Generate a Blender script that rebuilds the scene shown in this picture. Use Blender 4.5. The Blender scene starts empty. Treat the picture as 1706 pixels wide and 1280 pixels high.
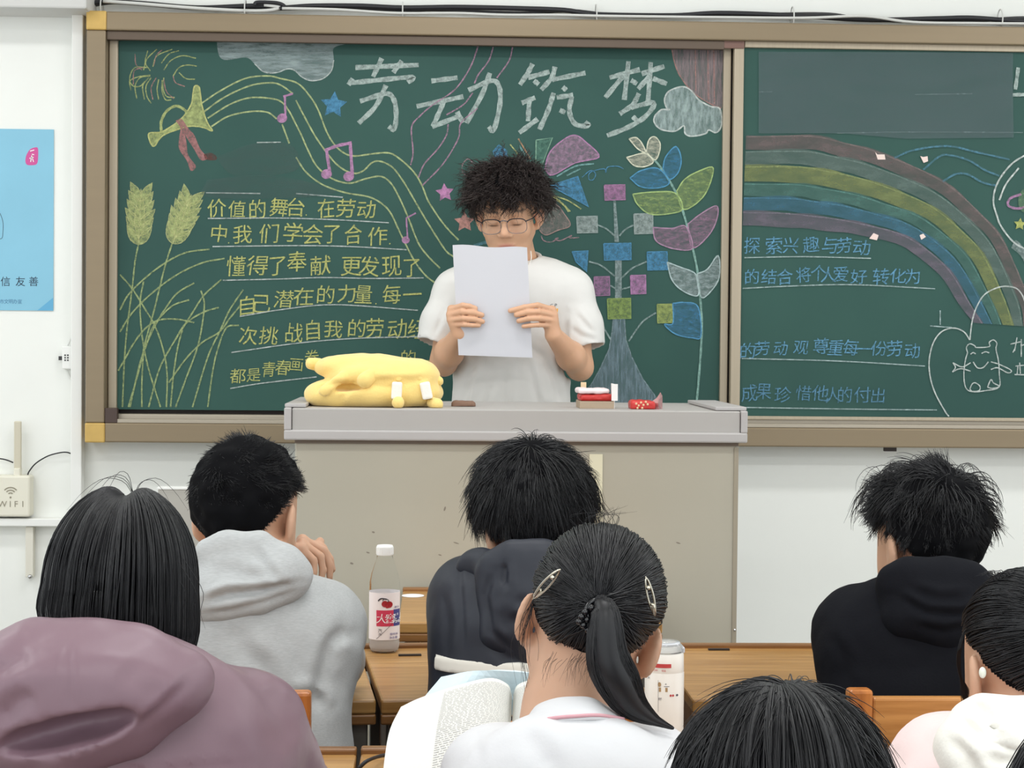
import bpy, math, random
import numpy as np
from mathutils import Vector, Matrix
from mathutils.geometry import tessellate_polygon

random.seed(7)
RNG = np.random.default_rng(7)
SC = bpy.context.scene
COL = SC.collection

# ---------------------------------------------------------------- camera, world, lights, exposure
W, H, F = 1706, 1280, 3000.0
CAM = np.array([0.0, 0.0, 1.36])
YAW, PITCH, ROLL = 0.04259, 0.02513, 0.0093
FW = np.array([math.sin(YAW) * math.cos(PITCH), math.cos(YAW) * math.cos(PITCH), -math.sin(PITCH)])
_r = np.array([math.cos(YAW), -math.sin(YAW), 0.0])
_u = np.cross(_r, FW)
RT = math.cos(ROLL) * _r + math.sin(ROLL) * _u
UP = -math.sin(ROLL) * _r + math.cos(ROLL) * _u
cd = bpy.data.cameras.new('camera')
cam = bpy.data.objects.new('camera', cd)
COL.objects.link(cam)
cd.sensor_fit = 'HORIZONTAL'
cd.sensor_width = 36.0
cd.lens = 36.0 * F / W
cd.clip_start = 0.05
cam.matrix_world = Matrix(((RT[0], UP[0], -FW[0], CAM[0]), (RT[1], UP[1], -FW[1], CAM[1]),
                           (RT[2], UP[2], -FW[2], CAM[2]), (0, 0, 0, 1)))
SC.camera = cam
cd.dof.use_dof = False

wd = bpy.data.worlds.new('world')
SC.world = wd
wd.use_nodes = True
wd.node_tree.nodes['Background'].inputs[0].default_value = (0.92, 0.97, 1.0, 1)
wd.node_tree.nodes['Background'].inputs[1].default_value = 1.38

def area(name, loc, sx, sy, power, rot=(0, 0, 0), col=(0.98, 0.99, 1.0)):
    l = bpy.data.lights.new(name, 'AREA')
    l.shape = 'RECTANGLE'
    l.size, l.size_y = sx, sy
    l.energy = power
    l.color = col
    o = bpy.data.objects.new(name, l)
    COL.objects.link(o)
    o.location = loc
    o.rotation_euler = rot
    return o

for _lx in (-2.2, 0.2, 2.6):
    for _ly in (0.3, 2.3, 4.0):
        area('ceiling_light', (_lx, _ly, 3.02), 1.2, 0.25, 14)

SC.view_settings.view_transform = 'Standard'
SC.view_settings.look = 'None'
SC.view_settings.exposure = 0.18
SC.view_settings.gamma = 1.0
SC.view_settings.use_curve_mapping = False

# ---------------------------------------------------------------- helpers
def P(px, py, y):
    """the point of the place seen at (px, py) of the photograph, at distance y into the room"""
    d = FW + (px - W / 2) / F * RT - (py - H / 2) / F * UP
    return CAM + d * ((y - CAM[1]) / d[1])

def lin(c):
    c = c / 255.0
    return c / 12.92 if c <= 0.04045 else ((c + 0.055) / 1.055) ** 2.4

def rgb(r, g, b):
    return (lin(r), lin(g), lin(b), 1.0)

MATS = {}
def mat(name, col, rough=0.6, metal=0.0, spec=0.5, noise=0.0, nscale=20.0, bump=0.0, bscale=60.0, stretch=(1, 1, 1),
        col2=None, sheen=0.0, trans=0.0, ior=1.45, sss=0.0):
    if name in MATS:
        return MATS[name]
    m = bpy.data.materials.new(name)
    m.use_nodes = True
    nt = m.node_tree
    b = nt.nodes['Principled BSDF']
    b.inputs['Base Color'].default_value = col
    b.inputs['Roughness'].default_value = rough
    b.inputs['Metallic'].default_value = metal
    b.inputs['Specular IOR Level'].default_value = spec
    b.inputs['IOR'].default_value = ior
    if trans:
        b.inputs['Transmission Weight'].default_value = trans
    if sheen:
        b.inputs['Sheen Weight'].default_value = sheen
    if sss:
        b.inputs['Subsurface Weight'].default_value = sss
        b.inputs['Subsurface Radius'].default_value = (0.012, 0.005, 0.003)
    if noise or bump:
        tc = nt.nodes.new('ShaderNodeTexCoord')
        mp = nt.nodes.new('ShaderNodeMapping')
        mp.inputs['Scale'].default_value = stretch
        nt.links.new(tc.outputs['Object'], mp.inputs[0])
    if noise:
        n = nt.nodes.new('ShaderNodeTexNoise')
        n.inputs['Scale'].default_value = nscale
        n.inputs['Detail'].default_value = 5
        nt.links.new(mp.outputs[0], n.inputs['Vector'])
        r = nt.nodes.new('ShaderNodeValToRGB')
        r.color_ramp.elements[0].position = 0.32
        r.color_ramp.elements[1].position = 0.68
        c2 = col2 if col2 else tuple(x * (1 - noise) for x in col[:3]) + (1,)
        r.color_ramp.elements[0].color = c2
        r.color_ramp.elements[1].color = col
        nt.links.new(n.outputs[0], r.inputs[0])
        nt.links.new(r.outputs[0], b.inputs['Base Color'])
    if bump:
        n2 = nt.nodes.new('ShaderNodeTexNoise')
        n2.inputs['Scale'].default_value = bscale
        n2.inputs['Detail'].default_value = 4
        nt.links.new(mp.outputs[0], n2.inputs['Vector'])
        bp = nt.nodes.new('ShaderNodeBump')
        bp.inputs['Strength'].default_value = bump
        bp.inputs['Distance'].default_value = 0.004
        nt.links.new(n2.outputs[0], bp.inputs['Height'])
        nt.links.new(bp.outputs[0], b.inputs['Normal'])
    MATS[name] = m
    return m

def wood(name, c1, c2, axis=0, scale=6.0, rough=0.35):
    if name in MATS:
        return MATS[name]
    st = [14, 14, 14]
    st[axis] = 0.9
    m = mat(name, c1, rough=rough, noise=0.3, nscale=scale, stretch=tuple(st), col2=c2, bump=0.05, bscale=scale * 2)
    return m

def chalk(col, dens=0.7, sc=90.0, stretch=(1, 1, 1), soft=1.0):
    """a dusty layer of chalk: grains of chalk with the board showing between them"""
    g = sum(col) / 3
    col = tuple(int(v * .76 + g * .24) for v in col)
    key = 'chalk_%d_%d_%d_%d_%d' % (col[0], col[1], col[2], int(dens * 100), int(sum(stretch) * 10 + soft * 1000))
    if key in MATS:
        return MATS[key]
    m = bpy.data.materials.new(key)
    m.use_nodes = True
    nt = m.node_tree
    b = nt.nodes['Principled BSDF']
    b.inputs['Base Color'].default_value = rgb(*col)
    b.inputs['Roughness'].default_value = 0.95
    b.inputs['Specular IOR Level'].default_value = 0.05
    tc = nt.nodes.new('ShaderNodeTexCoord')
    mp = nt.nodes.new('ShaderNodeMapping')
    mp.inputs['Scale'].default_value = stretch
    n = nt.nodes.new('ShaderNodeTexNoise')
    n.inputs['Scale'].default_value = sc
    n.inputs['Detail'].default_value = 6
    n.inputs['Roughness'].default_value = 0.7
    mr = nt.nodes.new('ShaderNodeMapRange')
    mr.inputs['From Min'].default_value = 0.30
    mr.inputs['From Max'].default_value = 0.66
    mr.inputs['To Min'].default_value = max(0.0, dens - 0.38 * soft)
    mr.inputs['To Max'].default_value = min(1.0, dens + 0.3 * soft)
    tr = nt.nodes.new('ShaderNodeBsdfTransparent')
    mx = nt.nodes.new('ShaderNodeMixShader')
    nt.links.new(tc.outputs['Object'], mp.inputs[0])
    nt.links.new(mp.outputs[0], n.inputs['Vector'])
    nt.links.new(n.outputs[0], mr.inputs[0])
    nt.links.new(mr.outputs[0], mx.inputs[0])
    nt.links.new(tr.outputs[0], mx.inputs[1])
    nt.links.new(b.outputs[0], mx.inputs[2])
    nt.links.new(mx.outputs[0], nt.nodes['Material Output'].inputs[0])
    MATS[key] = m
    return m

def tag(o, label=None, cat=None, group=None, kind=None):
    if label: o['label'] = label
    if cat: o['category'] = cat
    if group: o['group'] = group
    if kind: o['kind'] = kind
    return o

def empty(name, loc, label=None, cat=None, group=None):
    o = bpy.data.objects.new(name, None)
    o.empty_display_size = 0.05
    COL.objects.link(o)
    o.location = loc
    o.matrix_world = Matrix.Translation(Vector(loc))
    return tag(o, label, cat, group)

def _link(name, me, m, parent, smooth):
    o = bpy.data.objects.new(name, me)
    COL.objects.link(o)
    if m is not None:
        me.materials.append(m)
    if smooth:
        me.shade_smooth()
    if parent is not None:
        o.parent = parent
        pm = Matrix.Identity(4)
        q = parent
        while q is not None:
            pm = q.matrix_basis @ pm
            q = q.parent
        o.matrix_basis = pm.inverted()
    return o

def np_mesh(name, V, Q, m, parent=None, smooth=True, m2=None, idx=None):
    """V (n,3) world coordinates, Q (m,4) or (m,3) faces"""
    V = np.ascontiguousarray(V, dtype=np.float32)
    Q = np.ascontiguousarray(Q, dtype=np.int32)
    me = bpy.data.meshes.new(name)
    k = Q.shape[1]
    me.vertices.add(len(V))
    me.vertices.foreach_set('co', V.ravel())
    me.loops.add(Q.size)
    me.loops.foreach_set('vertex_index', Q.ravel())
    me.polygons.add(len(Q))
    me.polygons.foreach_set('loop_start', np.arange(0, Q.size, k, dtype=np.int32))
    me.update(calc_edges=True)
    o = _link(name, me, m, parent, smooth)
    if m2 is not None:
        me.materials.append(m2)
        me.polygons.foreach_set('material_index', np.ascontiguousarray(idx, dtype=np.int32))
    return o

class MB:
    def __init__(s):
        s.v, s.f = [], []
    def add(s, vs, fs):
        n = len(s.v)
        s.v += [tuple(float(x) for x in v) for v in vs]
        s.f += [tuple(i + n for i in f) for f in fs]
        return s
    def box(s, lo, hi, R=None, c=None):
        lo, hi = np.array(lo, float), np.array(hi, float)
        vs = [np.array([(lo, hi)[i][0], (lo, hi)[j][1], (lo, hi)[k][2]]) for i in (0, 1) for j in (0, 1) for k in (0, 1)]
        if R is not None:
            c = (lo + hi) / 2 if c is None else np.array(c)
            vs = [c + R @ (v - c) for v in vs]
        return s.add(vs, [(0, 1, 3, 2), (4, 6, 7, 5), (0, 4, 5, 1), (2, 3, 7, 6), (0, 2, 6, 4), (1, 5, 7, 3)])
    def tube(s, pts, r, n=8, closed=False):
        pts = [np.array(p, float) for p in pts]
        m = len(pts)
        rs = r if hasattr(r, '__len__') else [r] * m
        vs = []
        ref = None
        for i in range(m):
            if closed:
                t = pts[(i + 1) % m] - pts[i - 1]
            else:
                t = pts[min(i + 1, m - 1)] - pts[max(i - 1, 0)]
            t = t / (np.linalg.norm(t) + 1e-12)
            if ref is None:
                ref = np.array([0, 0, 1.0]) if abs(t[2]) < 0.9 else np.array([1.0, 0, 0])
            a = np.cross(t, ref); a /= np.linalg.norm(a) + 1e-12
            b = np.cross(a, t)
            ref = b
            for k in range(n):
                w = 2 * math.pi * k / n
                vs.append(pts[i] + rs[i] * (math.cos(w) * a + math.sin(w) * b))
        fs = []
        for i in range(m if closed else m - 1):
            j = (i + 1) % m
            for k in range(n):
                k2 = (k + 1) % n
                fs.append((i * n + k, i * n + k2, j * n + k2, j * n + k))
        if not closed:
            fs.append(tuple(range(n))[::-1])
            fs.append(tuple((m - 1) * n + k for k in range(n)))
        return s.add(vs, fs)
    def lathe(s, prof, c, n=32, cap=True):
        vs, fs = [], []
        for r, z in prof:
            for k in range(n):
                w = 2 * math.pi * k / n
                vs.append((c[0] + r * math.cos(w), c[1] + r * math.sin(w), c[2] + z))
        for i in range(len(prof) - 1):
            for k in range(n):
                k2 = (k + 1) % n
                fs.append((i * n + k, i * n + k2, (i + 1) * n + k2, (i + 1) * n + k))
        if cap:
            fs.append(tuple(range(n))[::-1])
            fs.append(tuple((len(prof) - 1) * n + k for k in range(n)))
        return s.add(vs, fs)
    def sphere(s, c, r, n=12, m=8):
        r = np.array(r if hasattr(r, '__len__') else (r, r, r), float)
        vs, fs = [], []
        for i in range(m + 1):
            th = math.pi * (0.001 + 0.998 * i / m)
            for k in range(n):
                w = 2 * math.pi * k / n
                vs.append(np.array(c) + r * np.array([math.sin(th) * math.cos(w), math.sin(th) * math.sin(w), math.cos(th)]))
        for i in range(m):
            for k in range(n):
                k2 = (k + 1) % n
                fs.append((i * n + k, (i + 1) * n + k, (i + 1) * n + k2, i * n + k2))
        fs.append(tuple(range(n)))
        fs.append(tuple(m * n + k for k in range(n))[::-1])
        return s.add(vs, fs)
    def build(s, name, m, parent=None, bevel=0.0, smooth=False, seg=2):
        me = bpy.data.meshes.new(name)
        me.from_pydata(s.v, [], s.f)
        me.update()
        o = _link(name, me, m, parent, smooth)
        if bevel:
            b = o.modifiers.new('bevel', 'BEVEL')
            b.width = bevel
            b.segments = seg
            b.limit_method = 'ANGLE'
        return o

def spline(pts, n=8):
    """Catmull-Rom through the points"""
    p = [np.array(q, float) for q in pts]
    if len(p) < 3:
        return [p[0] + (p[-1] - p[0]) * t for t in np.linspace(0, 1, 4)]
    e = [2 * p[0] - p[1]] + p + [2 * p[-1] - p[-2]]
    out = []
    for i in range(1, len(e) - 2):
        for t in np.arange(n) / n:
            a, b, c, d = e[i - 1], e[i], e[i + 1], e[i + 2]
            out.append(0.5 * ((2 * b) + (c - a) * t + (2 * a - 5 * b + 4 * c - d) * t * t + (3 * b - a - 3 * c + d) * t ** 3))
    out.append(p[-1])
    return out

def frame(yaw, pitch=0.0, roll=0.0):
    """columns: right, forward (where the face looks), up; yaw 0 looks to +y, positive turns to +x; pitch positive looks down"""
    cy, sy = math.cos(yaw), math.sin(yaw)
    Rz = np.array([[cy, sy, 0], [-sy, cy, 0], [0, 0, 1.0]])
    cp, sp = math.cos(-pitch), math.sin(-pitch)
    Rx = np.array([[1, 0, 0], [0, cp, -sp], [0, sp, cp]])
    cr, sr = math.cos(roll), math.sin(roll)
    Ry = np.array([[cr, 0, sr], [0, 1, 0], [-sr, 0, cr]])
    return Rz @ Rx @ Ry

# ---- smooth value noise, vectorised
_LAT = RNG.random((32, 32, 32)).astype(np.float32)
def vnoise(p):
    i = np.floor(p).astype(int)
    f = p - i
    f = f * f * (3 - 2 * f)
    r = 0
    for dx in (0, 1):
        for dy in (0, 1):
            for dz in (0, 1):
                w = (f[:, 0] if dx else 1 - f[:, 0]) * (f[:, 1] if dy else 1 - f[:, 1]) * (f[:, 2] if dz else 1 - f[:, 2])
                r = r + w * _LAT[(i[:, 0] + dx) % 32, (i[:, 1] + dy) % 32, (i[:, 2] + dz) % 32]
    return r * 2 - 1

# ---------------------------------------------------------------- signed distance modelling for bodies and cloth
class Field:
    def __init__(s, xs, ys, zs):
        s.ax = [np.array(a, np.float32) for a in (xs, ys, zs)]
        s.F = np.full([len(a) for a in s.ax], 1.0, np.float32)
    def _w(s, lo, hi, m):
        sl = []
        for a, l, h in zip(s.ax, lo, hi):
            i = max(int(np.searchsorted(a, l - m)) - 1, 0)
            j = min(int(np.searchsorted(a, h + m)) + 1, len(a))
            if j - i < 2:
                return None
            sl.append(slice(i, j))
        return tuple(sl)
    def _op(s, pr, k, mode):
        fn, lo, hi = pr
        w = s._w(lo, hi, k + 0.018)
        if w is None:
            return s
        X = s.ax[0][w[0]][:, None, None]
        Y = s.ax[1][w[1]][None, :, None]
        Z = s.ax[2][w[2]][None, None, :]
        d = fn(X, Y, Z)
        a = s.F[w]
        if mode == 'sub':
            h = np.maximum(k - np.abs(a + d), 0) / k
            s.F[w] = np.maximum(a, -d) + h * h * k * 0.25
        else:
            h = np.maximum(k - np.abs(a - d), 0) / k
            s.F[w] = np.minimum(a, d) - h * h * k * 0.25
        return s
    def add(s, pr, k=0.02):
        return s._op(pr, k, 'add')
    def sub(s, pr, k=0.01):
        return s._op(pr, k, 'sub')
    def chain(s, pts, k=0.02, sc=(1, 1, 1)):
        for (a, ra), (b, rb) in zip(pts[:-1], pts[1:]):
            s.add(cap(a, b, ra, rb, sc), k)
        return s
    def mesh(s, smooth=1):
        Fv = s.F
        ins = Fv < 0
        nx, ny, nz = Fv.shape
        c = np.zeros((nx - 1, ny - 1, nz - 1), np.int8)
        for dx in (0, 1):
            for dy in (0, 1):
                for dz in (0, 1):
                    c += ins[dx:nx - 1 + dx, dy:ny - 1 + dy, dz:nz - 1 + dz]
        I, J, K = np.nonzero((c > 0) & (c < 8))
        vid = np.full(c.shape, -1, np.int32)
        vid[I, J, K] = np.arange(len(I))
        co = [(dx, dy, dz) for dx in (0, 1) for dy in (0, 1) for dz in (0, 1)]
        vals = [Fv[I + a, J + b, K + d] for a, b, d in co]
        S = np.zeros((len(I), 3), np.float64)
        N = np.zeros(len(I))
        for a in range(8):
            for b in range(a + 1, 8):
                df = [co[b][q] - co[a][q] for q in range(3)]
                if sum(abs(x) for x in df) != 1:
                    continue
                m = (vals[a] < 0) != (vals[b] < 0)
                den = np.where(m, vals[a] - vals[b], 1)
                t = np.where(m, vals[a] / den, 0)
                for q in range(3):
                    S[:, q] += np.where(m, co[a][q] + t * df[q], 0)
                N += m
        S /= N[:, None]
        V = np.empty((len(I), 3))
        for q, idx in enumerate((I, J, K)):
            a = s.ax[q]
            V[:, q] = np.interp(idx + S[:, q], np.arange(len(a)), a)
        Qs = []
        for q in range(3):
            sl0 = [slice(None)] * 3; sl1 = [slice(None)] * 3
            sl0[q] = slice(0, -1); sl1[q] = slice(1, None)
            A, B = ins[tuple(sl0)], ins[tuple(sl1)]
            e = np.argwhere(A != B)
            o1, o2 = (q + 1) % 3, (q + 2) % 3
            e = e[(e[:, o1] > 0) & (e[:, o2] > 0) & (e[:, o1] < Fv.shape[o1] - 1) & (e[:, o2] < Fv.shape[o2] - 1)]
            fl = A[e[:, 0], e[:, 1], e[:, 2]]
            def g(u, v):
                t = e.copy(); t[:, o1] -= u; t[:, o2] -= v
                return vid[t[:, 0], t[:, 1], t[:, 2]]
            q4 = np.stack([g(1, 1), g(0, 1), g(0, 0), g(1, 0)], 1)
            q4[~fl] = q4[~fl][:, ::-1]
            Qs.append(q4)
        Q = np.concatenate(Qs)
        for _ in range(smooth):
            V = lap(V, Q)
        return V, Q

def lap(V, Q, f=0.5):
    S = np.zeros_like(V)
    n = np.zeros(len(V))
    for a in range(4):
        b = (a + 1) % 4
        for q in range(3):
            S[:, q] += np.bincount(Q[:, a], V[Q[:, b], q], len(V)) + np.bincount(Q[:, b], V[Q[:, a], q], len(V))
        n += np.bincount(Q[:, a], minlength=len(V)) + np.bincount(Q[:, b], minlength=len(V))
    return V * (1 - f) + f * S / np.maximum(n, 1)[:, None]

def normals(V, Q):
    fn = np.cross(V[Q[:, 2]] - V[Q[:, 0]], V[Q[:, 3]] - V[Q[:, 1]])
    N = np.zeros_like(V)
    for a in range(4):
        for q in range(3):
            N[:, q] += np.bincount(Q[:, a], fn[:, q], len(V))
    return N / (np.linalg.norm(N, axis=1)[:, None] + 1e-12)

def cap(a, b, ra, rb, sc=(1, 1, 1)):
    a, b, sc = np.array(a, float), np.array(b, float), np.array(sc, float)
    ba = (b - a) / sc
    L = max(float(ba @ ba), 1e-12)
    ms = float(sc.min())
    def fn(X, Y, Z):
        x, y, z = (X - a[0]) / sc[0], (Y - a[1]) / sc[1], (Z - a[2]) / sc[2]
        t = np.clip((x * ba[0] + y * ba[1] + z * ba[2]) / L, 0, 1)
        d = np.sqrt((x - t * ba[0]) ** 2 + (y - t * ba[1]) ** 2 + (z - t * ba[2]) ** 2)
        return ((d - (ra + (rb - ra) * t)) * ms).astype(np.float32)
    return fn, np.minimum(a - ra * sc, b - rb * sc), np.maximum(a + ra * sc, b + rb * sc)

def ell(c, r, R=None):
    c, r = np.array(c, float), np.array(r, float)
    R = np.eye(3) if R is None else np.array(R)
    def fn(X, Y, Z):
        x, y, z = X - c[0], Y - c[1], Z - c[2]
        l = [R[0, i] * x + R[1, i] * y + R[2, i] * z for i in range(3)]
        k0 = np.sqrt(sum((l[i] / r[i]) ** 2 for i in range(3)))
        k1 = np.sqrt(sum((l[i] / r[i] ** 2) ** 2 for i in range(3))) + 1e-9
        return (k0 * (k0 - 1) / k1).astype(np.float32)
    e = np.sqrt(((R * r[None, :]) ** 2).sum(1))
    return fn, c - e, c + e

def rbox(c, hs, rad, R=None):
    c, hs = np.array(c, float), np.array(hs, float)
    R = np.eye(3) if R is None else np.array(R)
    def fn(X, Y, Z):
        x, y, z = X - c[0], Y - c[1], Z - c[2]
        l = [np.abs(R[0, i] * x + R[1, i] * y + R[2, i] * z) - (hs[i] - rad) for i in range(3)]
        o = np.sqrt(sum(np.maximum(q, 0) ** 2 for q in l))
        return (o + np.minimum(np.maximum(np.maximum(l[0], l[1]), l[2]), 0) - rad).astype(np.float32)
    e = np.sqrt(((R * hs[None, :]) ** 2).sum(1)) * 1.0
    e = (np.abs(R) * hs[None, :]).sum(1)
    return fn, c - e, c + e

def axis(lo, hi, h, fine=()):
    """grid coordinates from lo to hi, step h, and the smaller steps of fine = [(lo, hi, step)...]"""
    out = [lo]
    while out[-1] < hi:
        st = h
        for a, b, f in fine:
            if a - st * 0.5 <= out[-1] < b:
                st = min(st, f)
        out.append(out[-1] + st)
    return np.array(out)

def crease(V, Q, pts, width, depth, ridge=0.6, face=-1, ymin=None):
    """press a fold along a line: pts in world space, distance measured in x-z on the side that faces the back (-y)"""
    N = normals(V, Q)
    pts = np.array(pts, float)
    P2, d2 = V[:, [0, 2]], np.full(len(V), 1e9)
    tt = np.zeros(len(V))
    side = np.zeros(len(V))
    ns = len(pts) - 1
    for i in range(ns):
        a, b = pts[i][[0, 2]], pts[i + 1][[0, 2]]
        ab = b - a
        t = np.clip(((P2 - a) @ ab) / max(ab @ ab, 1e-12), 0, 1)
        q = P2 - (a + t[:, None] * ab)
        d = np.hypot(q[:, 0], q[:, 1])
        m = d < d2
        d2[m] = d[m]
        tt[m] = (i + t[m]) / ns
        sd = np.sign(ab[0] * q[:, 1] - ab[1] * q[:, 0])
        side[m] = sd[m]
    wgt = np.clip(N[:, 1] * face, 0, 1) ** 0.5 * np.clip(np.sin(np.pi * np.clip(tt, 0.04, 0.96)) * 1.6, 0, 1)
    x = d2 / width
    disp = -depth * np.exp(-x * x) + depth * ridge * np.exp(-((x - 1.7) ** 2)) * (side > 0)
    return V + N * (disp * wgt)[:, None]

def cloth_noise(V, Q, amp, freq, stretch=(1, 1, 1), seed=0.0):
    N = normals(V, Q)
    p = V * freq * np.array(stretch) + seed
    n = vnoise(p) + 0.5 * vnoise(p * 2.1 + 7.3)
    return V + N * (amp * n)[:, None]
# ---------------------------------------------------------------- the room
YW = 5.50            # front wall
YF = 5.40            # face of the blackboard frame
YL = 5.462           # writing surface of the rear sliding board
YR = 5.432           # writing surface of the front sliding board
ZPL = 0.15           # platform

m_wall = mat('wall_paint', rgb(240, 241, 236), 0.85, noise=0.03, nscale=3, bump=0.03, bscale=40)
m_trunk = mat('white_plastic', rgb(236, 236, 232), 0.45)
m_floor = mat('floor_terrazzo', rgb(176, 170, 160), 0.5, noise=0.25, nscale=60)
m_plat = mat('platform_concrete', rgb(150, 146, 138), 0.7, noise=0.15, nscale=20)

def struct(name, mb, m, **k):
    o = mb.build(name, m, **k)
    o['kind'] = 'structure'
    return o

struct('floor', MB().box((-4.5, -1.2, -0.1), (5.2, 5.6, 0.0)), m_floor)
struct('wall_front', MB().box((-4.5, YW, 0.0), (5.2, 5.62, 3.2)), m_wall)
struct('ceiling', MB().box((-4.5, -1.2, 3.2), (5.2, 5.62, 3.3)), m_wall)
struct('trim_1', MB().box((-2.6, 4.25, 0.0), (4.2, 5.499, ZPL)), m_plat, bevel=0.006)   # teaching platform

# ---- cable trunking on the wall
def pz(px, py, y=YW): return P(px, py, y)[2]
def pxx(px, py, y=YW): return P(px, py, y)[0]
x0, x1 = pxx(124, 400), pxx(142.5, 400)
tr = MB().box((x0, YW - 0.05, pz(130, 905)), (x1, YW - 0.0005, pz(130, 19)))
tag(tr.build('cable_trunking', m_trunk, bevel=0.003), 'tall white vertical cable trunking along the end of the blackboard frame', 'cable trunking')
o = MB().box((-2.6, YW - 0.045, pz(60, 875)), (x0 - 0.001, YW - 0.0005, pz(60, 862)))
tag(o.build('cable_trunking', m_trunk, bevel=0.003), 'white horizontal cable trunking running under the wifi box', 'cable trunking')
t = empty('cable_trunking', (pxx(52, 920), YW, pz(52, 965)), 'narrow white trunking drop below the wifi box with a screw end', 'cable trunking')
MB().box((pxx(46, 900), YW - 0.03, pz(50, 960)), (pxx(59, 900), YW - 0.0005, pz(50, 876))).build('channel', mat('old_plastic', rgb(222, 218, 205), 0.5), t, bevel=0.002)
MB().sphere(P(50, 961, YW - 0.032), 0.007, 12, 8).build('screw', mat('steel', rgb(190, 190, 190), 0.25, 1.0), t, smooth=True)
o = MB().box((-2.6, YW - 0.16, pz(60, 13, YW - .16)), (pxx(144, 5, YW - .16), YW - 0.0005, pz(60, 13, YW - .16) + 0.12))
tag(o.build('wall_ledge', mat('ledge_grey', rgb(206, 205, 202), 0.6), bevel=0.006), 'pale grey box ledge high on the wall above the blue poster', 'ledge')

# ---- blue poster
def sheet(name, px0, py0, px1, py1, y, th, m, parent=None):
    a, b = P(px0, py0, y), P(px1, py1, y)
    return MB().box((min(a[0], b[0]), y - th, min(a[2], b[2])), (max(a[0], b[0]), y, max(a[2], b[2]))).build(name, m, parent)

GL = {}
def glyph(ch):
    """outline of one character as a flat mesh: centred points and faces, em = 1"""
    if ch not in GL:
        c = bpy.data.curves.new('glyph', 'FONT')
        c.body = ch
        c.resolution_u = 3
        o = bpy.data.objects.new('glyph', c)
        COL.objects.link(o)
        dg = bpy.context.evaluated_depsgraph_get()
        me = bpy.data.meshes.new_from_object(o.evaluated_get(dg))
        v = np.array([x.co[:2] for x in me.vertices], float).reshape(-1, 2)
        fs = [tuple(p.vertices) for p in me.polygons]
        bpy.data.objects.remove(o)
        bpy.data.curves.remove(c)
        bpy.data.meshes.remove(me)
        if len(v):
            v = v - (v.max(0) + v.min(0)) / 2
        GL[ch] = (v, fs)
    return GL[ch]

def put_text(mb, txt, px, py, size, y, pitch=None, jit=0.0, rnd=None, slant=0.0, wob=0.0, ysc=1.0):
    """characters in a row from the centre of the first one; sizes in pixels at that distance"""
    rnd = rnd or random
    pitch = pitch or size
    for i, ch in enumerate(txt):
        if ch == ' ':
            continue
        v, fs = glyph(ch)
        a = (rnd.random() - 0.5) * jit
        sx, sy = size * (1 + (rnd.random() - 0.5) * jit), size * ysc * (1 + (rnd.random() - 0.5) * jit)
        ph = rnd.random() * 6
        vs = []
        for u, w in v:
            u2 = u + slant * w + wob * math.sin(5 * w + ph) + wob * math.sin(9 * u + ph)
            w2 = w + 0.12 * jit * u + wob * math.sin(6 * u + 2 * ph)
            qx, qy = u2 * sx, -w2 * sy
            vs.append(P(px + i * pitch + qx * math.cos(a) - qy * math.sin(a), py + qx * math.sin(a) + qy * math.cos(a), y))
        mb.add(vs, fs)
    return mb

yp = YW - 0.002
pc = P(40, 365, yp)
po = empty('wall_poster', (pc[0], yp, pc[2]), 'light blue poster with dark lettering on the white wall beside the blackboard', 'poster')
sheet('poster_sheet', -120, 213, 89, 518, yp, 0.0015, mat('poster_blue', rgb(136, 194, 218), 0.5, noise=0.06, nscale=5), po)
m_ink = mat('poster_ink', rgb(28, 40, 62), 0.6)
mb = MB()
put_text(mb, '信', 9, 469, 17, yp - 0.0018); put_text(mb, '友善', 34, 469, 17, yp - 0.0018, 22)
put_text(mb, '诚', -13, 469, 17, yp - 0.0018)
mb.build('lettering', m_ink, po)
put_text(MB(), '市文明办', 3, 502.5, 8, yp - 0.0018, 7.5).build('small_lettering', mat('poster_ink_soft', rgb(60, 110, 150), 0.6), po)
mb = MB(); put_text(mb, '宣', 33, 502.5, 8, yp - 0.0018); mb.build('small_lettering', MATS['poster_ink_soft'], po)
pts = [(45, 256), (50, 249), (57, 246), (63, 247), (63.5, 262), (62, 272), (57, 275), (46, 275), (42.5, 270), (43, 262)]
def flat(mb, pts, y):
    vs = [P(a, b, y) for a, b in pts]
    tri = tessellate_polygon([[Vector((p[0], p[2], 0)) for p in vs]])
    fs = []
    for t3 in tri:
        a, b, c = (vs[i] for i in t3)
        n = np.cross(b - a, c - a)
        fs.append(t3 if n[1] < 0 else t3[::-1])
    return mb.add(vs, fs)
flat(MB(), [tuple(q) for q in spline([np.array(p) for p in pts + pts[:1]], 5)[:-1]], yp - 0.0018).build('seal', mat('poster_pink', rgb(205, 80, 150), 0.5), po)
def ribbon(mb, pts, w, y, sm=6, taper=False, wj=0.0):
    """a chalk or ink stroke of w pixels along the points"""
    p = [q[:2] for q in spline(pts, sm)] if len(pts) > 2 else [np.array(pts[0], float) + (np.array(pts[1], float) - np.array(pts[0], float)) * t for t in np.linspace(0, 1, 7)]
    n = len(p)
    vs = []
    for i in range(n):
        t = p[min(i + 1, n - 1)] - p[max(i - 1, 0)]
        t = t / (np.linalg.norm(t) + 1e-9)
        nn = np.array([-t[1], t[0]])
        hw = w / 2 * (1 + wj * math.sin(i * 1.7 + pts[0][0]))
        if taper:
            hw *= 0.35 + 0.65 * math.sin(math.pi * min(max(i / (n - 1), 0.12), 0.88))
        vs += [P(*(p[i] + nn * hw), y), P(*(p[i] - nn * hw), y)]
    return mb.add(vs, [(2 * i, 2 * i + 1, 2 * i + 3, 2 * i + 2) for i in range(n - 1)])
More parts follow.
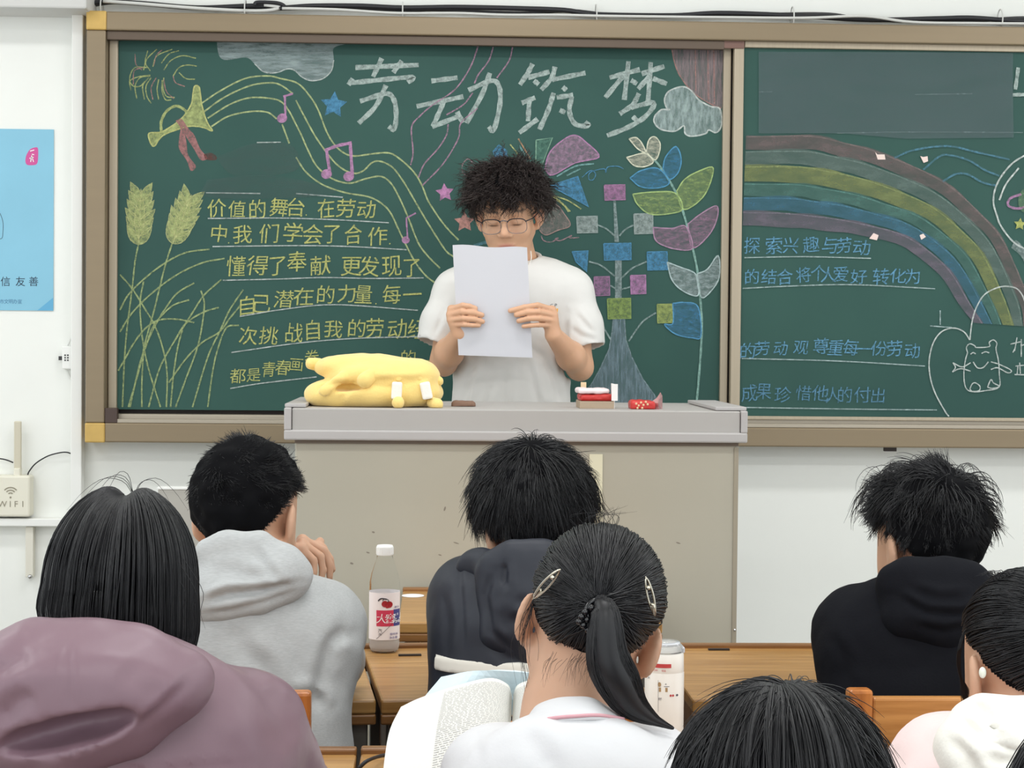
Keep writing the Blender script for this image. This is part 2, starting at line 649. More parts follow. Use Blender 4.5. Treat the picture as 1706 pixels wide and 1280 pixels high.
mb = MB(); ribbon(mb, [(50, 252), (57, 250)], 1.6, yp - 0.003); ribbon(mb, [(53, 257), (57, 258)], 1.4, yp - 0.003)
ribbon(mb, [(49, 264), (56, 262)], 1.5, yp - 0.003); ribbon(mb, [(53, 259), (51, 270)], 1.5, yp - 0.003); ribbon(mb, [(54, 264), (56, 270)], 1.4, yp - 0.003)
mb.build('seal_lettering', mat('paper_white', rgb(242, 242, 242), 0.7), po)
mb = MB(); ribbon(mb, [(-30, 335), (-6, 348), (4, 366), (5, 385), (2, 398), (-12, 392)], 0.8, yp - 0.0019)
mb.build('line_drawing', m_ink, po)
flat(MB(), [(62, 517.5), (88.5, 496), (88.5, 517.5)], yp - 0.0017).build('corner_pattern', mat('poster_blue_dark', rgb(96, 168, 206), 0.5), po)

# ---- wifi box, socket, their wires
yb = YW - 0.055
c = P(20, 862, YW)
wf = empty('wifi_box', (c[0], YW, c[2]), 'cream wifi router box with antenna and raised lettering on the wall', 'router')
a, b = P(-60, 861, yb), P(50, 793, yb)
m_cream = mat('cream_plastic', rgb(228, 224, 208), 0.45)
MB().box((a[0], yb, a[2]), (b[0], YW - 0.0005, b[2])).build('housing', m_cream, wf, bevel=0.006)
m_lt = mat('wifi_print', rgb(150, 143, 125), 0.6)
mb = MB()
for ch, x in (('W', 4), ('I', 17), ('F', 27), ('I', 38)):
    put_text(mb, ch, x, 840, 14.5, yb - 0.001)
mb.build('lettering', m_lt, wf)
mb = MB()
for r in (4.5, 9, 13.5):
    ribbon(mb, [(17.5 + r * math.sin(q), 826 - r * math.cos(q)) for q in np.linspace(-0.85, 0.85, 7)], 1.9, yb - 0.001, 3)
flat(mb, [(17.5 + 1.8 * math.cos(q), 829 + 1.8 * math.sin(q)) for q in np.linspace(0, 6.28, 10)[:-1]], yb - 0.001)
mb.build('wifi_symbol', m_lt, wf)
a, b = P(23.5, 782, yb + .02), P(35.5, 702, yb + .02)
MB().box((a[0], yb + .015, a[2]), (b[0], yb + .028, b[2])).build('antenna', mat('antenna_beige', rgb(205, 198, 178), 0.5), wf, bevel=0.003)
a, b = P(24, 796, yb + .02), P(35, 780, yb + .02)
MB().box((a[0], yb + .008, a[2]), (b[0], yb + .036, b[2])).build('antenna_hinge', m_cream, wf, bevel=0.003)
m_blk = mat('black_cable', rgb(38, 38, 42), 0.5)
m_wht = mat('white_cable', rgb(214, 214, 210), 0.5)
def cable(name, pts, r, m, label, y=None, cat='cable'):
    q = spline([P(a, b, y if y else c) for a, b, *cc in pts for c in [cc[0] if cc else y]], 6)
    return tag(MB().tube(q, r, 6).build(name, m, smooth=True), label, cat)
cable('thin_cable', [(46, 792), (49, 785), (60, 772), (80, 760), (100, 754.5), (112, 754), (121, 757.5)], 0.0022, m_blk, 'thin black cable arching from the wifi box to the vertical trunking', YW - .02)
cable('thin_cable', [(-60, 770), (-20, 764), (0, 764.5), (12, 767), (22, 771)], 0.0022, m_blk, 'thin black cable reaching the wifi box antenna from beyond the poster', YW - .02)
c = P(112, 596, YW)
sk = empty('junction_box', (c[0], YW, c[2]), 'small white junction box with punched holes beside the tall trunking', 'junction box')
a, b = P(103, 615, YW - .03), P(122.5, 577, YW - .03)
MB().box((a[0], YW - .03, a[2]), (b[0], YW - .0005, b[2])).build('housing', m_trunk, sk, bevel=0.003)
mb = MB()
for i in range(3):
    for j in range(2):
        q = P(108.5 + j * 4.5, 592 + i * 4.2, YW - .0305)
        mb.box(q - np.array((.0022, .0008, .0022)), q + np.array((.0022, .0002, .0022)))
mb.build('hole', mat('dark_grey', rgb(60, 60, 62), 0.6), sk)
q = P(101.5, 597, YW - .015)
MB().box(q - np.array((.006, .006, .006)), q + np.array((.004, .006, .006))).build('latch', MATS['dark_grey'], sk)
cable('thin_cable', [(121.5, 553), (119, 562), (113, 576)], 0.0022, m_wht, 'short white wire entering the junction box from above', YW - .012)
cable('thin_cable', [(113, 617), (116, 627), (122, 638)], 0.0022, m_wht, 'short white wire leaving the junction box below', YW - .012)

# ---- cables along the top of the blackboard
def top(pts, r, m, label, y):
    return cable('wall_cable', pts, r, m, label, y)
top([(136, 22), (142, 11), (155, 5), (190, 3), (240, 6), (330, 13), (420, 10), (470, 13), (520, 10), (600, 10), (671, 13), (760, 12), (860, 14), (940, 17), (993, 24), (1120, 26), (1200, 22), (1320, 26), (1450, 33), (1560, 31), (1620, 30), (1706, 36), (1790, 38)], 0.008, m_blk, 'thick black cable hanging in waves along the top of the blackboard', YW - .03)
top([(150, 9), (200, 4), (300, 11), (390, 13), (440, 15), (560, 13), (640, 17), (671, 19), (720, 16), (800, 20), (880, 22), (950, 18), (1040, 27), (1180, 27), (1300, 24), (1380, 24), (1430, 31), (1500, 35), (1600, 36), (1706, 30), (1790, 34)], 0.006, mat('grey_black_cable', rgb(58, 58, 60), 0.5), 'charcoal cable crossing under the thick black cable above the blackboard', YW - .016)
top([(172, 2), (230, 6), (330, 14), (410, 18), (450, 17), (466, 12), (440, 8)], 0.0055, m_wht, 'white cable loop tied over the corner of the blackboard', YW - .045)
top([(470, 14), (560, 16), (660, 22), (760, 22), (840, 25), (930, 25), (1020, 27), (1200, 29), (1340, 30), (1440, 27), (1520, 37), (1640, 39), (1790, 40)], 0.0045, m_wht, 'white cable lying on the top rail of the blackboard', YW - .055)
top([(424, 9), (428, 4), (450, 4), (466, 6), (474, 11), (466, 15)], 0.006, m_blk, 'short black cable end looped above the blackboard corner', YW - .05)
for i, (px, w_) in enumerate(((170, 'beside the loose white loop'), (409, 'next to the white cable loop'), (671, 'above the blue chalk star side of the title'), (993, 'above the third chalk title character'), (1320, 'over the front sliding board corner'), (1666, 'over the wiped chalk rectangle'))):
    q = P(px, 20 + 0.012 * (px - 671), YW - .03)
    MBt = MB().tube([q + np.array((0, .029 * math.cos(s) * 0.95, .03 * math.sin(s))) for s in np.linspace(0, 2 * math.pi, 17)[:-1]], 0.0022, 6, True)
    tag(MBt.build('cable_tie', m_wht, smooth=True), 'white cable tie around the wires ' + w_, 'cable tie')

# ---------------------------------------------------------------- blackboard
m_frame = mat('frame_bronze', rgb(140, 124, 100), 0.38, 0.35, noise=0.06, nscale=4, stretch=(0.4, 1, 8))
m_gold = mat('corner_gold', rgb(206, 170, 96), 0.4, 0.2, noise=0.12, nscale=25)
m_track = mat('track_brown', rgb(98, 84, 72), 0.45, 0.3)
m_tracks = mat('track_silver', rgb(176, 166, 150), 0.4, 0.4, noise=0.15, nscale=3, stretch=(0.3, 1, 60))
m_stile = mat('stile_champagne', rgb(178, 165, 144), 0.4, 0.3, noise=0.08, nscale=5, stretch=(30, 1, 0.3))
m_dark = mat('gap_dark', rgb(50, 40, 36), 0.6)
m_board = mat('board_green', rgb(52, 88, 80), 0.55, spec=0.3, noise=0.14, nscale=2.2, col2=rgb(46, 80, 74))
XL = P(143, 380, YF)[0]; XR = 2.25
ZT, ZB = P(145, 18, YF)[2], P(141, 737, YF)[2]
ZTi, ZBi = P(176, 50, YF)[2], P(173, 705, YF)[2]
XLi = P(175, 380, YF)[0]
bb = empty('blackboard', (0.4, YW, ZB), 'long green sliding blackboard in a bronze frame covered with coloured chalk drawings', 'blackboard')
MB().box((XLi, YF, ZTi), (XR, YW - .0005, ZT)).build('top_rail', m_frame, bb, bevel=0.004)
MB().box((XLi, YF, ZB), (XR, YW - .0005, ZBi)).build('bottom_rail', m_frame, bb, bevel=0.004)
MB().box((XL, YF, ZBi), (XLi, YW - .0005, ZTi)).build('side_rail', m_frame, bb, bevel=0.004)
MB().box((XL - .001, YF - .003, ZTi), (XLi + .002, YW - .0005, ZT + .001)).build('corner_cap', m_gold, bb, bevel=0.004)
MB().box((XL - .001, YF - .003, ZB - .001), (XLi + .002, YW - .0005, ZBi)).build('corner_cap', m_gold, bb, bevel=0.004)
MB().box((XLi, YW - .012, ZBi), (XR, YW - .0006, ZTi)).build('back_sheet', m_dark, bb)
# tracks
MB().box((XLi, YF + .012, ZTi - .026), (P(1208, 60, YF)[0], YF + .03, ZTi)).build('top_track', m_track, bb, bevel=0.002)
zl = P(600, 683, YL)[2]
mb = MB().box((XLi + .012, YF + .030, ZBi), (XR, YF + .092, ZBi + .026))
mb.box((XLi + .012, YF + .006, ZBi), (XR, YF + .0295, ZBi + .012))
mb.build('bottom_track', m_tracks, bb, bevel=0.002)
a, b = P(172, 705, YF + .01), P(196, 680, YF + .01)
MB().box((XLi, YF + .004, ZBi), (b[0], YF + .0285, b[2])).build('track_end', mat('track_end_brown', rgb(74, 58, 52), 0.5), bb, bevel=0.002)
# rear sliding board
lb = MB()
xa, xb = P(188, 380, YL)[0], P(1214, 380, YL)[0]
zt_, zb_ = P(700, 60, YL)[2], P(700, 686, YL)[2]
lb.box((xa + .004, YL, zb_), (xb - .004, YL + .012, zt_))
pl = lb.build('sliding_board', m_board, bb)
for s0, s1 in ((P(182, 380, YL)[0], P(196.5, 380, YL)[0]), (P(1201, 380, YL)[0], P(1214, 380, YL)[0])):
    MB().box((s0, YL - .014, zb_), (s1, YL + .014, zt_)).build('stile', m_stile, pl, bevel=0.003)
MB().box((P(196.5, 380, YL)[0], YL - .010, P(700, 67, YL)[2]), (P(1201, 380, YL)[0], YL + .013, zt_)).build('top_edge', m_track, pl, bevel=0.002)
a, b = P(176, 49, YF + .02), P(199, 66, YF + .02)
MB().box((XLi, YF + .031, b[2]), (b[0], YF + .045, ZTi)).build('track_end', m_dark, bb)
# front sliding board
xa = P(1218.5, 380, YR)[0]
zt2, zb2 = P(1240, 68, YR)[2], P(1240, 699, YR)[2]
rb = MB().box((xa + .004, YR, zb2), (XR - .01, YR + .012, zt2)).build('sliding_board', m_board, bb)
MB().box((xa, YR - .014, zb2), (P(1235, 380, YR)[0], YR + .014, zt2)).build('stile', m_stile, rb, bevel=0.003)
MB().box((P(1236, 380, YR)[0], YR - .012, P(1240, 80, YR)[2]), (XR - .01, YR + .013, zt2)).build('top_edge', m_stile, rb, bevel=0.002)
MB().box((P(1236, 380, YR)[0], YR - .012, zb2), (XR - .01, YR + .013, P(1240, 693, YR)[2])).build('bottom_edge', m_stile, rb, bevel=0.002)
a, b = P(1206, 67, YR - .016), P(1240, 81, YR - .016)
MB().box((a[0], YR - .018, b[2]), (b[0], YR - .0142, a[2])).build('corner_piece', mat('corner_rust', rgb(122, 92, 82), 0.5), rb, bevel=0.001)
q = P(1484, 749, YF + .02)
MB().box(q + np.array((-.018, 0, -.006)), q + np.array((.018, .02, .006))).build('screw_tab', m_dark, bb)
q = P(1200, 737, YF + .02)
# ---------------------------------------------------------------- chalk on the boards
_lay = [0]
def ly(y):
    _lay[0] += 1
    return y - 0.0004 - _lay[0] * 1.1e-5
YEL, LIME, WHT, GRY, PNK, SAL, BLU, TEA = (205, 208, 120), (176, 190, 112), (206, 216, 210), (140, 160, 158), (196, 132, 184), (192, 138, 130), (74, 148, 196), (122, 180, 178)
K = W / 1706 * 480 / 1706
def tf(pts, ox, oy, k):
    return [(ox + a * k, oy + b * k) for a, b in pts]
A_ = lambda p: tf(p, 0, 0, K)
B_ = lambda p: tf(p, 440, 0, K)
C_ = lambda p: tf(p, 860, 0, K)
G_ = lambda p: tf(p, 0, 300, K)
D_ = lambda p: tf(p, 860, 300, .3125)
E_ = lambda p: tf(p, 1226, 0, K)
F_ = lambda p: tf(p, 1226, 340, K)
T_ = lambda p: tf(p, 340, 300, .3125)
S_ = lambda p: tf(p, 680, 230, .21097)

def strokes(name, lst, w, col, board='L', dens=0.72, taper=False, stretch=(1, 1, 1), sm=6):
    par, y = (pl, YL) if board == 'L' else (rb, YR)
    mb = MB()
    for p in lst:
        ribbon(mb, p, w, ly(y), sm, taper, 0.12)
    return mb.build(name, chalk(col, dens, 90, stretch), par)

def patch(name, lst, col, board='L', dens=0.5, edge=None, ew=2.0, curve=True, stretch=(1, 1, 1), edens=0.8, soft=1.0):
    par, y = (pl, YL) if board == 'L' else (rb, YR)
    mb = MB()
    for p in lst:
        q = [tuple(v) for v in spline(list(p) + [p[0]], 5)[:-1]] if curve else p
        flat(mb, q, ly(y))
    o = mb.build(name, chalk(col, dens, 70, stretch, soft), par)
    if edge:
        mb = MB()
        for p in lst:
            ribbon(mb, list(p) + [p[0]], ew, ly(y), 5 if curve else 1, False, 0.15)
        mb.build(name + '_outline', chalk(edge, edens, 90), par)
    return o

# firework
fw = [[(905, 395), (930, 330), (1020, 292)], [(970, 415), (1010, 360), (1080, 330), (1160, 345)], [(1025, 450), (1060, 400), (1110, 385), (1165, 392)],
      [(1060, 430), (1100, 465), (1155, 470)], [(970, 460), (965, 520), (985, 570), (1035, 578)], [(960, 475), (960, 540), (980, 590), (1015, 592)],
      [(940, 470), (930, 530), (940, 590)], [(895, 460), (865, 510), (870, 570), (895, 612)], [(880, 460), (845, 510), (855, 590)], [(890, 450), (830, 460), (800, 510), (810, 585)],
      [(890, 445), (820, 455), (770, 480), (775, 535)], [(860, 480), (830, 510), (790, 510), (765, 480)], [(870, 400), (800, 400), (770, 450), (770, 500)],
      [(890, 420), (860, 370), (875, 300)], [(850, 415), (870, 350), (930, 290)], [(955, 375), (1000, 320), (1060, 300)]]
strokes('chalk_firework', [A_(p) for p in fw], 1.9, LIME, dens=0.6)
strokes('chalk_firework', [A_(p) for p in ([(800, 320), (805, 380), (840, 415)], [(790, 500), (795, 420), (850, 400)], [(925, 460), (895, 520), (905, 590)], [(970, 470), (985, 540), (1030, 585)], [(1025, 450), (1040, 490), (1095, 512)], [(910, 390), (925, 330), (960, 295)])], 1.7, SAL, dens=0.5)
# trumpet and ribbon
patch('chalk_trumpet', [A_([(1165, 505), (1182, 525), (1195, 620), (1225, 720), (1258, 775), (1210, 757), (1160, 748), (1100, 752), (985, 792), (945, 822), (915, 865), (893, 850), (882, 790), (960, 780), (1060, 715), (1108, 660), (1135, 610), (1142, 560), (1150, 515)])], LIME, dens=0.66, edge=YEL, ew=2.2)
strokes('chalk_trumpet_loop', [A_([(955, 780), (955, 720), (985, 660), (1040, 628), (1085, 645), (1112, 672)])], 4.5, LIME, dens=0.7)
patch('chalk_ribbon', [A_([(1040, 715), (1075, 705), (1115, 760), (1150, 800), (1185, 880), (1225, 930), (1215, 948), (1185, 945), (1150, 885), (1105, 815), (1095, 790), (1105, 850), (1115, 920), (1160, 985), (1130, 1012), (1105, 950), (1060, 880), (1062, 810), (1068, 760)])], (180, 118, 116), dens=0.7)
patch('chalk_ribbon', [A_([(1205, 915), (1245, 905), (1280, 925), (1275, 948), (1220, 945)])], (128, 70, 66), dens=0.5)
# staves
strokes('chalk_staves', [
    [(336, 172), (366, 152), (408, 131), (445, 126.5), (468, 131), (496, 139), (516, 160), (530, 183), (544, 219), (558, 242), (575, 256), (592, 260), (623, 256), (648, 255), (665, 264), (688, 285), (702, 307), (712, 332), (722, 349), (735, 368), (750, 386), (764, 400)],
    [(340, 186), (374, 162), (416, 143), (450, 138), (468, 142), (488, 156)],
    [(493, 167), (507, 194), (524, 225), (541, 250), (558, 271), (575, 284), (592, 289), (606, 284), (620, 271), (634, 269), (654, 279), (673, 304), (693, 338), (707, 362), (725, 391), (743, 418), (756, 428)],
    [(346, 197), (383, 174), (416, 163), (450, 164), (469, 170), (482, 186), (493, 207), (502, 225), (513, 250), (527, 276), (547, 294), (567, 303), (586, 305), (609, 298), (634, 294), (651, 305), (665, 329), (679, 360), (697, 405), (714, 428), (733, 447)],
    [(352, 211), (380, 194), (416, 186), (445, 187), (461, 198)], [(470, 207), (482, 239)],
    [(493, 262), (510, 287), (538, 308), (575, 321), (614, 328), (637, 340), (652, 357), (668, 391), (690, 434), (709, 459), (727, 473)]], 2.6, (182, 198, 130), dens=0.72)
def blob(cx, cy, rx, ry, a=0.0):
    return [(cx + rx * math.cos(q) * math.cos(a) - ry * math.sin(q) * math.sin(a), cy + rx * math.cos(q) * math.sin(a) + ry * math.sin(q) * math.cos(a)) for q in np.linspace(0, 2 * math.pi, 13)[:-1]]
patch('chalk_note', [blob(470, 197, 8.6, 7.6, -.4)], PNK, dens=0.75)
strokes('chalk_note_stem', [[(475.5, 194), (474.5, 160)], [(472, 161), (488, 156)]], 3.4, PNK, dens=0.75)
patch('chalk_note', [blob(544, 290, 9, 8, -.3), blob(581, 294, 9, 8, -.3)], PNK, dens=0.75)
strokes('chalk_note_stem', [[(544, 250), (549, 285)], [(583.5, 240), (587, 291)], [(541, 251), (562, 243), (586, 238)]], 5.2, PNK, dens=0.72)
patch('chalk_note', [blob(676, 400, 6.6, 6)], PNK, dens=0.75)
strokes('chalk_note_stem', [[(679, 398), (677, 364)], [(676, 364), (693, 355)]], 2.6, PNK, dens=0.7)
def star(cx, cy, r, a=0.0, q=0.45):
    return [(cx + (r if i % 2 == 0 else r * q) * math.sin(a + i * math.pi / 5), cy - (r if i % 2 == 0 else r * q) * math.cos(a + i * math.pi / 5)) for i in range(10)]
patch('chalk_star', [star(556, 175, 23, 0.08, .5)], BLU, dens=0.7, curve=False)
patch('chalk_star', [star(741, 321, 16, -0.08, .5)], (208, 132, 188), dens=0.72, curve=False)
patch('chalk_star', [star(774, 370, 18, -0.02, .5)], (206, 140, 128), dens=0.72, curve=False)
# clouds and curtain
patch('chalk_cloud', [[(361, 67), (470, 67.5), (577, 69), (577, 73), (556, 80), (556, 100), (551, 119), (538, 131), (519, 134), (504, 129), (490, 117), (478, 115), (461, 121), (440, 120), (424, 106), (410, 96), (380, 100), (368, 97), (363, 85)]], (150, 168, 168), dens=0.62, stretch=(.25, 1, 1.6))
strokes('chalk_cloud_outline', [[(556, 100), (552, 118), (538, 131), (519, 134.5), (504, 129), (490, 117), (478, 115), (461, 121), (440, 120), (424, 106)]], 1.8, WHT, dens=0.6)
patch('chalk_curtain', [C_([(922, 292), (1000, 288), (1222, 288), (1220, 460), (1216, 642), (1130, 605), (1040, 540), (970, 450), (935, 360)])], (150, 132, 134), dens=0.6, stretch=(2.5, 1, .2))
strokes('chalk_curtain_outline', [C_([(922, 292), (938, 370), (970, 450), (1040, 540), (1130, 605), (1214, 642)])] + [C_([(x, 295), (x + 4, e)]) for x, e in ((1135, 590), (1170, 615), (1060, 540))], 2.0, SAL, dens=0.6)
patch('chalk_cloud', [C_([(890, 640), (878, 590), (905, 540), (985, 513), (1040, 540), (1080, 590), (1150, 630), (1206, 645), (1216, 740), (1185, 785), (1140, 770), (1120, 792), (1040, 807), (1000, 790), (993, 745), (940, 777), (860, 767), (820, 730), (820, 690), (860, 650), (910, 650)])], (168, 190, 188), dens=0.55, edge=WHT, ew=2.4, stretch=(1.4, 1, .4))
# title
ti = [B_(p) for p in ([(540, 400), (915, 385)], [(697, 345), (645, 455)], [(815, 360), (765, 430)], [(500, 503), (525, 465)], [(505, 492), (700, 472), (880, 458), (850, 488)], [(568, 600), (720, 555), (768, 590), (782, 680), (770, 765), (738, 748)], [(722, 505), (660, 630), (560, 730)],
      [(990, 480), (1145, 460)], [(903, 630), (1180, 572)], [(1065, 600), (1030, 680), (1000, 750)], [(995, 752), (1160, 685)], [(1143, 662), (1177, 727)], [(1210, 535), (1345, 478), (1392, 515), (1396, 620), (1360, 770), (1330, 750)], [(1337, 432), (1290, 560), (1198, 730)])]
ti += [C_(p) for p in ([(97, 378), (70, 430), (22, 502)], [(70, 460), (197, 425)], [(105, 477), (133, 500)], [(230, 395), (210, 460), (148, 532)], [(213, 472), (410, 432)], [(275, 515), (297, 535)], [(33, 610), (112, 578)], [(77, 600), (70, 718)], [(18, 787), (127, 705)], [(222, 550), (190, 650), (138, 767)], [(240, 577), (337, 563)], [(330, 570), (315, 660), (350, 735), (427, 745), (408, 722)], [(258, 652), (290, 667)],
      [(553, 460), (732, 412)], [(665, 363), (640, 592)], [(650, 430), (528, 578)], [(680, 475), (715, 497)], [(743, 437), (877, 393)], [(797, 368), (780, 607)], [(790, 450), (722, 527)], [(810, 465), (892, 497)], [(727, 553), (690, 620), (613, 675)], [(680, 637), (815, 608), (765, 690), (660, 755), (538, 803)], [(690, 690), (717, 717)])]
strokes('chalk_title', ti, 8.0, (178, 196, 190), dens=0.66, sm=5)
# pink curves behind the title
strokes('chalk_streamers', [B_(p) for p in ([(1268, 272), (1220, 400), (1130, 530), (1000, 620), (920, 690), (873, 755), (882, 900), (868, 978)], [(1357, 278), (1330, 360), (1270, 440), (1245, 495)], [(1235, 550), (1180, 620), (1080, 680)], [(1090, 735), (1080, 800), (1030, 880), (950, 970), (913, 1052)], [(1472, 278), (1450, 360), (1378, 462)], [(1265, 640), (1165, 730), (1150, 820), (1060, 970), (938, 1098)])], 2.3, (188, 138, 168), dens=0.55)
# wheat
def leafshape(a, b, w):
    a, b = np.array(a, float), np.array(b, float)
    t = b - a; n = np.array([-t[1], t[0]]) / (np.linalg.norm(t) + 1e-9)
    l = [tuple(a + t * s + n * w * math.sin(math.pi * s ** .8)) for s in np.linspace(0, 1, 7)]
    r = [tuple(a + t * s - n * w * math.sin(math.pi * s ** .8)) for s in np.linspace(1, 0, 7)[1:-1]]
    return l + r
ker = []
for (bx, by), (tx, ty), hw in (((820, 385), (835, 50), 95), ((1022, 378), (1135, 85), 95)):
    ax = np.array([tx - bx, ty - by], float); n = np.array([-ax[1], ax[0]]) / np.linalg.norm(ax); u = ax / np.linalg.norm(ax)
    for i in range(6):
        s = i / 6.5
        c0 = np.array([bx, by]) + ax * s
        for sg in (-1, 1):
            wd_ = hw * (0.95 - 0.55 * abs(s - 0.3))
            ker.append(G_(leafshape(c0, c0 + n * sg * wd_ + u * 115, 26)))
    ker.append(G_(leafshape(np.array([bx, by]) + ax * .1, (tx, ty), 30)))
patch('chalk_wheat_ear', ker, (182, 196, 118), dens=0.55, curve=False, edge=(208, 212, 136), ew=1.3, edens=0.5)
gr = [[(820, 380), (800, 480), (785, 620), (770, 740), (750, 900), (735, 1100), (725, 1345)], [(1020, 375), (980, 500), (940, 660), (905, 800), (860, 960), (830, 1100), (760, 1345)],
      [(710, 560), (780, 640), (850, 750), (920, 870), (970, 1020), (990, 1160), (985, 1345)], [(1240, 410), (1100, 430), (980, 490), (860, 580), (760, 680), (710, 770)],
      [(1330, 465), (1200, 490), (1050, 560), (900, 670), (780, 790), (710, 900)], [(1150, 610), (1050, 670), (980, 760), (920, 860), (860, 990), (820, 1120), (770, 1345)],
      [(1120, 710), (1030, 740), (960, 800), (900, 880), (860, 1000)], [(1310, 590), (1210, 680), (1150, 770), (1080, 880), (1000, 1010), (940, 1130), (880, 1345)], [(1295, 755), (1200, 785), (1100, 850), (1040, 940)],
      [(1190, 655), (1210, 740), (1190, 900), (1160, 1020), (1100, 1180), (1040, 1345)], [(1440, 650), (1360, 770), (1300, 900), (1230, 1050), (1140, 1345)], [(1430, 735), (1360, 820), (1300, 900), (1200, 960), (1100, 1060), (1000, 1200)],
      [(1415, 860), (1340, 876), (1290, 1000), (1260, 1130), (1230, 1345)], [(850, 600), (830, 720), (835, 860), (850, 980), (880, 1120), (950, 1345)], [(1150, 845), (1050, 825), (940, 830), (860, 880), (790, 970), (740, 1060), (700, 1130)], [(1080, 890), (1055, 980), (1030, 1130), (1010, 1345)], [(850, 1000), (840, 1200), (840, 1345)]]
strokes('chalk_grass', [G_(p) for p in gr], 2.6, (170, 190, 120), dens=0.62)
# yellow text
rnd = random.Random(3)
def textline(name, items, size, fn, col, board='L', slant=0.06, ysc=1.0):
    par, y = (pl, YL) if board == 'L' else (rb, YR)
    mb = MB()
    for ch, a, b in items:
        (x, yy), = fn([(a, b)])
        put_text(mb, ch, x, yy, size * (0.55 if ch in '.,' else 1), ly(y), None, 0.16, rnd, slant, 0.012, ysc)
    return mb.build(name, chalk(col, 0.74 if board == 'L' else 0.62, 120), par)
def runs(s, xs, ys):
    return [(c, x, yv) for c, x, yv in zip(s, xs, ys)]
YT = (206, 208, 108)
textline('chalk_writing', runs('价值的舞台.在劳动', (68, 175, 285, 400, 490, 545, 650, 755, 865), (150, 155, 155, 145, 145, 187, 150, 150, 157)), 33, T_, YT)
textline('chalk_writing', runs('中.我们学会了合作.', (80, 130, 205, 345, 475, 580, 680, 795, 925, 990), (285, 335, 290, 285, 280, 290, 290, 290, 300, 340)), 34, T_, YT)
textline('chalk_writing', runs('懂得了奉献.更发现了', (170, 285, 390, 495, 620, 735, 785, 880, 1000, 1105), (460, 455, 460, 435, 455, 505, 460, 460, 460, 470)), 36, T_, YT)
textline('chalk_writing', runs('自己潜在的力量.每一', (230, 310, 425, 530, 650, 760, 850, 915, 1000, 1110), (670, 660, 635, 620, 610, 605, 610, 660, 610, 610)), 34, T_, YT)
textline('chalk_writing', runs('次挑战自我的劳动经', (235, 345, 480, 580, 690, 815, 910, 1030, 1140), (830, 830, 815, 800, 795, 790, 790, 795, 795)), 34, T_, YT)
textline('chalk_writing', runs('都是青春画卷', (180, 265, 345, 420, 490, 575), (1045, 1040, 1010, 1000, 985, 945)), 26, T_, YT)
textline('chalk_writing', runs('的一', (1090, 1170), (945, 965)), 26, T_, YT)
strokes('chalk_underline', [T_(p) for p in ([(490, 72), (740, 92)], [(10, 68), (300, 72)], [(20, 205), (400, 203), (700, 212), (985, 228)], [(45, 355), (500, 350), (780, 355), (1080, 372)], [(100, 535), (400, 528), (640, 520), (900, 525), (1170, 522)], [(190, 728), (420, 690), (700, 665), (1140, 695)], [(145, 920), (500, 870), (800, 845), (1150, 835)], [(140, 1112), (300, 1085), (600, 1050)])], 1.9, (200, 210, 205), dens=0.6)
# pinwheel flower
patch('chalk_petal', [C_([(170, 1002), (190, 920), (240, 858), (340, 800), (420, 848), (490, 930), (350, 965), (215, 1037)])], (168, 132, 160), dens=0.55, edge=PNK, ew=2)
patch('chalk_petal', [C_([(200, 1100), (365, 1045), (430, 1225)])], BLU, dens=0.6, curve=False, edge=BLU, ew=2)
patch('chalk_petal', [C_([(118, 830), (215, 815), (150, 985), (115, 985)])], (96, 150, 128), dens=0.45, curve=False, edge=(130, 178, 150), ew=1.8)
patch('chalk_petal', [S_([(1090, 470), (1170, 520), (1230, 595), (1280, 690), (1180, 730), (1080, 765), (1030, 680)])], (140, 130, 124), dens=0.5, edge=(176, 140, 132), ew=1.6)
patch('chalk_petal', [S_([(665, 105), (715, 50), (780, 95), (790, 170), (690, 170)])], BLU, dens=0.55, curve=False)
strokes('chalk_streaks', [C_([(240, 1045), (350, 985), (460, 970)]), C_([(300, 1040), (380, 1000)]), S_([(880, 60), (940, 170)])], 2.6, TEA, dens=0.6)
strokes('chalk_streaks', [C_([(200, 1155), (300, 1185), (385, 1238)]), C_([(205, 1160), (280, 1215), (310, 1255)]), S_([(805, 50), (885, 150)]), S_([(1120, 450), (1200, 500), (1280, 580)])], 2.2, YEL, dens=0.55)
strokes('chalk_streaks', [S_([(870, 5), (965, 165)])], 2.4, (206, 150, 110), dens=0.6)
strokes('chalk_squiggle', [S_([(470, 300), (430, 270), (430, 210), (475, 165), (525, 215)]), S_([(1050, 770), (1070, 810), (1130, 822), (1185, 790), (1160, 800), (1205, 810), (1290, 770), (1275, 790), (1350, 785)])], 1.8, (186, 140, 150), dens=0.5)
strokes('chalk_squiggle', [C_([(390, 1050), (440, 1010), (470, 1030), (455, 1065), (430, 1060), (440, 1020), (520, 1000), (530, 1022), (542, 990), (600, 985), (635, 1000)])], 1.5, BLU, dens=0.6)
strokes('chalk_streaks', [S_([(520, 850), (610, 825), (680, 815)])], 5, (90, 150, 168), dens=0.4)
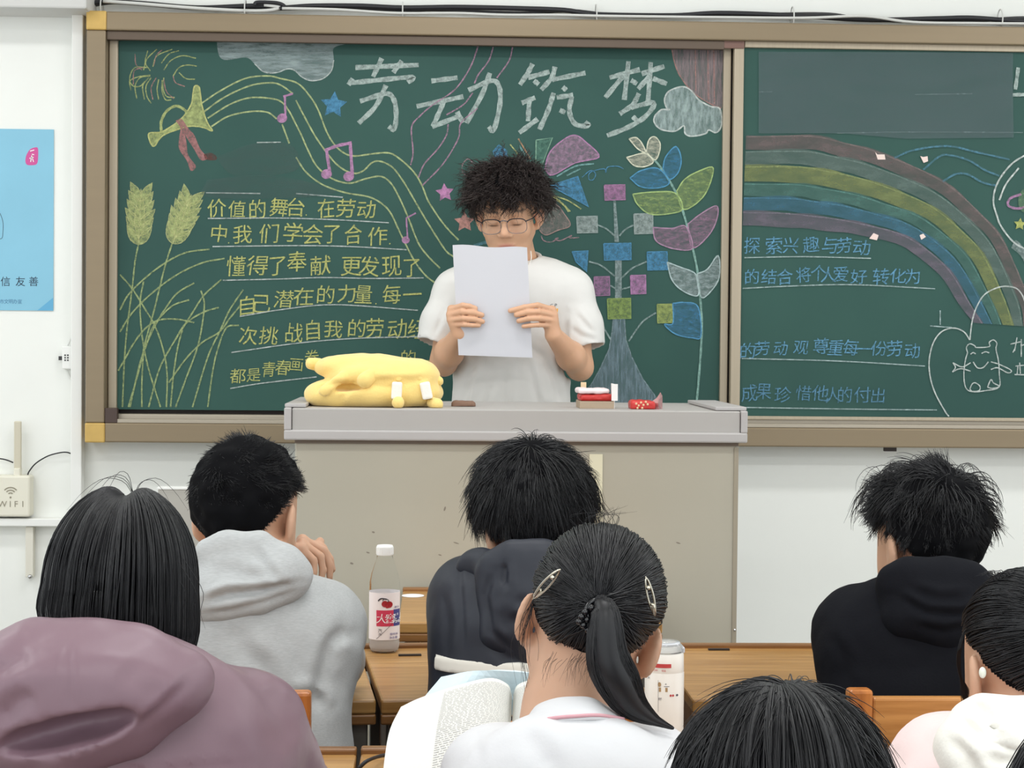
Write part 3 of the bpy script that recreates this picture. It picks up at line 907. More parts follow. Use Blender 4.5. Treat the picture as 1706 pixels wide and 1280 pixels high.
# tree of squares
sq = lambda x0, y0, x1, y1: D_([(x0, y0), (x1, y0 - 3), (x1 + 2, y1), (x0 + 3, y1 + 3)])
patch('chalk_trunk', [D_([(516, 740), (578, 740), (585, 850), (615, 940), (675, 1060), (740, 1150), (775, 1228), (250, 1228), (330, 1170), (400, 1090), (450, 1000), (495, 900), (512, 800)])], (128, 152, 166), dens=0.5, curve=False, stretch=(2, 1, .25), edge=(160, 180, 188), ew=1.6, edens=.4)
patch('chalk_trunk', [D_([(527, 425), (562, 425), (562, 632), (527, 632)]), D_([(518, 102), (530, 102), (548, 330), (524, 330)])], (156, 176, 176), dens=0.5, curve=False)
strokes('chalk_branch', [D_(p) for p in ([(435, 240), (480, 260), (525, 298)], [(625, 240), (580, 265), (550, 298)], [(388, 435), (450, 455), (525, 512)], [(695, 435), (620, 470), (562, 522)], [(497, 560), (528, 578)], [(610, 570), (565, 582)], [(745, 708), (680, 750), (640, 800), (600, 860)], [(415, 620), (455, 760), (505, 855)])], 2.6, (158, 180, 178), dens=0.55)
for nm, r_, cc in (('chalk_square', sq(470, 28, 580, 105), (176, 118, 166)), ('chalk_square', sq(323, 196, 432, 280), (160, 176, 172)), ('chalk_square', sq(628, 182, 728, 285), (160, 176, 172)), ('chalk_square', sq(467, 340, 612, 425), BLU), ('chalk_square', D_([(298, 382), (383, 377), (375, 490), (318, 436)]), BLU), ('chalk_square', sq(698, 384, 805, 478), BLU),
                   ('chalk_square', sq(415, 517, 497, 615), (166, 116, 160)), ('chalk_square', sq(610, 510, 690, 606), (188, 126, 180)), ('chalk_square', sq(487, 634, 610, 738), (150, 178, 90)), ('chalk_square', sq(752, 664, 832, 760), (166, 184, 96))):
    patch(nm, [r_], cc, dens=0.6, curve=False, edge=cc, ew=2.0)
# leafy plant
strokes('chalk_stem', [C_([(760, 905), (830, 960), (900, 1060)]) + D_([(840, 45), (870, 110), (910, 240), (940, 360), (965, 480), (980, 620), (990, 760), (985, 900), (970, 1100), (958, 1226)])], 3.6, (140, 190, 176), dens=0.7)
CRM = (196, 196, 170)
for pts, cc in ((C_([(668, 822), (710, 815), (745, 850), (765, 902), (718, 880)]), CRM), (C_([(770, 902), (785, 830), (820, 810), (852, 850), (845, 910), (820, 947)]), CRM), (C_([(653, 933), (760, 908), (812, 957), (760, 987), (698, 980)]), CRM),
                (C_([(868, 1000), (885, 930), (945, 868), (977, 940), (960, 1020), (908, 1062)]), (66, 136, 178)), (C_([(673, 1055), (740, 1010), (840, 998), (907, 1077), (850, 1112), (740, 1107)]), (66, 136, 178)),
                (C_([(950, 1132), (1000, 1060), (1090, 1010), (1167, 996), (1130, 1130), (1060, 1210), (985, 1237)]), (150, 178, 104)), (C_([(690, 1150), (800, 1138), (940, 1143), (985, 1237), (900, 1267), (790, 1267), (718, 1210)]), (150, 178, 104)),
                (D_([(915, 235), (985, 180), (1067, 138), (1072, 200), (1030, 290), (940, 362)]), (160, 122, 150)), (D_([(730, 253), (830, 258), (905, 248), (940, 362), (860, 370), (780, 347), (740, 315)]), (160, 122, 150)),
                (D_([(965, 500), (1020, 475), (1077, 403), (1082, 520), (1030, 602), (985, 622)]), (160, 180, 180)), (D_([(805, 438), (870, 463), (950, 495), (965, 540), (968, 617), (890, 592), (830, 532)]), (160, 180, 180)),
                (D_([(835, 658), (900, 653), (970, 678), (985, 832), (940, 842), (850, 822), (790, 770), (835, 765)]), (70, 138, 182))):
    lightened = tuple(min(230, int(v * 1.18)) for v in cc)
    patch('chalk_leaf', [pts], cc, dens=0.45, edge=lightened, ew=2.0, stretch=(.6, 1, 1.4))
patch('chalk_smudge', [[(360, 262), (420, 240), (482, 240), (500, 275), (470, 290), (390, 292)], [(345, 300), (430, 292), (500, 300), (560, 320), (480, 330), (345, 328)]], (92, 116, 112), dens=0.22, stretch=(.12, 1, .5), soft=.4)
strokes('chalk_smudge', [[(428, 237.5), (468, 237)]], 1.8, WHT, dens=0.5)
# ---- front board
oc = [np.array(p, float) for p in [(1243, 225), (1350, 224), (1405, 235), (1460, 250), (1536, 281), (1589, 312), (1640, 360), (1676, 405), (1716, 500), (1722, 545)]]
ic = [np.array(p, float) for p in [(1237, 377), (1300, 379), (1339, 382), (1385, 386), (1423, 391), (1479, 402), (1521, 422), (1564, 458), (1597, 506), (1621, 538)]]
oc, ic = spline(oc, 4), spline(ic, 4)
bnd = [0, .165, .33, .52, .67, .83, 1.0]
cols = [(122, 108, 106), (106, 128, 120), (136, 148, 90), (84, 130, 120), (70, 122, 146), (118, 110, 124)]
tip = [(1722, 545), (1668, 482), (1640, 488), (1625, 500), (1634, 508), (1628, 530), (1619, 539)]
for i in range(6):
    mb = MB(); vs = []
    n_ = len(oc)
    yy = ly(YR)
    for q in range(n_):
        wv = 0.012 * math.sin(q * 0.9 + i * 2)
        for tt_ in (bnd[i] + wv + .004, bnd[i + 1] + wv * .6 - .004):
            e = np.clip((q / (n_ - 1) - .80) / .2, 0, 1)
            p_ = oc[q] + (ic[q] - oc[q]) * np.clip(tt_, 0, 1)
            vs.append(P(p_[0], p_[1] + (0), yy))
    mb.add(vs, [(2 * q, 2 * q + 1, 2 * q + 3, 2 * q + 2) for q in range(n_ - 1)])
    mb.build('chalk_rainbow_band', chalk(cols[i], 0.58, 26, (.4, 1, 1), .7), rb)
    ed = []
    for q in range(n_):
        ed.append(tuple(oc[q] + (ic[q] - oc[q]) * np.clip(bnd[i] + .02, 0, 1)))
    strokes('chalk_rainbow_edge', [ed], 2.2, tuple(min(255, int(v * 1.2)) for v in cols[i]), 'R', dens=0.45, sm=1)
BT = (96, 168, 214)
textline('chalk_writing', runs('探索兴趣与劳动', (95, 225, 325, 445, 555, 640, 745), (245, 245, 245, 240, 245, 245, 258)), 30, F_, BT, 'R')
textline('chalk_writing', runs('的结合将个人爱好转化为', (95, 195, 290, 400, 490, 548, 620, 728, 860, 960, 1045), (430, 430, 430, 420, 410, 418, 415, 430, 430, 425, 428)), 28, F_, BT, 'R')
textline('chalk_writing', runs('的劳动观尊重每一份劳动', (70, 155, 265, 385, 505, 592, 682, 760, 850, 940, 1045), (870, 855, 855, 850, 840, 850, 850, 858, 855, 855, 870)), 28, F_, BT, 'R')
textline('chalk_writing', runs('成果珍惜他人的付出', (80, 165, 278, 400, 500, 575, 645, 748, 842), (1120, 1110, 1130, 1120, 1120, 1130, 1130, 1130, 1135)), 29, F_, (90, 150, 190), 'R')
strokes('chalk_underline', [F_(p) for p in ([(50, 318), (400, 312), (800, 322)], [(40, 500), (350, 485), (700, 478), (1180, 502)], [(35, 915), (600, 930), (1120, 960)], [(50, 1205), (700, 1215), (1190, 1220)], [(1150, 722), (1280, 732)], [(1210, 630), (1210, 715)])], 1.9, (176, 200, 200), 'R', dens=0.6)
strokes('chalk_heart', [F_([(1385, 805), (1350, 757), (1290, 735), (1220, 755), (1170, 820), (1145, 920), (1150, 1020), (1180, 1120), (1240, 1230), (1262, 1258)]), F_([(1385, 805), (1400, 690), (1430, 600), (1480, 530), (1570, 490), (1650, 495), (1690, 530), (1716, 590)])], 2.2, WHT, 'R', dens=0.72)
patch('chalk_leaf', [F_([(1630, 260), (1660, 215), (1716, 280), (1716, 350), (1680, 300)])], (150, 168, 166), 'R', dens=0.5)
# small plain bear drawing
strokes('chalk_bear', [F_(p) for p in ([(1372, 880), (1365, 850), (1385, 828), (1415, 840), (1425, 850), (1500, 845), (1500, 820), (1525, 805), (1545, 825), (1540, 860), (1555, 930), (1560, 1010), (1558, 1085), (1480, 1105), (1400, 1112), (1360, 1085), (1350, 1010), (1358, 930), (1372, 880)],
      [(1390, 890), (1405, 880), (1420, 888)], [(1455, 885), (1478, 875), (1500, 882)], [(1405, 935), (1430, 970), (1465, 968), (1495, 935)], [(1285, 940), (1340, 965), (1390, 940)], [(1282, 995), (1330, 975), (1390, 990)], [(1285, 940), (1300, 968), (1282, 995)], [(1510, 935), (1560, 950), (1630, 985), (1610, 1000), (1550, 970), (1510, 980)],
      [(1385, 1095), (1400, 1065), (1420, 1060), (1445, 1080), (1440, 1105), (1400, 1110), (1385, 1095)], [(1490, 1085), (1510, 1040), (1525, 1060), (1560, 1080), (1520, 1092), (1490, 1085)])], 1.9, WHT, 'R', dens=0.66, sm=4)
strokes('chalk_writing', [F_(p) for p in ([(1625, 830), (1690, 815)], [(1665, 790), (1650, 870)], [(1655, 850), (1640, 880)], [(1685, 840), (1716, 830)], [(1690, 800), (1690, 905)], [(1655, 960), (1706, 955)], [(1670, 960), (1665, 1010)], [(1650, 1010), (1716, 1012)], [(1680, 940), (1685, 1005)])], 1.9, WHT, 'R', dens=0.6)
strokes('chalk_waves', [E_(p) for p in ([(940, 935), (1050, 890), (1250, 865), (1420, 900), (1620, 945)], [(1110, 1005), (1200, 930), (1260, 918), (1380, 950), (1470, 1005), (1560, 1042)], [(1225, 1075), (1300, 1032), (1370, 1032), (1460, 1080), (1540, 1100)])], 3.2, (84, 142, 168), 'R', dens=0.55)
strokes('chalk_circle', [E_([(1720, 915), (1640, 965), (1575, 1040), (1535, 1120), (1525, 1200), (1545, 1275), (1570, 1340), (1640, 1430), (1720, 1480)]), E_([(1560, 1185), (1600, 1090), (1675, 995)])], 2.8, WHT, 'R', dens=0.7)
patch('chalk_planet', [E_(blob(1712, 1190, 40, 70))], (110, 150, 112), 'R', dens=0.5)
strokes('chalk_planet_ring', [E_([(1690, 1150), (1625, 1175), (1612, 1215), (1660, 1235), (1720, 1225)])], 4, PNK, 'R', dens=0.6)
patch('chalk_star', [F_(star(1682, 120, 38, .1, .5))], (190, 196, 96), 'R', dens=0.7, curve=False)
strokes('chalk_title', [E_([(1672, 400), (1655, 530)]), E_([(1640, 562), (1720, 560)])], 6, (178, 196, 190), 'R', dens=0.66)
strokes('chalk_smudge', [E_([(600, 788), (1000, 782), (1400, 783), (1700, 785)]), E_([(135, 545), (215, 543)]), E_([(1060, 560), (1400, 555)])], 2.0, (150, 175, 175), 'R', dens=0.3)
patch('chalk_smudge', [E_([(135, 308), (900, 308), (1640, 315), (1640, 560), (1645, 815), (1000, 822), (640, 790), (135, 790)])], (104, 124, 128), 'R', dens=0.42, curve=False, stretch=(.12, 1, .3), soft=.22)  # made-up grey fill over a blanked-out area, not wiped chalk
m_tab = mat('paper_scrap', rgb(236, 214, 206), 0.7)  # small pale bits set just off the front board
for pts in (E_([(825, 900), (838, 915), (880, 915), (886, 945), (840, 945)]), E_([(1092, 925), (1110, 930), (1135, 925), (1138, 955), (1112, 965)]), F_([(790, 205), (815, 172), (845, 185), (835, 215)]), F_([(1088, 185), (1110, 175), (1125, 195), (1098, 212)])):
    mb = MB(); flat(mb, pts, YR - .004)
    o = mb.build('paper_scrap', m_tab, rb)
    so = o.modifiers.new('solid', 'SOLIDIFY'); so.thickness = 0.0015
# ---------------------------------------------------------------- lectern
YPOD = 4.27
m_ptop = mat('podium_top_grey', rgb(180, 176, 174), 0.5, noise=0.04, nscale=4)
m_pin = mat('podium_inset', rgb(176, 172, 168), 0.55, noise=0.04, nscale=3)
m_pbody = mat('podium_beige', rgb(182, 176, 160), 0.5, noise=0.06, nscale=2.5, bump=0.02)
m_pedge = mat('podium_edge', rgb(160, 150, 132), 0.5)
xa, xb = P(473, 705, YPOD)[0], P(1246, 705, YPOD)[0]
ztop = P(860, 683, YPOD)[2]; zlow = P(860, 736, YPOD)[2]; zmid = P(860, 719, YPOD)[2]
pod = empty('lectern', ((xa + xb) / 2, YPOD + .25, ZPL), 'wide beige lectern with pale grey top standing under the blackboard', 'lectern')
MB().box((xa, YPOD, zlow), (xb, YPOD + .56, zmid)).build('top_frame', m_ptop, pod, bevel=0.004)
MB().box((P(486, 705, YPOD)[0], YPOD + .006, zmid - .002), (P(1234, 705, YPOD)[0], YPOD + .55, ztop)).build('worktop', m_pin, pod, bevel=0.003)
for x0, x1 in ((xa, P(485, 705, YPOD)[0]), (P(1235, 705, YPOD)[0], xb)):
    MB().box((x0, YPOD + .001, zmid - .001), (x1, YPOD + .555, ztop + .001)).build('end_cap', m_ptop, pod, bevel=0.003)
    s = 1 if x0 == xa else -1
    MB().box((x0 if s > 0 else x1 - .075, YPOD + .02, ztop + .0012), (x0 + .05 if s > 0 else x1, YPOD + .50, ztop + .010)).build('hinge_plate', m_ptop, pod, bevel=0.002)
bx0, bx1 = P(491, 800, YPOD + .03)[0], P(1229, 800, YPOD + .03)[0]
body = MB().box((bx0, YPOD + .03, ZPL + .06), (bx1, YPOD + .52, zlow - .0005)).build('cabinet_body', m_pbody, pod, bevel=0.004)
MB().box((bx0 + .02, YPOD + .05, ZPL), (bx1 - .02, YPOD + .50, ZPL + .0595)).build('plinth', m_pedge, pod)
e0 = P(1221, 900, YPOD + .03)[0]
MB().box((e0, YPOD + .027, ZPL + .065), (bx1 + .001, YPOD + .029, zlow - .012)).build('edge_strip', m_pedge, pod, bevel=0.0005)
MB().box((bx0, YPOD + .024, zlow - .009), (bx1, YPOD + .0295, zlow - .001)).build('shadow_gap', mat('gap_brown', rgb(120, 108, 96), 0.7), pod)  # solid brown strip, the shade under the top put into its colour
q = P(1224, 1050, YPOD + .026)
MB().sphere(q, .003, 8, 6).build('screw', MATS['steel'], pod)
a, b = P(981, 868, YPOD + .028), P(1004, 757, YPOD + .028)
MB().box((a[0], YPOD + .0262, a[2]), (b[0], YPOD + .0298, b[2])).build('paper_strip', mat('strip_cream', rgb(226, 220, 192), 0.6), pod)
mb = MB()
for sx_, sy_, w_, h_ in ((586, 939, 3, 1.6), (741, 848, 1.5, 4), (622, 887, 2.5, 1.5), (613, 921, 3, 1.2), (1130, 905, 4, 1.2), (760, 905, 5, .9), (733, 925, 3, 1.0)):
    flat(mb, blob(sx_, sy_, w_, h_, .3), YPOD + .0296)
mb.build('scuff_mark', mat('scuff_grey', rgb(136, 128, 116), .8), pod)
# low panel beside the lectern
a, b = P(262, 1100, YPOD + .06), P(486, 813, YPOD + .06)
lc = empty('side_panel', ((a[0] + b[0]) / 2, YPOD + .08, ZPL), 'low grey side panel with a thin white top edge adjoining the lectern', 'panel')
MB().box((a[0], YPOD + .06, ZPL), (bx0 - .004, YPOD + .085, b[2] - .006)).build('panel_board', mat('cabinet_grey', rgb(176, 172, 164), 0.5, noise=.05, nscale=3), lc, bevel=0.001)
MB().box((a[0] - .002, YPOD + .058, b[2] - .0058), (bx0 - .004, YPOD + .087, b[2])).build('edge_cap', m_trunk, lc, bevel=0.001)

# ---------------------------------------------------------------- desks and chairs
m_top = wood('desk_wood', rgb(186, 141, 84), rgb(152, 109, 60), 0, 5, 0.3)
m_top2 = wood('desk_wood_pale', rgb(190, 147, 90), rgb(158, 116, 66), 0, 5, 0.3)
m_side = wood('desk_wood_dark', rgb(128, 84, 44), rgb(92, 56, 28), 2, 6, 0.4)
m_edge = wood('desk_edge_wood', rgb(150, 106, 62), rgb(116, 78, 42), 0, 5, 0.35)
m_iron = mat('desk_steel', rgb(120, 116, 110), 0.45, 0.5)
m_slot = mat('slot_dark', rgb(48, 38, 32), 0.7)
m_void = mat('drawer_inside', rgb(70, 48, 30), 0.8)

def make_desk(x0, x1, y0, y1, zt, name_label, group=None, slot=None, top=None, spot=False):
    t = empty('school_desk', ((x0 + x1) / 2, (y0 + y1) / 2, 0), name_label, 'desk', group)
    th = 0.024
    MB().box((x0, y0, zt - th), (x1, y1, zt)).build('desktop', top or m_top, t, bevel=0.004)
    MB().box((x0, y0 - .001, zt - th - .018), (x1, y0 + .018, zt - th - .0005)).build('front_rail', m_edge, t, bevel=0.003)
    MB().box((x0, y1 - .016, zt - th - .02), (x1, y1 + .006, zt + .008)).build('back_lip', m_edge, t, bevel=0.003)
    hb = 0.15
    mb = MB()
    mb.box((x0 + .04, y0 + .04, zt - th - hb), (x1 - .04, y1 - .02, zt - th - hb + .012))
    mb.box((x0 + .03, y0 + .03, zt - th - hb), (x0 + .045, y1 - .02, zt - th - .019))
    mb.box((x1 - .045, y0 + .03, zt - th - hb), (x1 - .03, y1 - .02, zt - th - .019))
    mb.box((x0 + .045, y1 - .04, zt - th - hb), (x1 - .045, y1 - .02, zt - th - .021))
    mb.build('book_tray', m_side, t, bevel=0.002)
    for lx in (x0 + .012, x1 - .040):
        for lyy in (y0 + .02, y1 - .05):
            MB().box((lx, lyy, 0.0), (lx + .028, lyy + .028, zt - th - .0185)).build('leg', m_iron, t, bevel=0.003)
    for lx in (x0 + .016, x1 - .036):
        MB().box((lx, y0 + .048, .10), (lx + .02, y1 - .05, .13)).build('stretcher', m_iron, t, bevel=0.003)
    if slot:
        a, b = slot
        MB().box((a[0], a[1] - .005, zt + .0002), (b[0], a[1] + .005, zt + .003)).build('hinge', m_slot, t)  # pen slot as a dark strip, the shaded groove put into its colour
    return t
ZD = 0.76
def onz(px, py, z=ZD):
    """where the line of sight through (px, py) meets the height z"""
    d = FW + (px - W / 2) / F * RT - (py - H / 2) / F * UP
    return CAM + d * ((z - CAM[2]) / d[2])
def desk_row(edges, y0, y1, labels, **k):
    pass
na, fa = onz(620, 1167), onz(600, 1079)
y0r, y1r = na[1], fa[1]
xs = [P(632, 1170, y0r)[0], P(598, 1078, y1r)[0]]
bx = 0.5 * (xs[0] + xs[1])
dl = make_desk(bx - .66, bx - .004, y0r + .004, y1r, ZD, 'wooden desk under the elbow of the student in grey hoodie', 'desks in the second row', top=m_top2)
xr0 = onz(1143, 1150)[0]
dm = make_desk(bx + .004, xr0 - .085, y0r, y1r, ZD, 'wooden desk with the soda bottle standing on it', 'desks in the second row', slot=(onz(677, 1094), onz(715, 1094)))
dr = make_desk(xr0, xr0 + .64, y0r + .01, y1r + .012, ZD, 'wooden desk in front of the student in black hoodie', 'desks in the second row', slot=(onz(1180, 1083.5), onz(1215, 1083.5)))
# chipped veneer on the tray front of the grey hoodie desk
fr = MB().box((bx - .62, y0r + .022, ZD - .165), (bx - .05, y0r + .034, ZD - .043)).build('tray_front', m_side, dl, bevel=0.002)
mb = MB()
yq = y0r + .0215
flat(mb, [(556, 1192), (559, 1196), (560, 1222), (562, 1240), (553, 1241), (552, 1220), (554, 1205)], yq)
o = mb.build('veneer_chip', mat('bare_wood', rgb(196, 172, 138), 0.8), fr)
# front desk against the lectern
f0, f1 = onz(700, 1037), onz(700, 983)
xa_ = P(664, 1040, f0[1])[0]; xb_ = P(1104, 1045, f0[1])[0]
fd = make_desk(xa_, xb_, f0[1], f1[1] - .012, ZD, 'empty wooden desk pushed against the front of the lectern', 'desks in the second row', slot=(onz(711, 1000), onz(726, 1000)), top=m_top2)
del fd['group']
q = onz(688, 993.5)
mb = MB(); mb.lathe([(0.026, 0.0006), (0.026, 0.0016)], (q[0], q[1], ZD), 24)
mb.build('paper_dot', MATS['paper_white'], fd)
q = onz(1152, 1074.5)
mb = MB(); mb.box((q[0] - .02, q[1] - .006, ZD + .0004), (q[0] + .012, q[1] + .004, ZD + .0012)).build('paint_mark', MATS['paper_white'], dr)

def rot_about(o, px_, py_, a):
    x, y = o.location.x - px_, o.location.y - py_
    o.location.x, o.location.y = px_ + x * math.cos(a) - y * math.sin(a), py_ + x * math.sin(a) + y * math.cos(a)
    o.rotation_euler.z = a
cxn = onz(631, 1166)
for o_ in (dl, dm):
    o_.location.x += cxn[0] - bx
rot_about(dl, cxn[0], y0r, .10)
rot_about(dm, cxn[0], y0r, .10)
# third row desks
a2 = onz(560, 1243, ZD + .008)
y2b = a2[1] - .006
bx3 = P(598, 1262, y2b)[0]
d21 = make_desk(bx3 - .62, bx3 - .003, y2b - .42, y2b, ZD, 'wooden desk of the student in the mauve jacket', 'desks in the third row', top=m_top2)
d22 = make_desk(bx3 + .003, bx3 + .60, y2b - .42, y2b + .004, ZD, 'wooden desk holding the open book and white tumbler', 'desks in the third row')
d23 = make_desk(bx3 + .76, bx3 + 1.36, y2b - .42, y2b + .004, ZD, 'wooden desk of the student in the pink and white hoodie', 'desks in the third row')
tag(MB().tube(spline([onz(598, 1280, ZD + .012), onz(612, 1268, ZD + .02), onz(634, 1260, ZD + .012), onz(652, 1258, ZD + .006)], 6), .0028, 6).build('charging_cord', m_blk, smooth=True), 'thin black cord lying on the desk beside the open book', 'cord')

m_chair = wood('chair_wood', rgb(196, 124, 62), rgb(158, 92, 42), 2, 6, 0.3)
m_chair2 = wood('chair_wood_rail', rgb(208, 150, 88), rgb(176, 118, 62), 0, 6, 0.3)
def make_chair(x, y, zt, label, w=0.40, group='wooden classroom chairs'):
    """y = back face of the backrest; the seat reaches forward from it"""
    t = empty('wooden_chair', (x, y + .2, 0), label, 'chair', group)
    for s in (-1, 1):
        px_ = x + s * (w / 2 - .018)
        MB().box((px_ - .018, y, 0), (px_ + .018, y + .03, zt)).build('back_post', m_chair, t, bevel=0.005)
        MB().box((px_ - .018, y + .37, 0), (px_ + .018, y + .40, .405)).build('leg', m_chair, t, bevel=0.004)
        MB().box((px_ - .012, y + .0305, .18), (px_ + .012, y + .3695, .21)).build('stretcher', m_chair, t, bevel=0.003)
    MB().box((x - w / 2 + .0365, y + .005, zt - .10), (x + w / 2 - .0365, y + .025, zt - .012)).build('top_rail', m_chair2, t, bevel=0.004)
    MB().box((x - w / 2 + .0365, y + .006, zt - .22), (x + w / 2 - .0365, y + .024, zt - .16)).build('back_slat', m_chair2, t, bevel=0.004)
    MB().box((x - w / 2, y + .031, .406), (x + w / 2, y + .42, .43)).build('seat', m_chair2, t, bevel=0.006)
    return t
# ---------------------------------------------------------------- things on the lectern
ZP = ztop
def pod_at(px, dy):
    return np.array([P(px, 683, YPOD + dy)[0], YPOD + dy, ZP])
# yellow plush
m_plush = mat('plush_yellow', rgb(246, 214, 132), 0.9, noise=0.05, nscale=14, bump=0.25, bscale=220, sheen=0.3)
m_plushw = mat('plush_white', rgb(244, 240, 230), 0.9, bump=0.2, bscale=220)
yp_ = YPOD + .16
s_ = yp_ / F                     # metres per pixel at the plush
def L_(px, py, dy=0.0):
    return P(px, py, yp_ + dy)
z0 = ZP + .001
fl = Field(axis(L_(500, 600)[0], L_(745, 600)[0], .0045), axis(yp_ - .13, yp_ + .16, .0045), axis(ZP - .01, ZP + .19, .0045))
c0 = L_(625, 655)
def pe(px, py, rx, ry, rz, dy=0.0, R=None):
    c = L_(px, py, dy); return ell(c, (rx * s_, ry, rz * s_), R)
fl.add(pe(624, 655, 112, .105, 30), .02)                 # lower roll
fl.add(pe(556, 660, 46, .08, 24), .015)
fl.add(pe(680, 650, 52, .09, 34), .02)
fl.add(pe(640, 625, 92, .10, 32, .0), .012)              # folded upper layer
fl.add(pe(600, 612, 78, .09, 24, .03), .012)
fl.add(pe(690, 628, 40, .085, 30), .012)
fl.sub(ell(L_(560, 646, -.09), (44 * s_, .05, 5 * s_)), .008)
fl.add(cap(L_(572, 628, -.075), L_(540, 652, -.09), 8 * s_, 8 * s_), .006)      # hanging limb
V, Q = fl.mesh(2)
fl = None
V[:, 2] = np.maximum(V[:, 2], z0)
V = cloth_noise(V, Q, .0025, 22)
for pts, w_, d_ in (([L_(535, 635), L_(575, 640), L_(610, 642)], .008, .006), ([L_(600, 625), L_(586, 645), L_(566, 668)], .008, .004), ([L_(620, 634), L_(650, 632), L_(690, 632), L_(720, 628)], .007, .004), ([L_(560, 608), L_(600, 604), L_(650, 606)], .008, .003)):
    V = crease(V, Q, pts, w_, d_)
V[:, 2] = np.maximum(V[:, 2], z0)
pt = empty('plush_toy', (c0[0], yp_, ZP), 'folded yellow plush cushion with stubby limbs and white patches on the lectern', 'plush toy')
np_mesh('body', V, Q, m_plush, pt)
def nub(p0, p1, r0, r1, m=m_plush, nm='limb'):
    a, b = np.array(p0), np.array(p1)
    lo, hi = np.minimum(a, b) - max(r0, r1) - .01, np.maximum(a, b) + max(r0, r1) + .01
    f = Field(axis(lo[0], hi[0], .003), axis(lo[1], hi[1], .003), axis(lo[2], hi[2], .003))
    f.add(cap(a, b, r0, r1), .005)
    v, q = f.mesh(1)
    v[:, 2] = np.maximum(v[:, 2], z0)
    np_mesh(nm, cloth_noise(v, q, .001, 40), q, m, pt)
nub(L_(530, 608, .02), L_(519, 606, .01), .017, .015)
nub(L_(715, 626, .0), L_(730, 635, -.02), .014, .013)
nub(L_(608, 634, -.095), L_(618, 626, -.08), .019, .020)
nub(L_(663, 668, -.105), L_(663, 671, -.115), .013, .015)
nub(L_(720, 671, -.07), L_(728, 674, -.085), .014, .015)
nub(L_(664, 630, -.085), L_(658, 629, -.075), .010, .010)
nub(L_(698, 630, -.075), L_(692, 629, -.07), .010, .010)
for (px_, py_, dy_, rl) in ((661, 651, -.103, .05), (710, 651, -.083, -.22)):
    cc = L_(px_, py_, dy_)
    f = Field(axis(cc[0] - .03, cc[0] + .03, .0025), axis(cc[1] - .03, cc[1] + .03, .0025), axis(cc[2] - .04, cc[2] + .04, .0025))
    f.add(rbox(cc, (.0125, .012, .021), .004, frame(0, 0, rl)), .004)
    v, q = f.mesh(1)
    np_mesh('patch', v, q, m_plushw, pt)

# open carton with red packets
yc = YPOD + .10
m_card = mat('cardboard', rgb(176, 156, 134), 0.8, noise=.06, nscale=30)
a, b = P(966, 683, yc), P(1023, 669, yc)
z1 = b[2]
bxo = empty('carton', ((a[0] + b[0]) / 2, yc + .06, ZP), 'small open cardboard carton with upright flaps on the lectern', 'carton')
mb = MB()
X0, X1, Y0, Y1 = a[0], b[0], yc, yc + .12
mb.box((X0, Y0, ZP + .0005), (X1, Y0 + .003, z1)); mb.box((X0, Y1 - .003, ZP + .0005), (X1, Y1, z1))
mb.box((X0, Y0 + .003, ZP + .0005), (X0 + .003, Y1 - .003, z1)); mb.box((X1 - .003, Y0 + .003, ZP + .0005), (X1, Y1 - .003, z1))
mb.box((X0 + .003, Y0 + .003, ZP + .0005), (X1 - .003, Y1 - .003, ZP + .003))
mb.build('tray', m_card, bxo)
q = P(1025, 640, yc + .02)
MB().box((X1 + .0005, yc + .005, z1 - .02), (X1 + .0025, yc + .085, q[2])).build('flap', mat('card_white', rgb(236, 232, 228), 0.6), bxo)
q0, q1 = P(1019, 640, yc - .001), P(1029, 668, yc - .001)
MB().box((q0[0], yc - .002, q1[2]), (q1[0], yc - .0002, q0[2])).build('flap', MATS['card_white'], bxo)
q0, q1 = P(968, 637, yc + .115), P(977, 655, yc + .115)
MB().box((q0[0], yc + .1205, q1[2] - .03), (q1[0], yc + .1225, q0[2])).build('flap', mat('card_beige', rgb(226, 200, 160), 0.6), bxo)
m_red = mat('packet_red', rgb(196, 52, 48), 0.35)
m_pkw = mat('packet_pink_white', rgb(240, 222, 222), 0.35)
def pouch(px0, px1, pyb, pyt, yc_, ry, m, nm, label, cat, parent=None, zmin=None, seed=0.0):
    cc = P((px0 + px1) / 2, (pyb + pyt) / 2, yc_)
    k = yc_ / F
    rx, rz = (px1 - px0) / 2 * k, (pyb - pyt) / 2 * k
    f = Field(axis(cc[0] - rx - .01, cc[0] + rx + .01, .0025), axis(yc_ - ry - .01, yc_ + ry + .01, .0025), axis(cc[2] - rz - .01, cc[2] + rz + .01, .0022))
    f.add(rbox(cc, (rx, ry, rz), min(rx, rz) * .7), .004)
    v, q = f.mesh(1)
    v = cloth_noise(v, q, .0018, 60, seed=seed)
    if zmin is not None:
        v[:, 2] = np.maximum(v[:, 2], zmin)
    o = np_mesh(nm, v, q, m, parent)
    return tag(o, label, cat) if label else o
pouch(964, 1019, 668, 656, yc + .06, .05, m_red, 'snack_packet', 'red snack packet lying in the cardboard carton, under the pale one', 'snack packet', zmin=ZP + .004)
pouch(961, 1012, 655, 647, yc + .06, .05, m_pkw, 'snack_packet', 'pale pink snack packet on top of the red one in the carton', 'snack packet', seed=3.0)
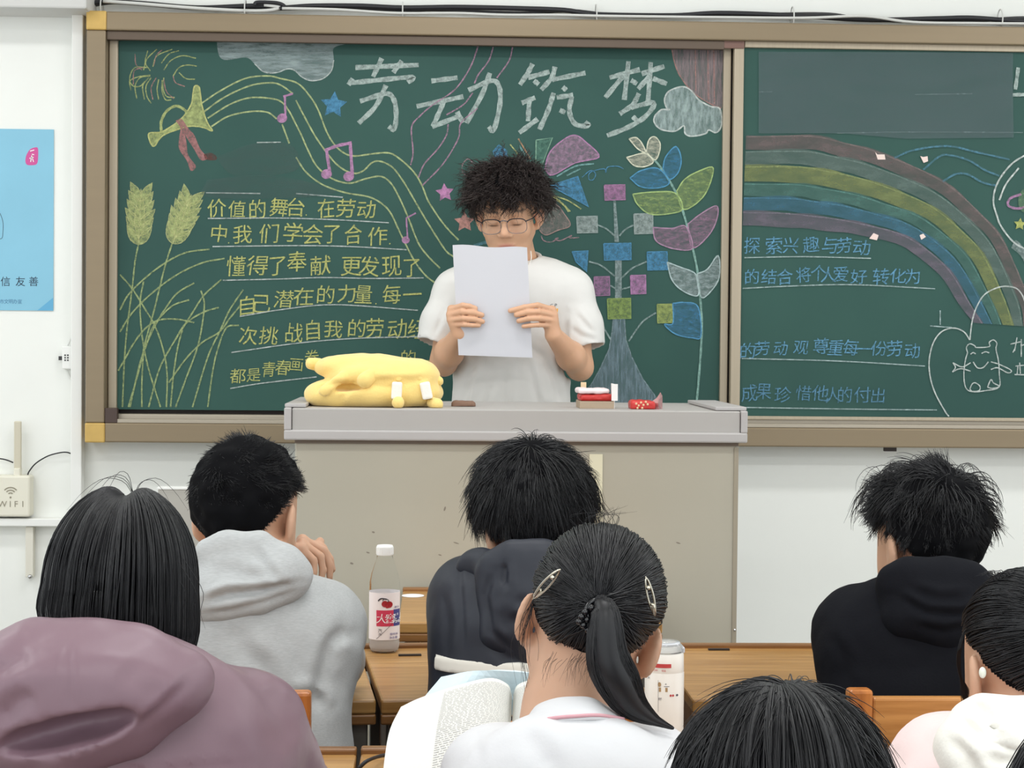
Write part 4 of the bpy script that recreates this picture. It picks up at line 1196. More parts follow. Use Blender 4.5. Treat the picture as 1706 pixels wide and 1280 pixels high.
# red wrapper
yr = YPOD + .12
wr = empty('snack_wrapper', (P(1075, 683, yr)[0], yr, ZP), 'crumpled red snack wrapper with a silver torn end on the lectern', 'snack wrapper')
pouch(1048, 1090, 684, 667, yr, .035, m_red, 'pouch', None, None, wr, ZP + .001, 5.0)
mb = MB()
pts = [P(1082, 672, yr), P(1094, 664, yr - .01), P(1100, 654, yr - .012), P(1103, 660, yr + .01), P(1103, 683, yr + .012), P(1098, 683, yr - .02), P(1088, 684, yr - .01)]
ctr = P(1096, 672, yr - .024)
mb.add(pts + [ctr], [(i, (i + 1) % 7, 7) for i in range(7)])
o = mb.build('torn_end', mat('foil_pink', rgb(220, 168, 168), 0.25, 0.6), wr)
so = o.modifiers.new('solid', 'SOLIDIFY'); so.thickness = 0.001
mb = MB()
for (a_, b_) in ((1060, 673), (1064, 676), (1068, 671), (1072, 675), (1076, 670), (1079, 674), (1062, 680), (1070, 680)):
    mb.sphere(P(a_, b_, yr - .035), (.003, .0022, .003), 8, 5)
mb.build('printed_spots', mat('spot_cream', rgb(226, 190, 150), 0.5), wr)
# brown crumpled pouch by the presenter
pouch(752, 792, 687, 668, YPOD + .20, .03, mat('brown_cloth', rgb(128, 100, 84), 0.8), 'small_pouch', 'small crumpled brown pouch between the yellow plush and the carton', 'pouch', zmin=ZP + .001, seed=9.0)

# ---------------------------------------------------------------- soda bottle
q = onz(640, 1086)
k = (q[1]) / F
bh = lambda py: P(640, py, q[1])[2] - ZD
bt = empty('soda_bottle', (q[0], q[1], ZD), 'clear soda bottle with white cap and cherry label on the wooden desk', 'bottle')
m_pet = mat('clear_plastic', (0.97, 0.98, 0.98, 1), 0.05, trans=1.0, ior=1.025)
m_soda = mat('cloudy_drink', rgb(226, 220, 216), 0.35, trans=0.45, ior=1.08)
R_ = 25.5 * k
h0 = .0012
prof = [(R_ * .45, h0), (R_ * .8, h0), (R_ * .95, .006), (R_, .014), (R_ * .97, .03), (R_, .04), (R_, bh(985)), (R_ * .98, bh(970)), (R_ * .86, bh(955)), (R_ * .66, bh(940)), (R_ * .55, bh(932)), (R_ * .49, bh(924))]
B = MB().lathe(prof, (q[0], q[1], ZD), 48)
# five feet
o = B.build('bottle_body', m_pet, bt, smooth=True)
lp = [(R_ * .5, h0 + .002), (R_ * .86, h0 + .003), (R_ * .95, .012), (R_ * .945, bh(1003)), (R_ * .3, bh(1003) + .0002)]
MB().lathe(lp, (q[0], q[1], ZD), 48).build('drink', m_soda, bt, smooth=True)
mb = MB().lathe([(R_ * .53, bh(925)), (R_ * .55, bh(924)), (R_ * .55, bh(911)), (R_ * .50, bh(908.5)), (R_ * .1, bh(908))], (q[0], q[1], ZD), 40)
for i in range(30):
    w_ = i / 30 * 2 * math.pi
    mb.box((q[0] + R_ * .555 * math.cos(w_) - .0006, q[1] + R_ * .555 * math.sin(w_) - .0006, ZD + bh(923)), (q[0] + R_ * .555 * math.cos(w_) + .0006, q[1] + R_ * .555 * math.sin(w_) + .0006, ZD + bh(912)))
mb.build('cap', mat('cap_white', rgb(240, 240, 238), 0.4), bt, smooth=False)
lb_ = MB().lathe([(R_ * 1.012, bh(1063)), (R_ * 1.012, bh(985))], (q[0], q[1], ZD), 48, cap=False).build('paper_label', mat('label_white', rgb(238, 230, 230), 0.35), bt, smooth=True)
def curl(mb0, off=.0006):
    """wrap flat lettering onto the label"""
    vs = []
    for v in mb0.v:
        dx = (v[0] - q[0]) / (R_ * 1.012)
        dx = max(-.999, min(.999, dx))
        rr = R_ * 1.012 + off
        vs.append((q[0] + rr * dx, q[1] - rr * math.sqrt(1 - dx * dx), v[2]))
    mb0.v = vs
    return mb0
def grid_rect(x0, y0, x1, y1, n=8):
    mb = MB()
    vs = []
    for i in range(n + 1):
        xx = x0 + (x1 - x0) * i / n
        vs += [P(xx, y0, q[1]), P(xx, y1, q[1])]
    return mb.add(vs, [(2 * i, 2 * i + 1, 2 * i + 3, 2 * i + 2) for i in range(n)])
curl(grid_rect(628, 1013.5, 656, 1040), .0004).build('red_band', mat('label_red', rgb(206, 60, 88), 0.4), lb_, smooth=True)
curl(grid_rect(656, 1012.5, 665.6, 1040), .0004).build('blue_band', mat('label_blue', rgb(62, 62, 130), 0.4), lb_, smooth=True)
mb = MB(); put_text(mb, '大', 636.5, 1027, 17, q[1], slant=.1); put_text(mb, '窖', 650.5, 1027, 17, q[1], slant=.1); put_text(mb, '嘉', 662, 1027, 17, q[1])
curl(mb, .0009).build('lettering', MATS['paper_white'], lb_)
mb = MB()
for bx_, by_, r in ((642, 1003, 5.5), (649, 1004, 5.5), (646, 1006, 4)):
    flat(mb, blob(bx_, by_, r, r), q[1])
curl(mb, .0008).build('cherry_print', mat('cherry', rgb(166, 36, 44), 0.4), lb_)
mb = MB(); ribbon(mb, [(638, 998), (642, 994), (648, 997), (646, 1000)], 1.2, q[1]); ribbon(mb, [(631, 998), (636, 994), (645, 995)], 2.0, q[1])
put_text(mb, '汽', 634, 1047, 7, q[1]); put_text(mb, '水', 634, 1053, 6, q[1]); ribbon(mb, [(628, 1061), (663, 1027)], .6, q[1])
curl(mb, .0010).build('dark_print', mat('print_dark', rgb(66, 60, 66), 0.5), lb_)
mb = MB(); put_text(mb, '樱桃味', 652, 1053, 4.2, q[1], 4.2); put_text(mb, '净含量', 651, 1059, 4.6, q[1], 4.4); put_text(mb, '果汁', 659, 1009, 4, q[1], 3.6)
curl(mb, .0010).build('small_lettering', mat('print_blue', rgb(90, 84, 140), 0.5), lb_)

# ---------------------------------------------------------------- white tumbler
yt = 2.585
q = np.array([P(1106, 1200, yt)[0], yt, ZD]); k = yt / F
tm = empty('tumbler', tuple(q), 'white insulated tumbler with small prints and a clear lid beside the ponytail', 'tumbler')
hz = lambda py: P(1106, py, yt)[2] - ZD
R2 = 33.0 * k
m_tw = mat('enamel_white', rgb(238, 234, 226), 0.3)
MB().lathe([(R2 * .9, .001), (R2 * .97, .004), (R2, .012), (R2, hz(1119)), (R2 * .985, hz(1118)), (R2 * .985, hz(1117)), (R2 * .99, hz(1116)), (R2 * .97, hz(1088)), (R2 * .9, hz(1085)), (R2 * .2, hz(1084))], (q[0], q[1], ZD), 48).build('cup_body', m_tw, tm, smooth=True)
m_lid = mat('clear_lid', (0.93, 0.94, 0.95, 1), 0.08, trans=0.85, ior=1.3)
MB().lathe([(R2 * .93, hz(1086)), (R2 * .98, hz(1082)), (R2 * .93, hz(1076)), (R2 * .7, hz(1068)), (R2 * .1, hz(1066))], (q[0], q[1], ZD), 40).build('lid', m_lid, tm, smooth=True)
MB().tube([q + np.array((R2 * .7 * math.cos(w_), R2 * .7 * math.sin(w_), hz(1072))) for w_ in np.linspace(0, 6.283, 33)[:-1]], .003, 6, True).build('lid_ring', mat('lid_grey', rgb(206, 208, 212), 0.2), tm, smooth=True)
e = P(1139, 1083, yt)
MB().box((q[0] + R2 * .7, yt - .008, e[2] - .004), (e[0] + .001, yt + .008, e[2] + .005)).build('lid_tab', MATS['lid_grey'], tm, bevel=.002)
def curl2(mb0, off=.0005):
    vs = []
    for v in mb0.v:
        dx = max(-.999, min(.999, (v[0] - q[0]) / R2)); rr = R2 + off
        vs.append((q[0] + rr * dx, q[1] - rr * math.sqrt(1 - dx * dx), v[2]))
    mb0.v = vs
    return mb0
def rect2(x0, y0, x1, y1, n=8):
    mb = MB(); vs = []
    for i in range(n + 1):
        xx = x0 + (x1 - x0) * i / n
        vs += [P(xx, y0, yt), P(xx, y1, yt)]
    return mb.add(vs, [(2 * i, 2 * i + 1, 2 * i + 3, 2 * i + 2) for i in range(n)])
m_tr = mat('print_red', rgb(196, 70, 70), 0.4)
curl2(rect2(1077.5, 1101, 1114, 1107.5)).build('red_stripe', m_tr, tm, smooth=True)
mb = MB(); put_text(mb, '随行杯', 1084, 1112, 3.6, yt, 3.4); put_text(mb, '保温', 1100, 1112, 3.6, yt, 3.4)
for x_ in (1113, 1117): mb = flat(mb, blob(x_, 1153, 1.7, 2), yt)
curl2(mb).build('red_print', m_tr, tm)
mb = MB(); flat(mb, blob(1095, 1135, 2.6, 4), yt); flat(mb, [(1094, 1140), (1108, 1140), (1108, 1147), (1094, 1147)], yt)
curl2(mb).build('tan_print', mat('print_tan', rgb(176, 146, 106), 0.5), tm)
mb = MB(); put_text(mb, '+', 1105, 1134, 6, yt); put_text(mb, '杯', 1096, 1159, 6, yt); flat(mb, blob(1124, 1153, 2, 2), yt); put_text(mb, '文', 1079, 1126, 4, yt); ribbon(mb, [(1102, 1138), (1111, 1138)], .8, yt); ribbon(mb, [(1093, 1128), (1093, 1180)], .4, yt)
curl2(mb).build('grey_print', mat('print_grey', rgb(96, 92, 104), 0.5), tm)
# ---------------------------------------------------------------- people: shared builders
m_skin = mat('skin', rgb(204, 161, 133), 0.5, noise=0.05, nscale=30, sss=0.12)
m_hair = mat('hair_black', rgb(23, 23, 26), 0.42, spec=0.5)
m_hairb = mat('hair_black_dense', rgb(16, 16, 18), 0.9, spec=0.08)
m_hairbr = mat('hair_brown_black', rgb(54, 45, 43), 0.42, spec=0.5)

def head_prims(f, c, R, s=1.0, face=True, ear=.083):
    L = lambda x, y, z: c + R @ (np.array((x, y, z)) * s)
    E = lambda p, r, k=.02: f.add(ell(L(*p), np.array(r) * s, R), k)
    Cp = lambda a, b, ra, rb, k=.012: f.add(cap(L(*a), L(*b), ra * s, rb * s), k)
    E((0, -.014, .036), (.077, .095, .086))
    E((0, .028, -.035), (.063, .064, .078), .03)
    Cp((-.05, .0, -.05), (-.016, .066, -.098), .020, .018, .02)
    Cp((.05, .0, -.05), (.016, .066, -.098), .020, .018, .02)
    Cp((-.012, .070, -.098), (.012, .070, -.098), .017, .017, .02)
    for sg in (-1, 1):
        e = np.eye(3)
        f.add(ell(L(sg * ear, -.012, -.008), np.array((.0085, .022, .034)) * s, R @ frame(-sg * .45)), .006)
        Cp((sg * .078, .0, -.036), (sg * .076, .003, -.040), .008, .007, .006)
        f.sub(ell(L(sg * (ear + .009), -.004, -.004), np.array((.006, .012, .021)) * s, R @ frame(-sg * .45)), .005)
    if face:
        E((-.04, .058, -.03), (.024, .022, .024), .02)
        E((.04, .058, -.03), (.024, .022, .024), .02)
        Cp((-.034, .080, .022), (.034, .080, .022), .012, .012, .015)
        for sg in (-1, 1):
            f.sub(ell(L(sg * .032, .098, -.003), np.array((.018, .014, .011)) * s, R), .012)
            E((sg * .032, .080, -.004), (.016, .012, .0105), .004)
        Cp((0, .086, .010), (0, .104, -.030), .0085, .0115, .010)
        E((-.0125, .094, -.037), (.009, .010, .0075), .006)
        E((.0125, .094, -.037), (.009, .010, .0075), .006)
        E((0, .081, -.066), (.024, .0115, .0055), .005)
        E((0, .081, -.075), (.020, .0115, .006), .004)
        f.sub(ell(L(0, .094, -.0705), np.array((.022, .006, .0012)) * s, R), .002)
    Cp((0, -.030, -.045), (0, -.036, -.12), .050, .050, .03)
    return L

def strand_tubes(PT, r, taper=0.75):
    """PT (n, s, 3): every strand a thin three-sided tube"""
    n, S, _ = PT.shape
    T = np.gradient(PT, axis=1)
    T /= np.linalg.norm(T, axis=2, keepdims=True) + 1e-9
    ref = np.array([0.31, 0.22, 0.93])
    A = np.cross(T, ref); A /= np.linalg.norm(A, axis=2, keepdims=True) + 1e-9
    B = np.cross(T, A)
    if np.ndim(r):
        rr = r[:, None] * (1 - taper * np.linspace(0, 1, S) ** 2.2)[None, :]
    else:
        rr = np.broadcast_to(r * (1 - taper * np.linspace(0, 1, S) ** 2.2), (n, S))
    V = np.empty((n, S, 3, 3), np.float32)
    for k in range(3):
        w = 2 * math.pi * k / 3
        V[:, :, k] = PT + rr[:, :, None] * (math.cos(w) * A + math.sin(w) * B)
    idx = np.arange(n * S * 3).reshape(n, S, 3)
    Q = [np.stack([idx[:, :-1, k], idx[:, :-1, (k + 1) % 3], idx[:, 1:, (k + 1) % 3], idx[:, 1:, k]], -1).reshape(-1, 4) for k in range(3)]
    return V.reshape(-1, 3), np.concatenate(Q)

def fib_dirs(n, rng):
    i = np.arange(n) + rng.random(n) * .8
    z = 1 - 2 * i / n
    ph = i * 2.399963
    s = np.sqrt(np.maximum(0, 1 - z * z))
    return np.stack([s * np.cos(ph), s * np.sin(ph), z], 1)

def hairline(d, back=-.60, side=-.02, front=.42):
    """keep the scalp directions above the hairline; d in head coordinates (y = face)"""
    h = np.hypot(d[:, 0], d[:, 1]) + 1e-9
    fy = d[:, 1] / h
    zm = np.where(fy < 0, side + (back - side) * np.clip(-fy * 1.5 - .1, 0, 1) ** .8, side + (front - side) * np.clip(fy * 1.25, 0, 1))
    return d[:, 2] > zm

def grow(c, R, n, length, rad=(.080, .098, .092), off=(0, -.014, .034), whorl=(0.05, -.62, .78), lift=.5, grav=.25, curl=0.0, cfreq=60.0,
         clump=160, cn=.35, sn=.12, seg=8, swirl=.3, seed=1, line=(-.60, -.02, .42), lenfn=None, width=.0007, part=None, minlift=.004, bend=.6):
    """hair for a short haircut: strands leave the scalp, flow away from the whorl and sink with their weight"""
    rng = np.random.default_rng(seed)
    d = fib_dirs(int(n * 1.9), rng)
    d = d[hairline(d, *line)][:n]
    N = len(d)
    rad, off = np.array(rad), np.array(off)
    p = d * rad
    nr = d / rad; nr /= np.linalg.norm(nr, axis=1, keepdims=True)
    w = np.array(whorl, float); w /= np.linalg.norm(w)
    t = -(w - nr * (nr @ w)[:, None]); t /= np.linalg.norm(t, axis=1, keepdims=True) + 1e-6
    b = np.cross(nr, t)
    t = math.cos(swirl) * t + math.sin(swirl) * b
    b = np.cross(nr, t)
    cc = d[rng.integers(0, N, clump)]
    cid = np.argmax(d @ cc.T, axis=1)
    cvec = rng.normal(0, 1, (clump, 3)) * cn
    clen = 1 + rng.normal(0, .16, clump)
    L = length * clen[cid] * (1 + rng.normal(0, .10, N))
    if lenfn is not None:
        L = L * lenfn(d)
    L = np.clip(L, .003, None)
    sv = rng.normal(0, 1, (N, 3)) * sn
    ph = (rng.random(clump) * 6.28)[cid] + rng.normal(0, .4, N)
    up = R.T @ np.array([0, 0, 1.0])
    PT = np.empty((N, seg, 3))
    q = p * 0.985
    dirn = None
    for i in range(seg):
        PT[:, i] = q
        s = i / (seg - 1)
        nn = q / rad; nn /= np.linalg.norm(nn, axis=1, keepdims=True)
        tt = t - nn * (t * nn).sum(1)[:, None]
        dv = nn * (lift * (1 - bend * s))[..., None] if np.ndim(lift) else nn * (lift * (1 - bend * s))
        dv = dv + tt - up * grav * s + (cvec[cid] + sv) * (.35 + s)
        dv /= np.linalg.norm(dv, axis=1, keepdims=True)
        q = q + dv * (L / (seg - 1))[:, None]
        if curl:
            a = ph + cfreq * L * s
            q = q + (b * np.cos(a)[:, None] + nn * np.sin(a)[:, None]) * curl
        k = np.linalg.norm(q / (rad + minlift * min(1, s * 3)), axis=1)
        m = k < 1
        q[m] /= k[m][:, None]
    PT = c + (PT + off) @ R.T
    return strand_tubes(PT, width * (1 + rng.normal(0, .2, N)))

def scalp(c, R, rad, off=(0, -.014, .034), line=(-.60, -.02, .42), n=130, bump=.004, seed=0.0, zfn=None):
    """the dense under-layer of hair close to the head"""
    V, Q = [], []
    n = max(n, 150)
    m = n // 2 + 8
    th = np.linspace(0.001, math.pi * .80, m)
    az = np.linspace(0, 2 * math.pi, n, endpoint=False)
    D = np.array([[(math.sin(a) * math.cos(b), math.sin(a) * math.sin(b), math.cos(a)) for b in az] for a in th]).reshape(-1, 3)
    ok = hairline(D, *line).astype(int)
    V = D * np.array(rad)
    nr = D / np.array(rad); nr /= np.linalg.norm(nr, axis=1, keepdims=True)
    V = V + nr * (vnoise(D * 5 + 10 + seed) * bump)[:, None]
    V = c + (V + np.array(off)) @ R.T
    for i in range(m - 1):
        for k in range(n):
            q = (i * n + k, (i + 1) * n + k, (i + 1) * n + (k + 1) % n, i * n + (k + 1) % n)
            if ok[q[0]] + ok[q[1]] + ok[q[2]] + ok[q[3]] >= 3:
                Q.append(q)
    return V, np.array(Q)

def join(parts):
    V, Q, n = [], [], 0
    for v, q in parts:
        V.append(v); Q.append(q + n); n += len(v)
    return np.concatenate(V), np.concatenate(Q)

def put_hair(name, parts, m, parent, dense=()):
    """strands and the dense layer under them (its places in parts given by dense) in one mesh"""
    V, Q = join(parts)
    idx = np.concatenate([np.full(len(q), 1 if i in dense else 0) for i, (v, q) in enumerate(parts)])
    return np_mesh(name, V, Q, m, parent, True, m_hairb, idx)

def wisps(lines, r=.0006, seg=12):
    PT = []
    for l in lines:
        s = np.array(spline([np.array(p) for p in l], 8))
        i = np.linspace(0, len(s) - 1, seg)
        PT.append(np.stack([np.interp(i, np.arange(len(s)), s[:, k]) for k in range(3)], 1))
    return strand_tubes(np.array(PT), r)

def hand_prims(f, wrist, d, s, n, curl=(.35, .5, .4), sc=1.0, spread=.10, thumb=.6):
    """palm, four fingers of their own lengths and a thumb from the side of the palm: d fingers, s towards the thumb, n palm side"""
    d, s, n = [np.array(v, float) / np.linalg.norm(v) for v in (d, s, n)]
    wrist = np.array(wrist, float)
    for i, (o, pl_, ln) in enumerate(((.030, .088, (.040, .024, .020)), (.010, .092, (.044, .028, .021)), (-.010, .088, (.040, .026, .020)), (-.029, .080, (.031, .020, .018)))):
        kn = wrist + (d * pl_ + s * o) * sc
        f.add(cap(wrist + s * o * .5 * sc, kn, .014 * sc, .0105 * sc), .012)
        p, a = kn, 0.0
        r = (.0092 - .0005 * i) * sc
        for j in range(3):
            a += curl[j] * (1 + .08 * i)
            dv = d * math.cos(a) + n * math.sin(a) + s * o * spread * 10 * (1 - j * .3)
            dv /= np.linalg.norm(dv)
            q = p + dv * ln[j] * sc
            f.add(cap(p, q, r, r * .92), .0035)
            p, r = q, r * .92
    b = wrist + (d * .028 + s * .028 + n * .008) * sc
    k = b + (d * .034 * math.cos(thumb) + s * .034 * math.sin(thumb) + n * .012) * sc
    e = k + (d * .030 + s * .006 + n * .014) * sc
    f.add(cap(wrist + (d * .015 + s * .012) * sc, b, .014 * sc, .0135 * sc), .01)
    f.add(cap(b, k, .0125 * sc, .0105 * sc), .006)
    f.add(cap(k, e, .0102 * sc, .0085 * sc), .004)

def arm_prims(f, sh, el, wr, infl=0.0, k=.02, cuff=1.0):
    sh, el, wr = map(np.array, (sh, el, wr))
    m = sh + (el - sh) * .4
    f.add(cap(sh, m, .047 + infl, .045 + infl), k)
    f.add(cap(m, el, .045 + infl, .039 + infl), k)
    e2 = el + (wr - el) * .35
    w2 = el + (wr - el) * cuff
    f.add(cap(el, e2, .038 + infl, .041 + infl), k)
    f.add(cap(e2, w2, .041 + infl, (.027 if cuff == 1.0 else .030) + infl), k)

def torso_prims(f, pel, chest, neck, shl, shr, infl=0.0, dep=.62, wid=1.0, k=.03, upz=.088):
    pel, chest, neck, shl, shr = map(np.array, (pel, chest, neck, shl, shr))
    sc = (1.0, dep, 1.0)
    wst = pel * .5 + chest * .5
    f.add(cap(pel, wst, .150 * wid + infl, .138 * wid + infl, sc), k)
    f.add(cap(wst, chest, .138 * wid + infl, .150 * wid + infl, sc), k)
    up = (shl + shr) * .30 + chest * .4
    f.add(ell(up, (.150 * wid + infl, .094 + infl, upz + infl)), .04)
    nb = neck + np.array((0, .0, -.055))
    f.add(cap(shl, nb, .046 + infl, .048 + infl), .035)
    f.add(cap(shr, nb, .046 + infl, .048 + infl), .035)

def seated_legs(f, pel, infl=0.0, part='all', knee_dx=.10, floor=0.0):
    pel = np.array(pel, float)
    for s in (-1, 1):
        hip = pel + np.array((s * .085, .0, -.022))
        kn = np.array((pel[0] + s * knee_dx, pel[1] + .40, .515))
        an = np.array((pel[0] + s * (knee_dx + .005), pel[1] + .40 + (-.05), .09))
        f.add(cap(hip, kn, .074 + infl, .054 + infl), .03)
        f.add(cap(kn, kn * .6 + an * .4, .052 + infl, .050 + infl), .02)
        f.add(cap(kn * .6 + an * .4, an, .050 + infl, .034 + infl), .02)
        if part == 'skin':
            f.add(cap(an + np.array((0, 0, -.03)), an + np.array((0, .12, -.058)), .034, .024), .02)

def shoes(par, pel, m, knee_dx=.10):
    for s in (-1, 1):
        an = np.array((pel[0] + s * (knee_dx + .005), pel[1] + .35, .09))
        f = Field(axis(an[0] - .07, an[0] + .07, .008), axis(an[1] - .09, an[1] + .21, .008), axis(-.004, .13, .008))
        f.add(cap(an + np.array((0, -.02, -.045)), an + np.array((0, .13, -.055)), .045, .040), .02)
        f.add(cap(an + np.array((0, 0, -.03)), an + np.array((0, 0, .015)), .045, .043), .02)
        v, q = f.mesh(1)
        v[:, 2] = np.maximum(v[:, 2], .001)
        np_mesh('shoe', v, q, m, par)

m_trous = mat('trousers_dark', rgb(42, 44, 52), 0.85, bump=.1, bscale=200)
m_shoe = mat('shoe_white', rgb(214, 212, 208), 0.6)

def seated(label, head, R, neck, chest, pel, shl, shr, ell_, elr, wrl, wrr, garment, infl=.016, cuff=.92, dep=.62, wid=1.0, hs=1.0,
           hands=((0, 1, 0), (0, 1, 0)), face=False, hood=None, creases=(), noise=(.004, 9), top='jacket', fine=.0065, dk=None, handsfn=None, collar=.55, upz=.088, ear=.083):
    """a seated student: one continuous body, clothes as parts"""
    root = empty('person', (pel[0], pel[1], 0), label, 'person')
    A = [np.array(v, float) for v in (neck, chest, pel, shl, shr, ell_, elr, wrl, wrr)]
    neck, chest, pel, shl, shr, ell_, elr, wrl, wrr = A
    allp = np.array(A + [np.array(head)])
    lo, hi = allp.min(0) - .22, allp.max(0) + .22
    hlo, hhi = np.array(head) - .135, np.array(head) + .135
    def fineax(a, base, ff):
        r = [(hlo[a], hhi[a], ff)]
        for w_ in (wrl, wrr):
            r.append((w_[a] - .10, w_[a] + .13, .0045))
        return r
    f = Field(axis(lo[0], hi[0], .011, fineax(0, .01, .0042)), axis(lo[1], max(hi[1], pel[1] + .60), .012, fineax(1, .01, .0042)), axis(-.01, hi[2], .013, fineax(2, .01, .0042)))
    torso_prims(f, pel, chest, neck, shl, shr, -.014, dep, wid, .03, upz - .008)
    seated_legs(f, pel, -.008, 'skin')
    for s_, e_, w_ in ((shl, ell_, wrl), (shr, elr, wrr)):
        arm_prims(f, s_, e_, w_, -.004)
    L = head_prims(f, np.array(head), R, hs, face, ear)
    hb = L(0, -.034, -.10)
    f.add(cap(hb, neck, .049, .056), .03)
    if handsfn:
        handsfn(f)
    else:
        for w_, e_, hd, sg in ((wrl, ell_, hands[0], 1), (wrr, elr, hands[1], -1)):
            d = np.array(hd, float)
            hand_prims(f, w_, d, np.array((sg * 1.0, .25, .1)), np.array((0, 0, -1.0)), curl=(.25, .35, .3))
    v, q = f.mesh(1)
    v[:, 2] = np.maximum(v[:, 2], .004)
    np_mesh('body', v, q, m_skin, root)
    del f
    # trousers
    f = Field(axis(pel[0] - .30, pel[0] + .30, .014), axis(pel[1] - .22, pel[1] + .56, .014), axis(.05, pel[2] + .20, .014))
    f.add(cap(pel, pel + np.array((0, .02, .10)), .158 * wid, .150 * wid, (1, dep + .1, 1)), .03)
    seated_legs(f, pel, .010)
    v, q = f.mesh(1)
    np_mesh('trousers', v, q, m_trous, root)
    shoes(root, pel, m_shoe)
    # garment
    f = Field(axis(lo[0], hi[0], fine), axis(lo[1], hi[1], fine), axis(pel[2] - .06, hi[2] - .05, fine))
    torso_prims(f, pel, chest, neck, shl, shr, infl, dep, wid, .03, upz)
    for s_, e_, w_ in ((shl, ell_, wrl), (shr, elr, wrr)):
        arm_prims(f, s_, e_, w_, infl, .022, cuff)
    if collar > .2:
        f.add(cap(neck + np.array((0, .0, -.03)), neck * (1 - collar) + hb * collar, .060 + infl * .4, .057 + infl * .3), .03)
    f.sub(cap(hb, neck * .4 + hb * .6, .056, .052), .01)
    if hood == 'inline' and dk:
        dk(f)
    v, q = f.mesh(2)
    v = cloth_noise(v, q, noise[0], noise[1], seed=pel[0] * 7)
    v = cloth_noise(v, q, noise[0] * .4, noise[1] * 3, seed=pel[0] * 9)
    for cr in creases:
        v = crease(v, q, *cr)
    g = np_mesh(top, v, q, garment, root)
    return root, L, g

def rim(name, pts, r, m, parent, h=.006, k=.02, noise=.002, creases=(), base=(), subs=(), dy=-.045):
    """hoods and collars: rolls of cloth along points plus base shapes"""
    pr = [cap(a, b, r, r) for a, b in zip(pts[:-1], pts[1:])] + list(base)
    lo = np.min([p[1] for p in pr], 0) - .02
    hi = np.max([p[2] for p in pr], 0) + .02
    f = Field(axis(lo[0], hi[0], h), axis(lo[1], hi[1], h), axis(lo[2], hi[2], h))
    for p in pr:
        f.add(p, k)
    for p in subs:
        f.sub(p, .005)
    v, q = f.mesh(2)
    v = cloth_noise(v, q, noise, 22)
    for cr in creases:
        v = crease(v, q, *cr)
    v[:, 1] += dy
    return np_mesh(name, v, q, m, parent)
# ---------------------------------------------------------------- the student reading at the lectern
YPR = 5.06
pr = empty('person', (P(858, 560, YPR)[0], YPR, ZPL), 'standing person in white t-shirt with curly hair and glasses reading from a paper', 'person')
hc = P(847, 356, YPR)
Rh = frame(math.pi + .16, .30, .04)
HS = 1.04
nk = P(862, 436, YPR + .03)
shR, shL = P(953, 488, YPR + .02), P(757, 488, YPR + .02)
elR, elL = P(966, 612, YPR - .02), P(739, 604, YPR - .02)
YPA = 4.865                       # the paper
wrR, wrL = P(922, 558, YPA + .03), P(766, 556, YPA + .03)
che = P(855, 530, YPR + .03); pel_ = P(853, 690, YPR + .04); pel_[2] = ZPL + .93
hip = pel_.copy(); hip[2] = ZPL + .95
def leg(f, infl, foot):
    for s in (-1, 1):
        h = np.array((pel_[0] + s * .09, pel_[1], ZPL + .88)); kn = np.array((pel_[0] + s * .10, pel_[1] - .01, ZPL + .48)); an = np.array((pel_[0] + s * .11, pel_[1] + .01, ZPL + .09))
        f.add(cap(h, kn, .080 + infl, .056 + infl), .03)
        f.add(cap(kn, an, .055 + infl, .036 + infl), .03)
        if foot:
            f.add(cap(an + np.array((0, .0, -.03)), an + np.array((0, -.13, -.06)), .034, .024), .02)
fx = [(hc[0] - .11, hc[0] + .11, .0032), (wrL[0] - .04, wrL[0] + .09, .0028), (wrR[0] - .09, wrR[0] + .04, .0028)]
fy = [(YPA - .05, YPA + .09, .0028), (hc[1] - .13, hc[1] + .12, .0034)]
fz = [(hc[2] - .14, hc[2] + .15, .0034), (P(0, 575, YPA)[2], P(0, 498, YPA)[2], .0028)]
f = Field(axis(shL[0] - .10, shR[0] + .10, .009, fx), axis(YPA - .06, YPR + .22, .009, fy), axis(ZPL - .0, hc[2] + .18, .010, fz))
torso_prims(f, hip, che, nk, shL, shR, -.014, .64, .95)
leg(f, -.006, True)
arm_prims(f, shR, elR, wrR, -.003); arm_prims(f, shL, elL, wrL, -.003)
Lh = head_prims(f, hc, Rh, HS, True)
f.add(cap(Lh(0, -.034, -.10), nk, .050, .056), .03)
def finger(pts, r, dy=0.0):
    q = [P(a, b, YPA + d) for a, b, d in pts]
    for i in range(len(q) - 1):
        f.add(cap(q[i], q[i + 1], r * (1 - .05 * i), r * (1 - .05 * (i + 1))), .0022)
    return q[0]
fl_ = [[(752, 515, .012), (771, 509, -.012), (782, 510.5, -.0125), (792, 514, -.010)], [(750, 524, .012), (770, 519.5, -.014), (788, 521, -.0145), (803, 525, -.011)], [(751, 533, .012), (772, 530.5, -.014), (790, 532, -.0145), (804, 536, -.011)], [(756, 541, .014), (774, 541, -.012), (787, 542, -.0125), (798, 542.5, -.010)]]
for pts, r in zip(fl_, (.0083, .0086, .0083, .0072)):
    k0 = finger(pts, r)
    f.add(cap(wrL, k0, .017, .0105), .008)
t0 = wrL + np.array((.008, .004, .012)); t1 = P(768, 533, YPA + .020); t2 = P(786, 522, YPA + .0125)
f.add(cap(t0, t1, .0135, .0115), .006); f.add(cap(t1, t2, .0105, .0085), .004)
fr_ = [[(920, 516, .012), (896, 508.5, -.012), (873, 512, -.0125), (850, 518, -.010)], [(923, 525, .012), (898, 519.5, -.015), (878, 520.5, -.0155), (860, 525, -.011)], [(922, 534, .012), (898, 530.5, -.015), (880, 531, -.0155), (864, 535, -.011)], [(916, 542, .014), (897, 541.5, -.012), (884, 542.5, -.0125), (872, 544, -.010)]]
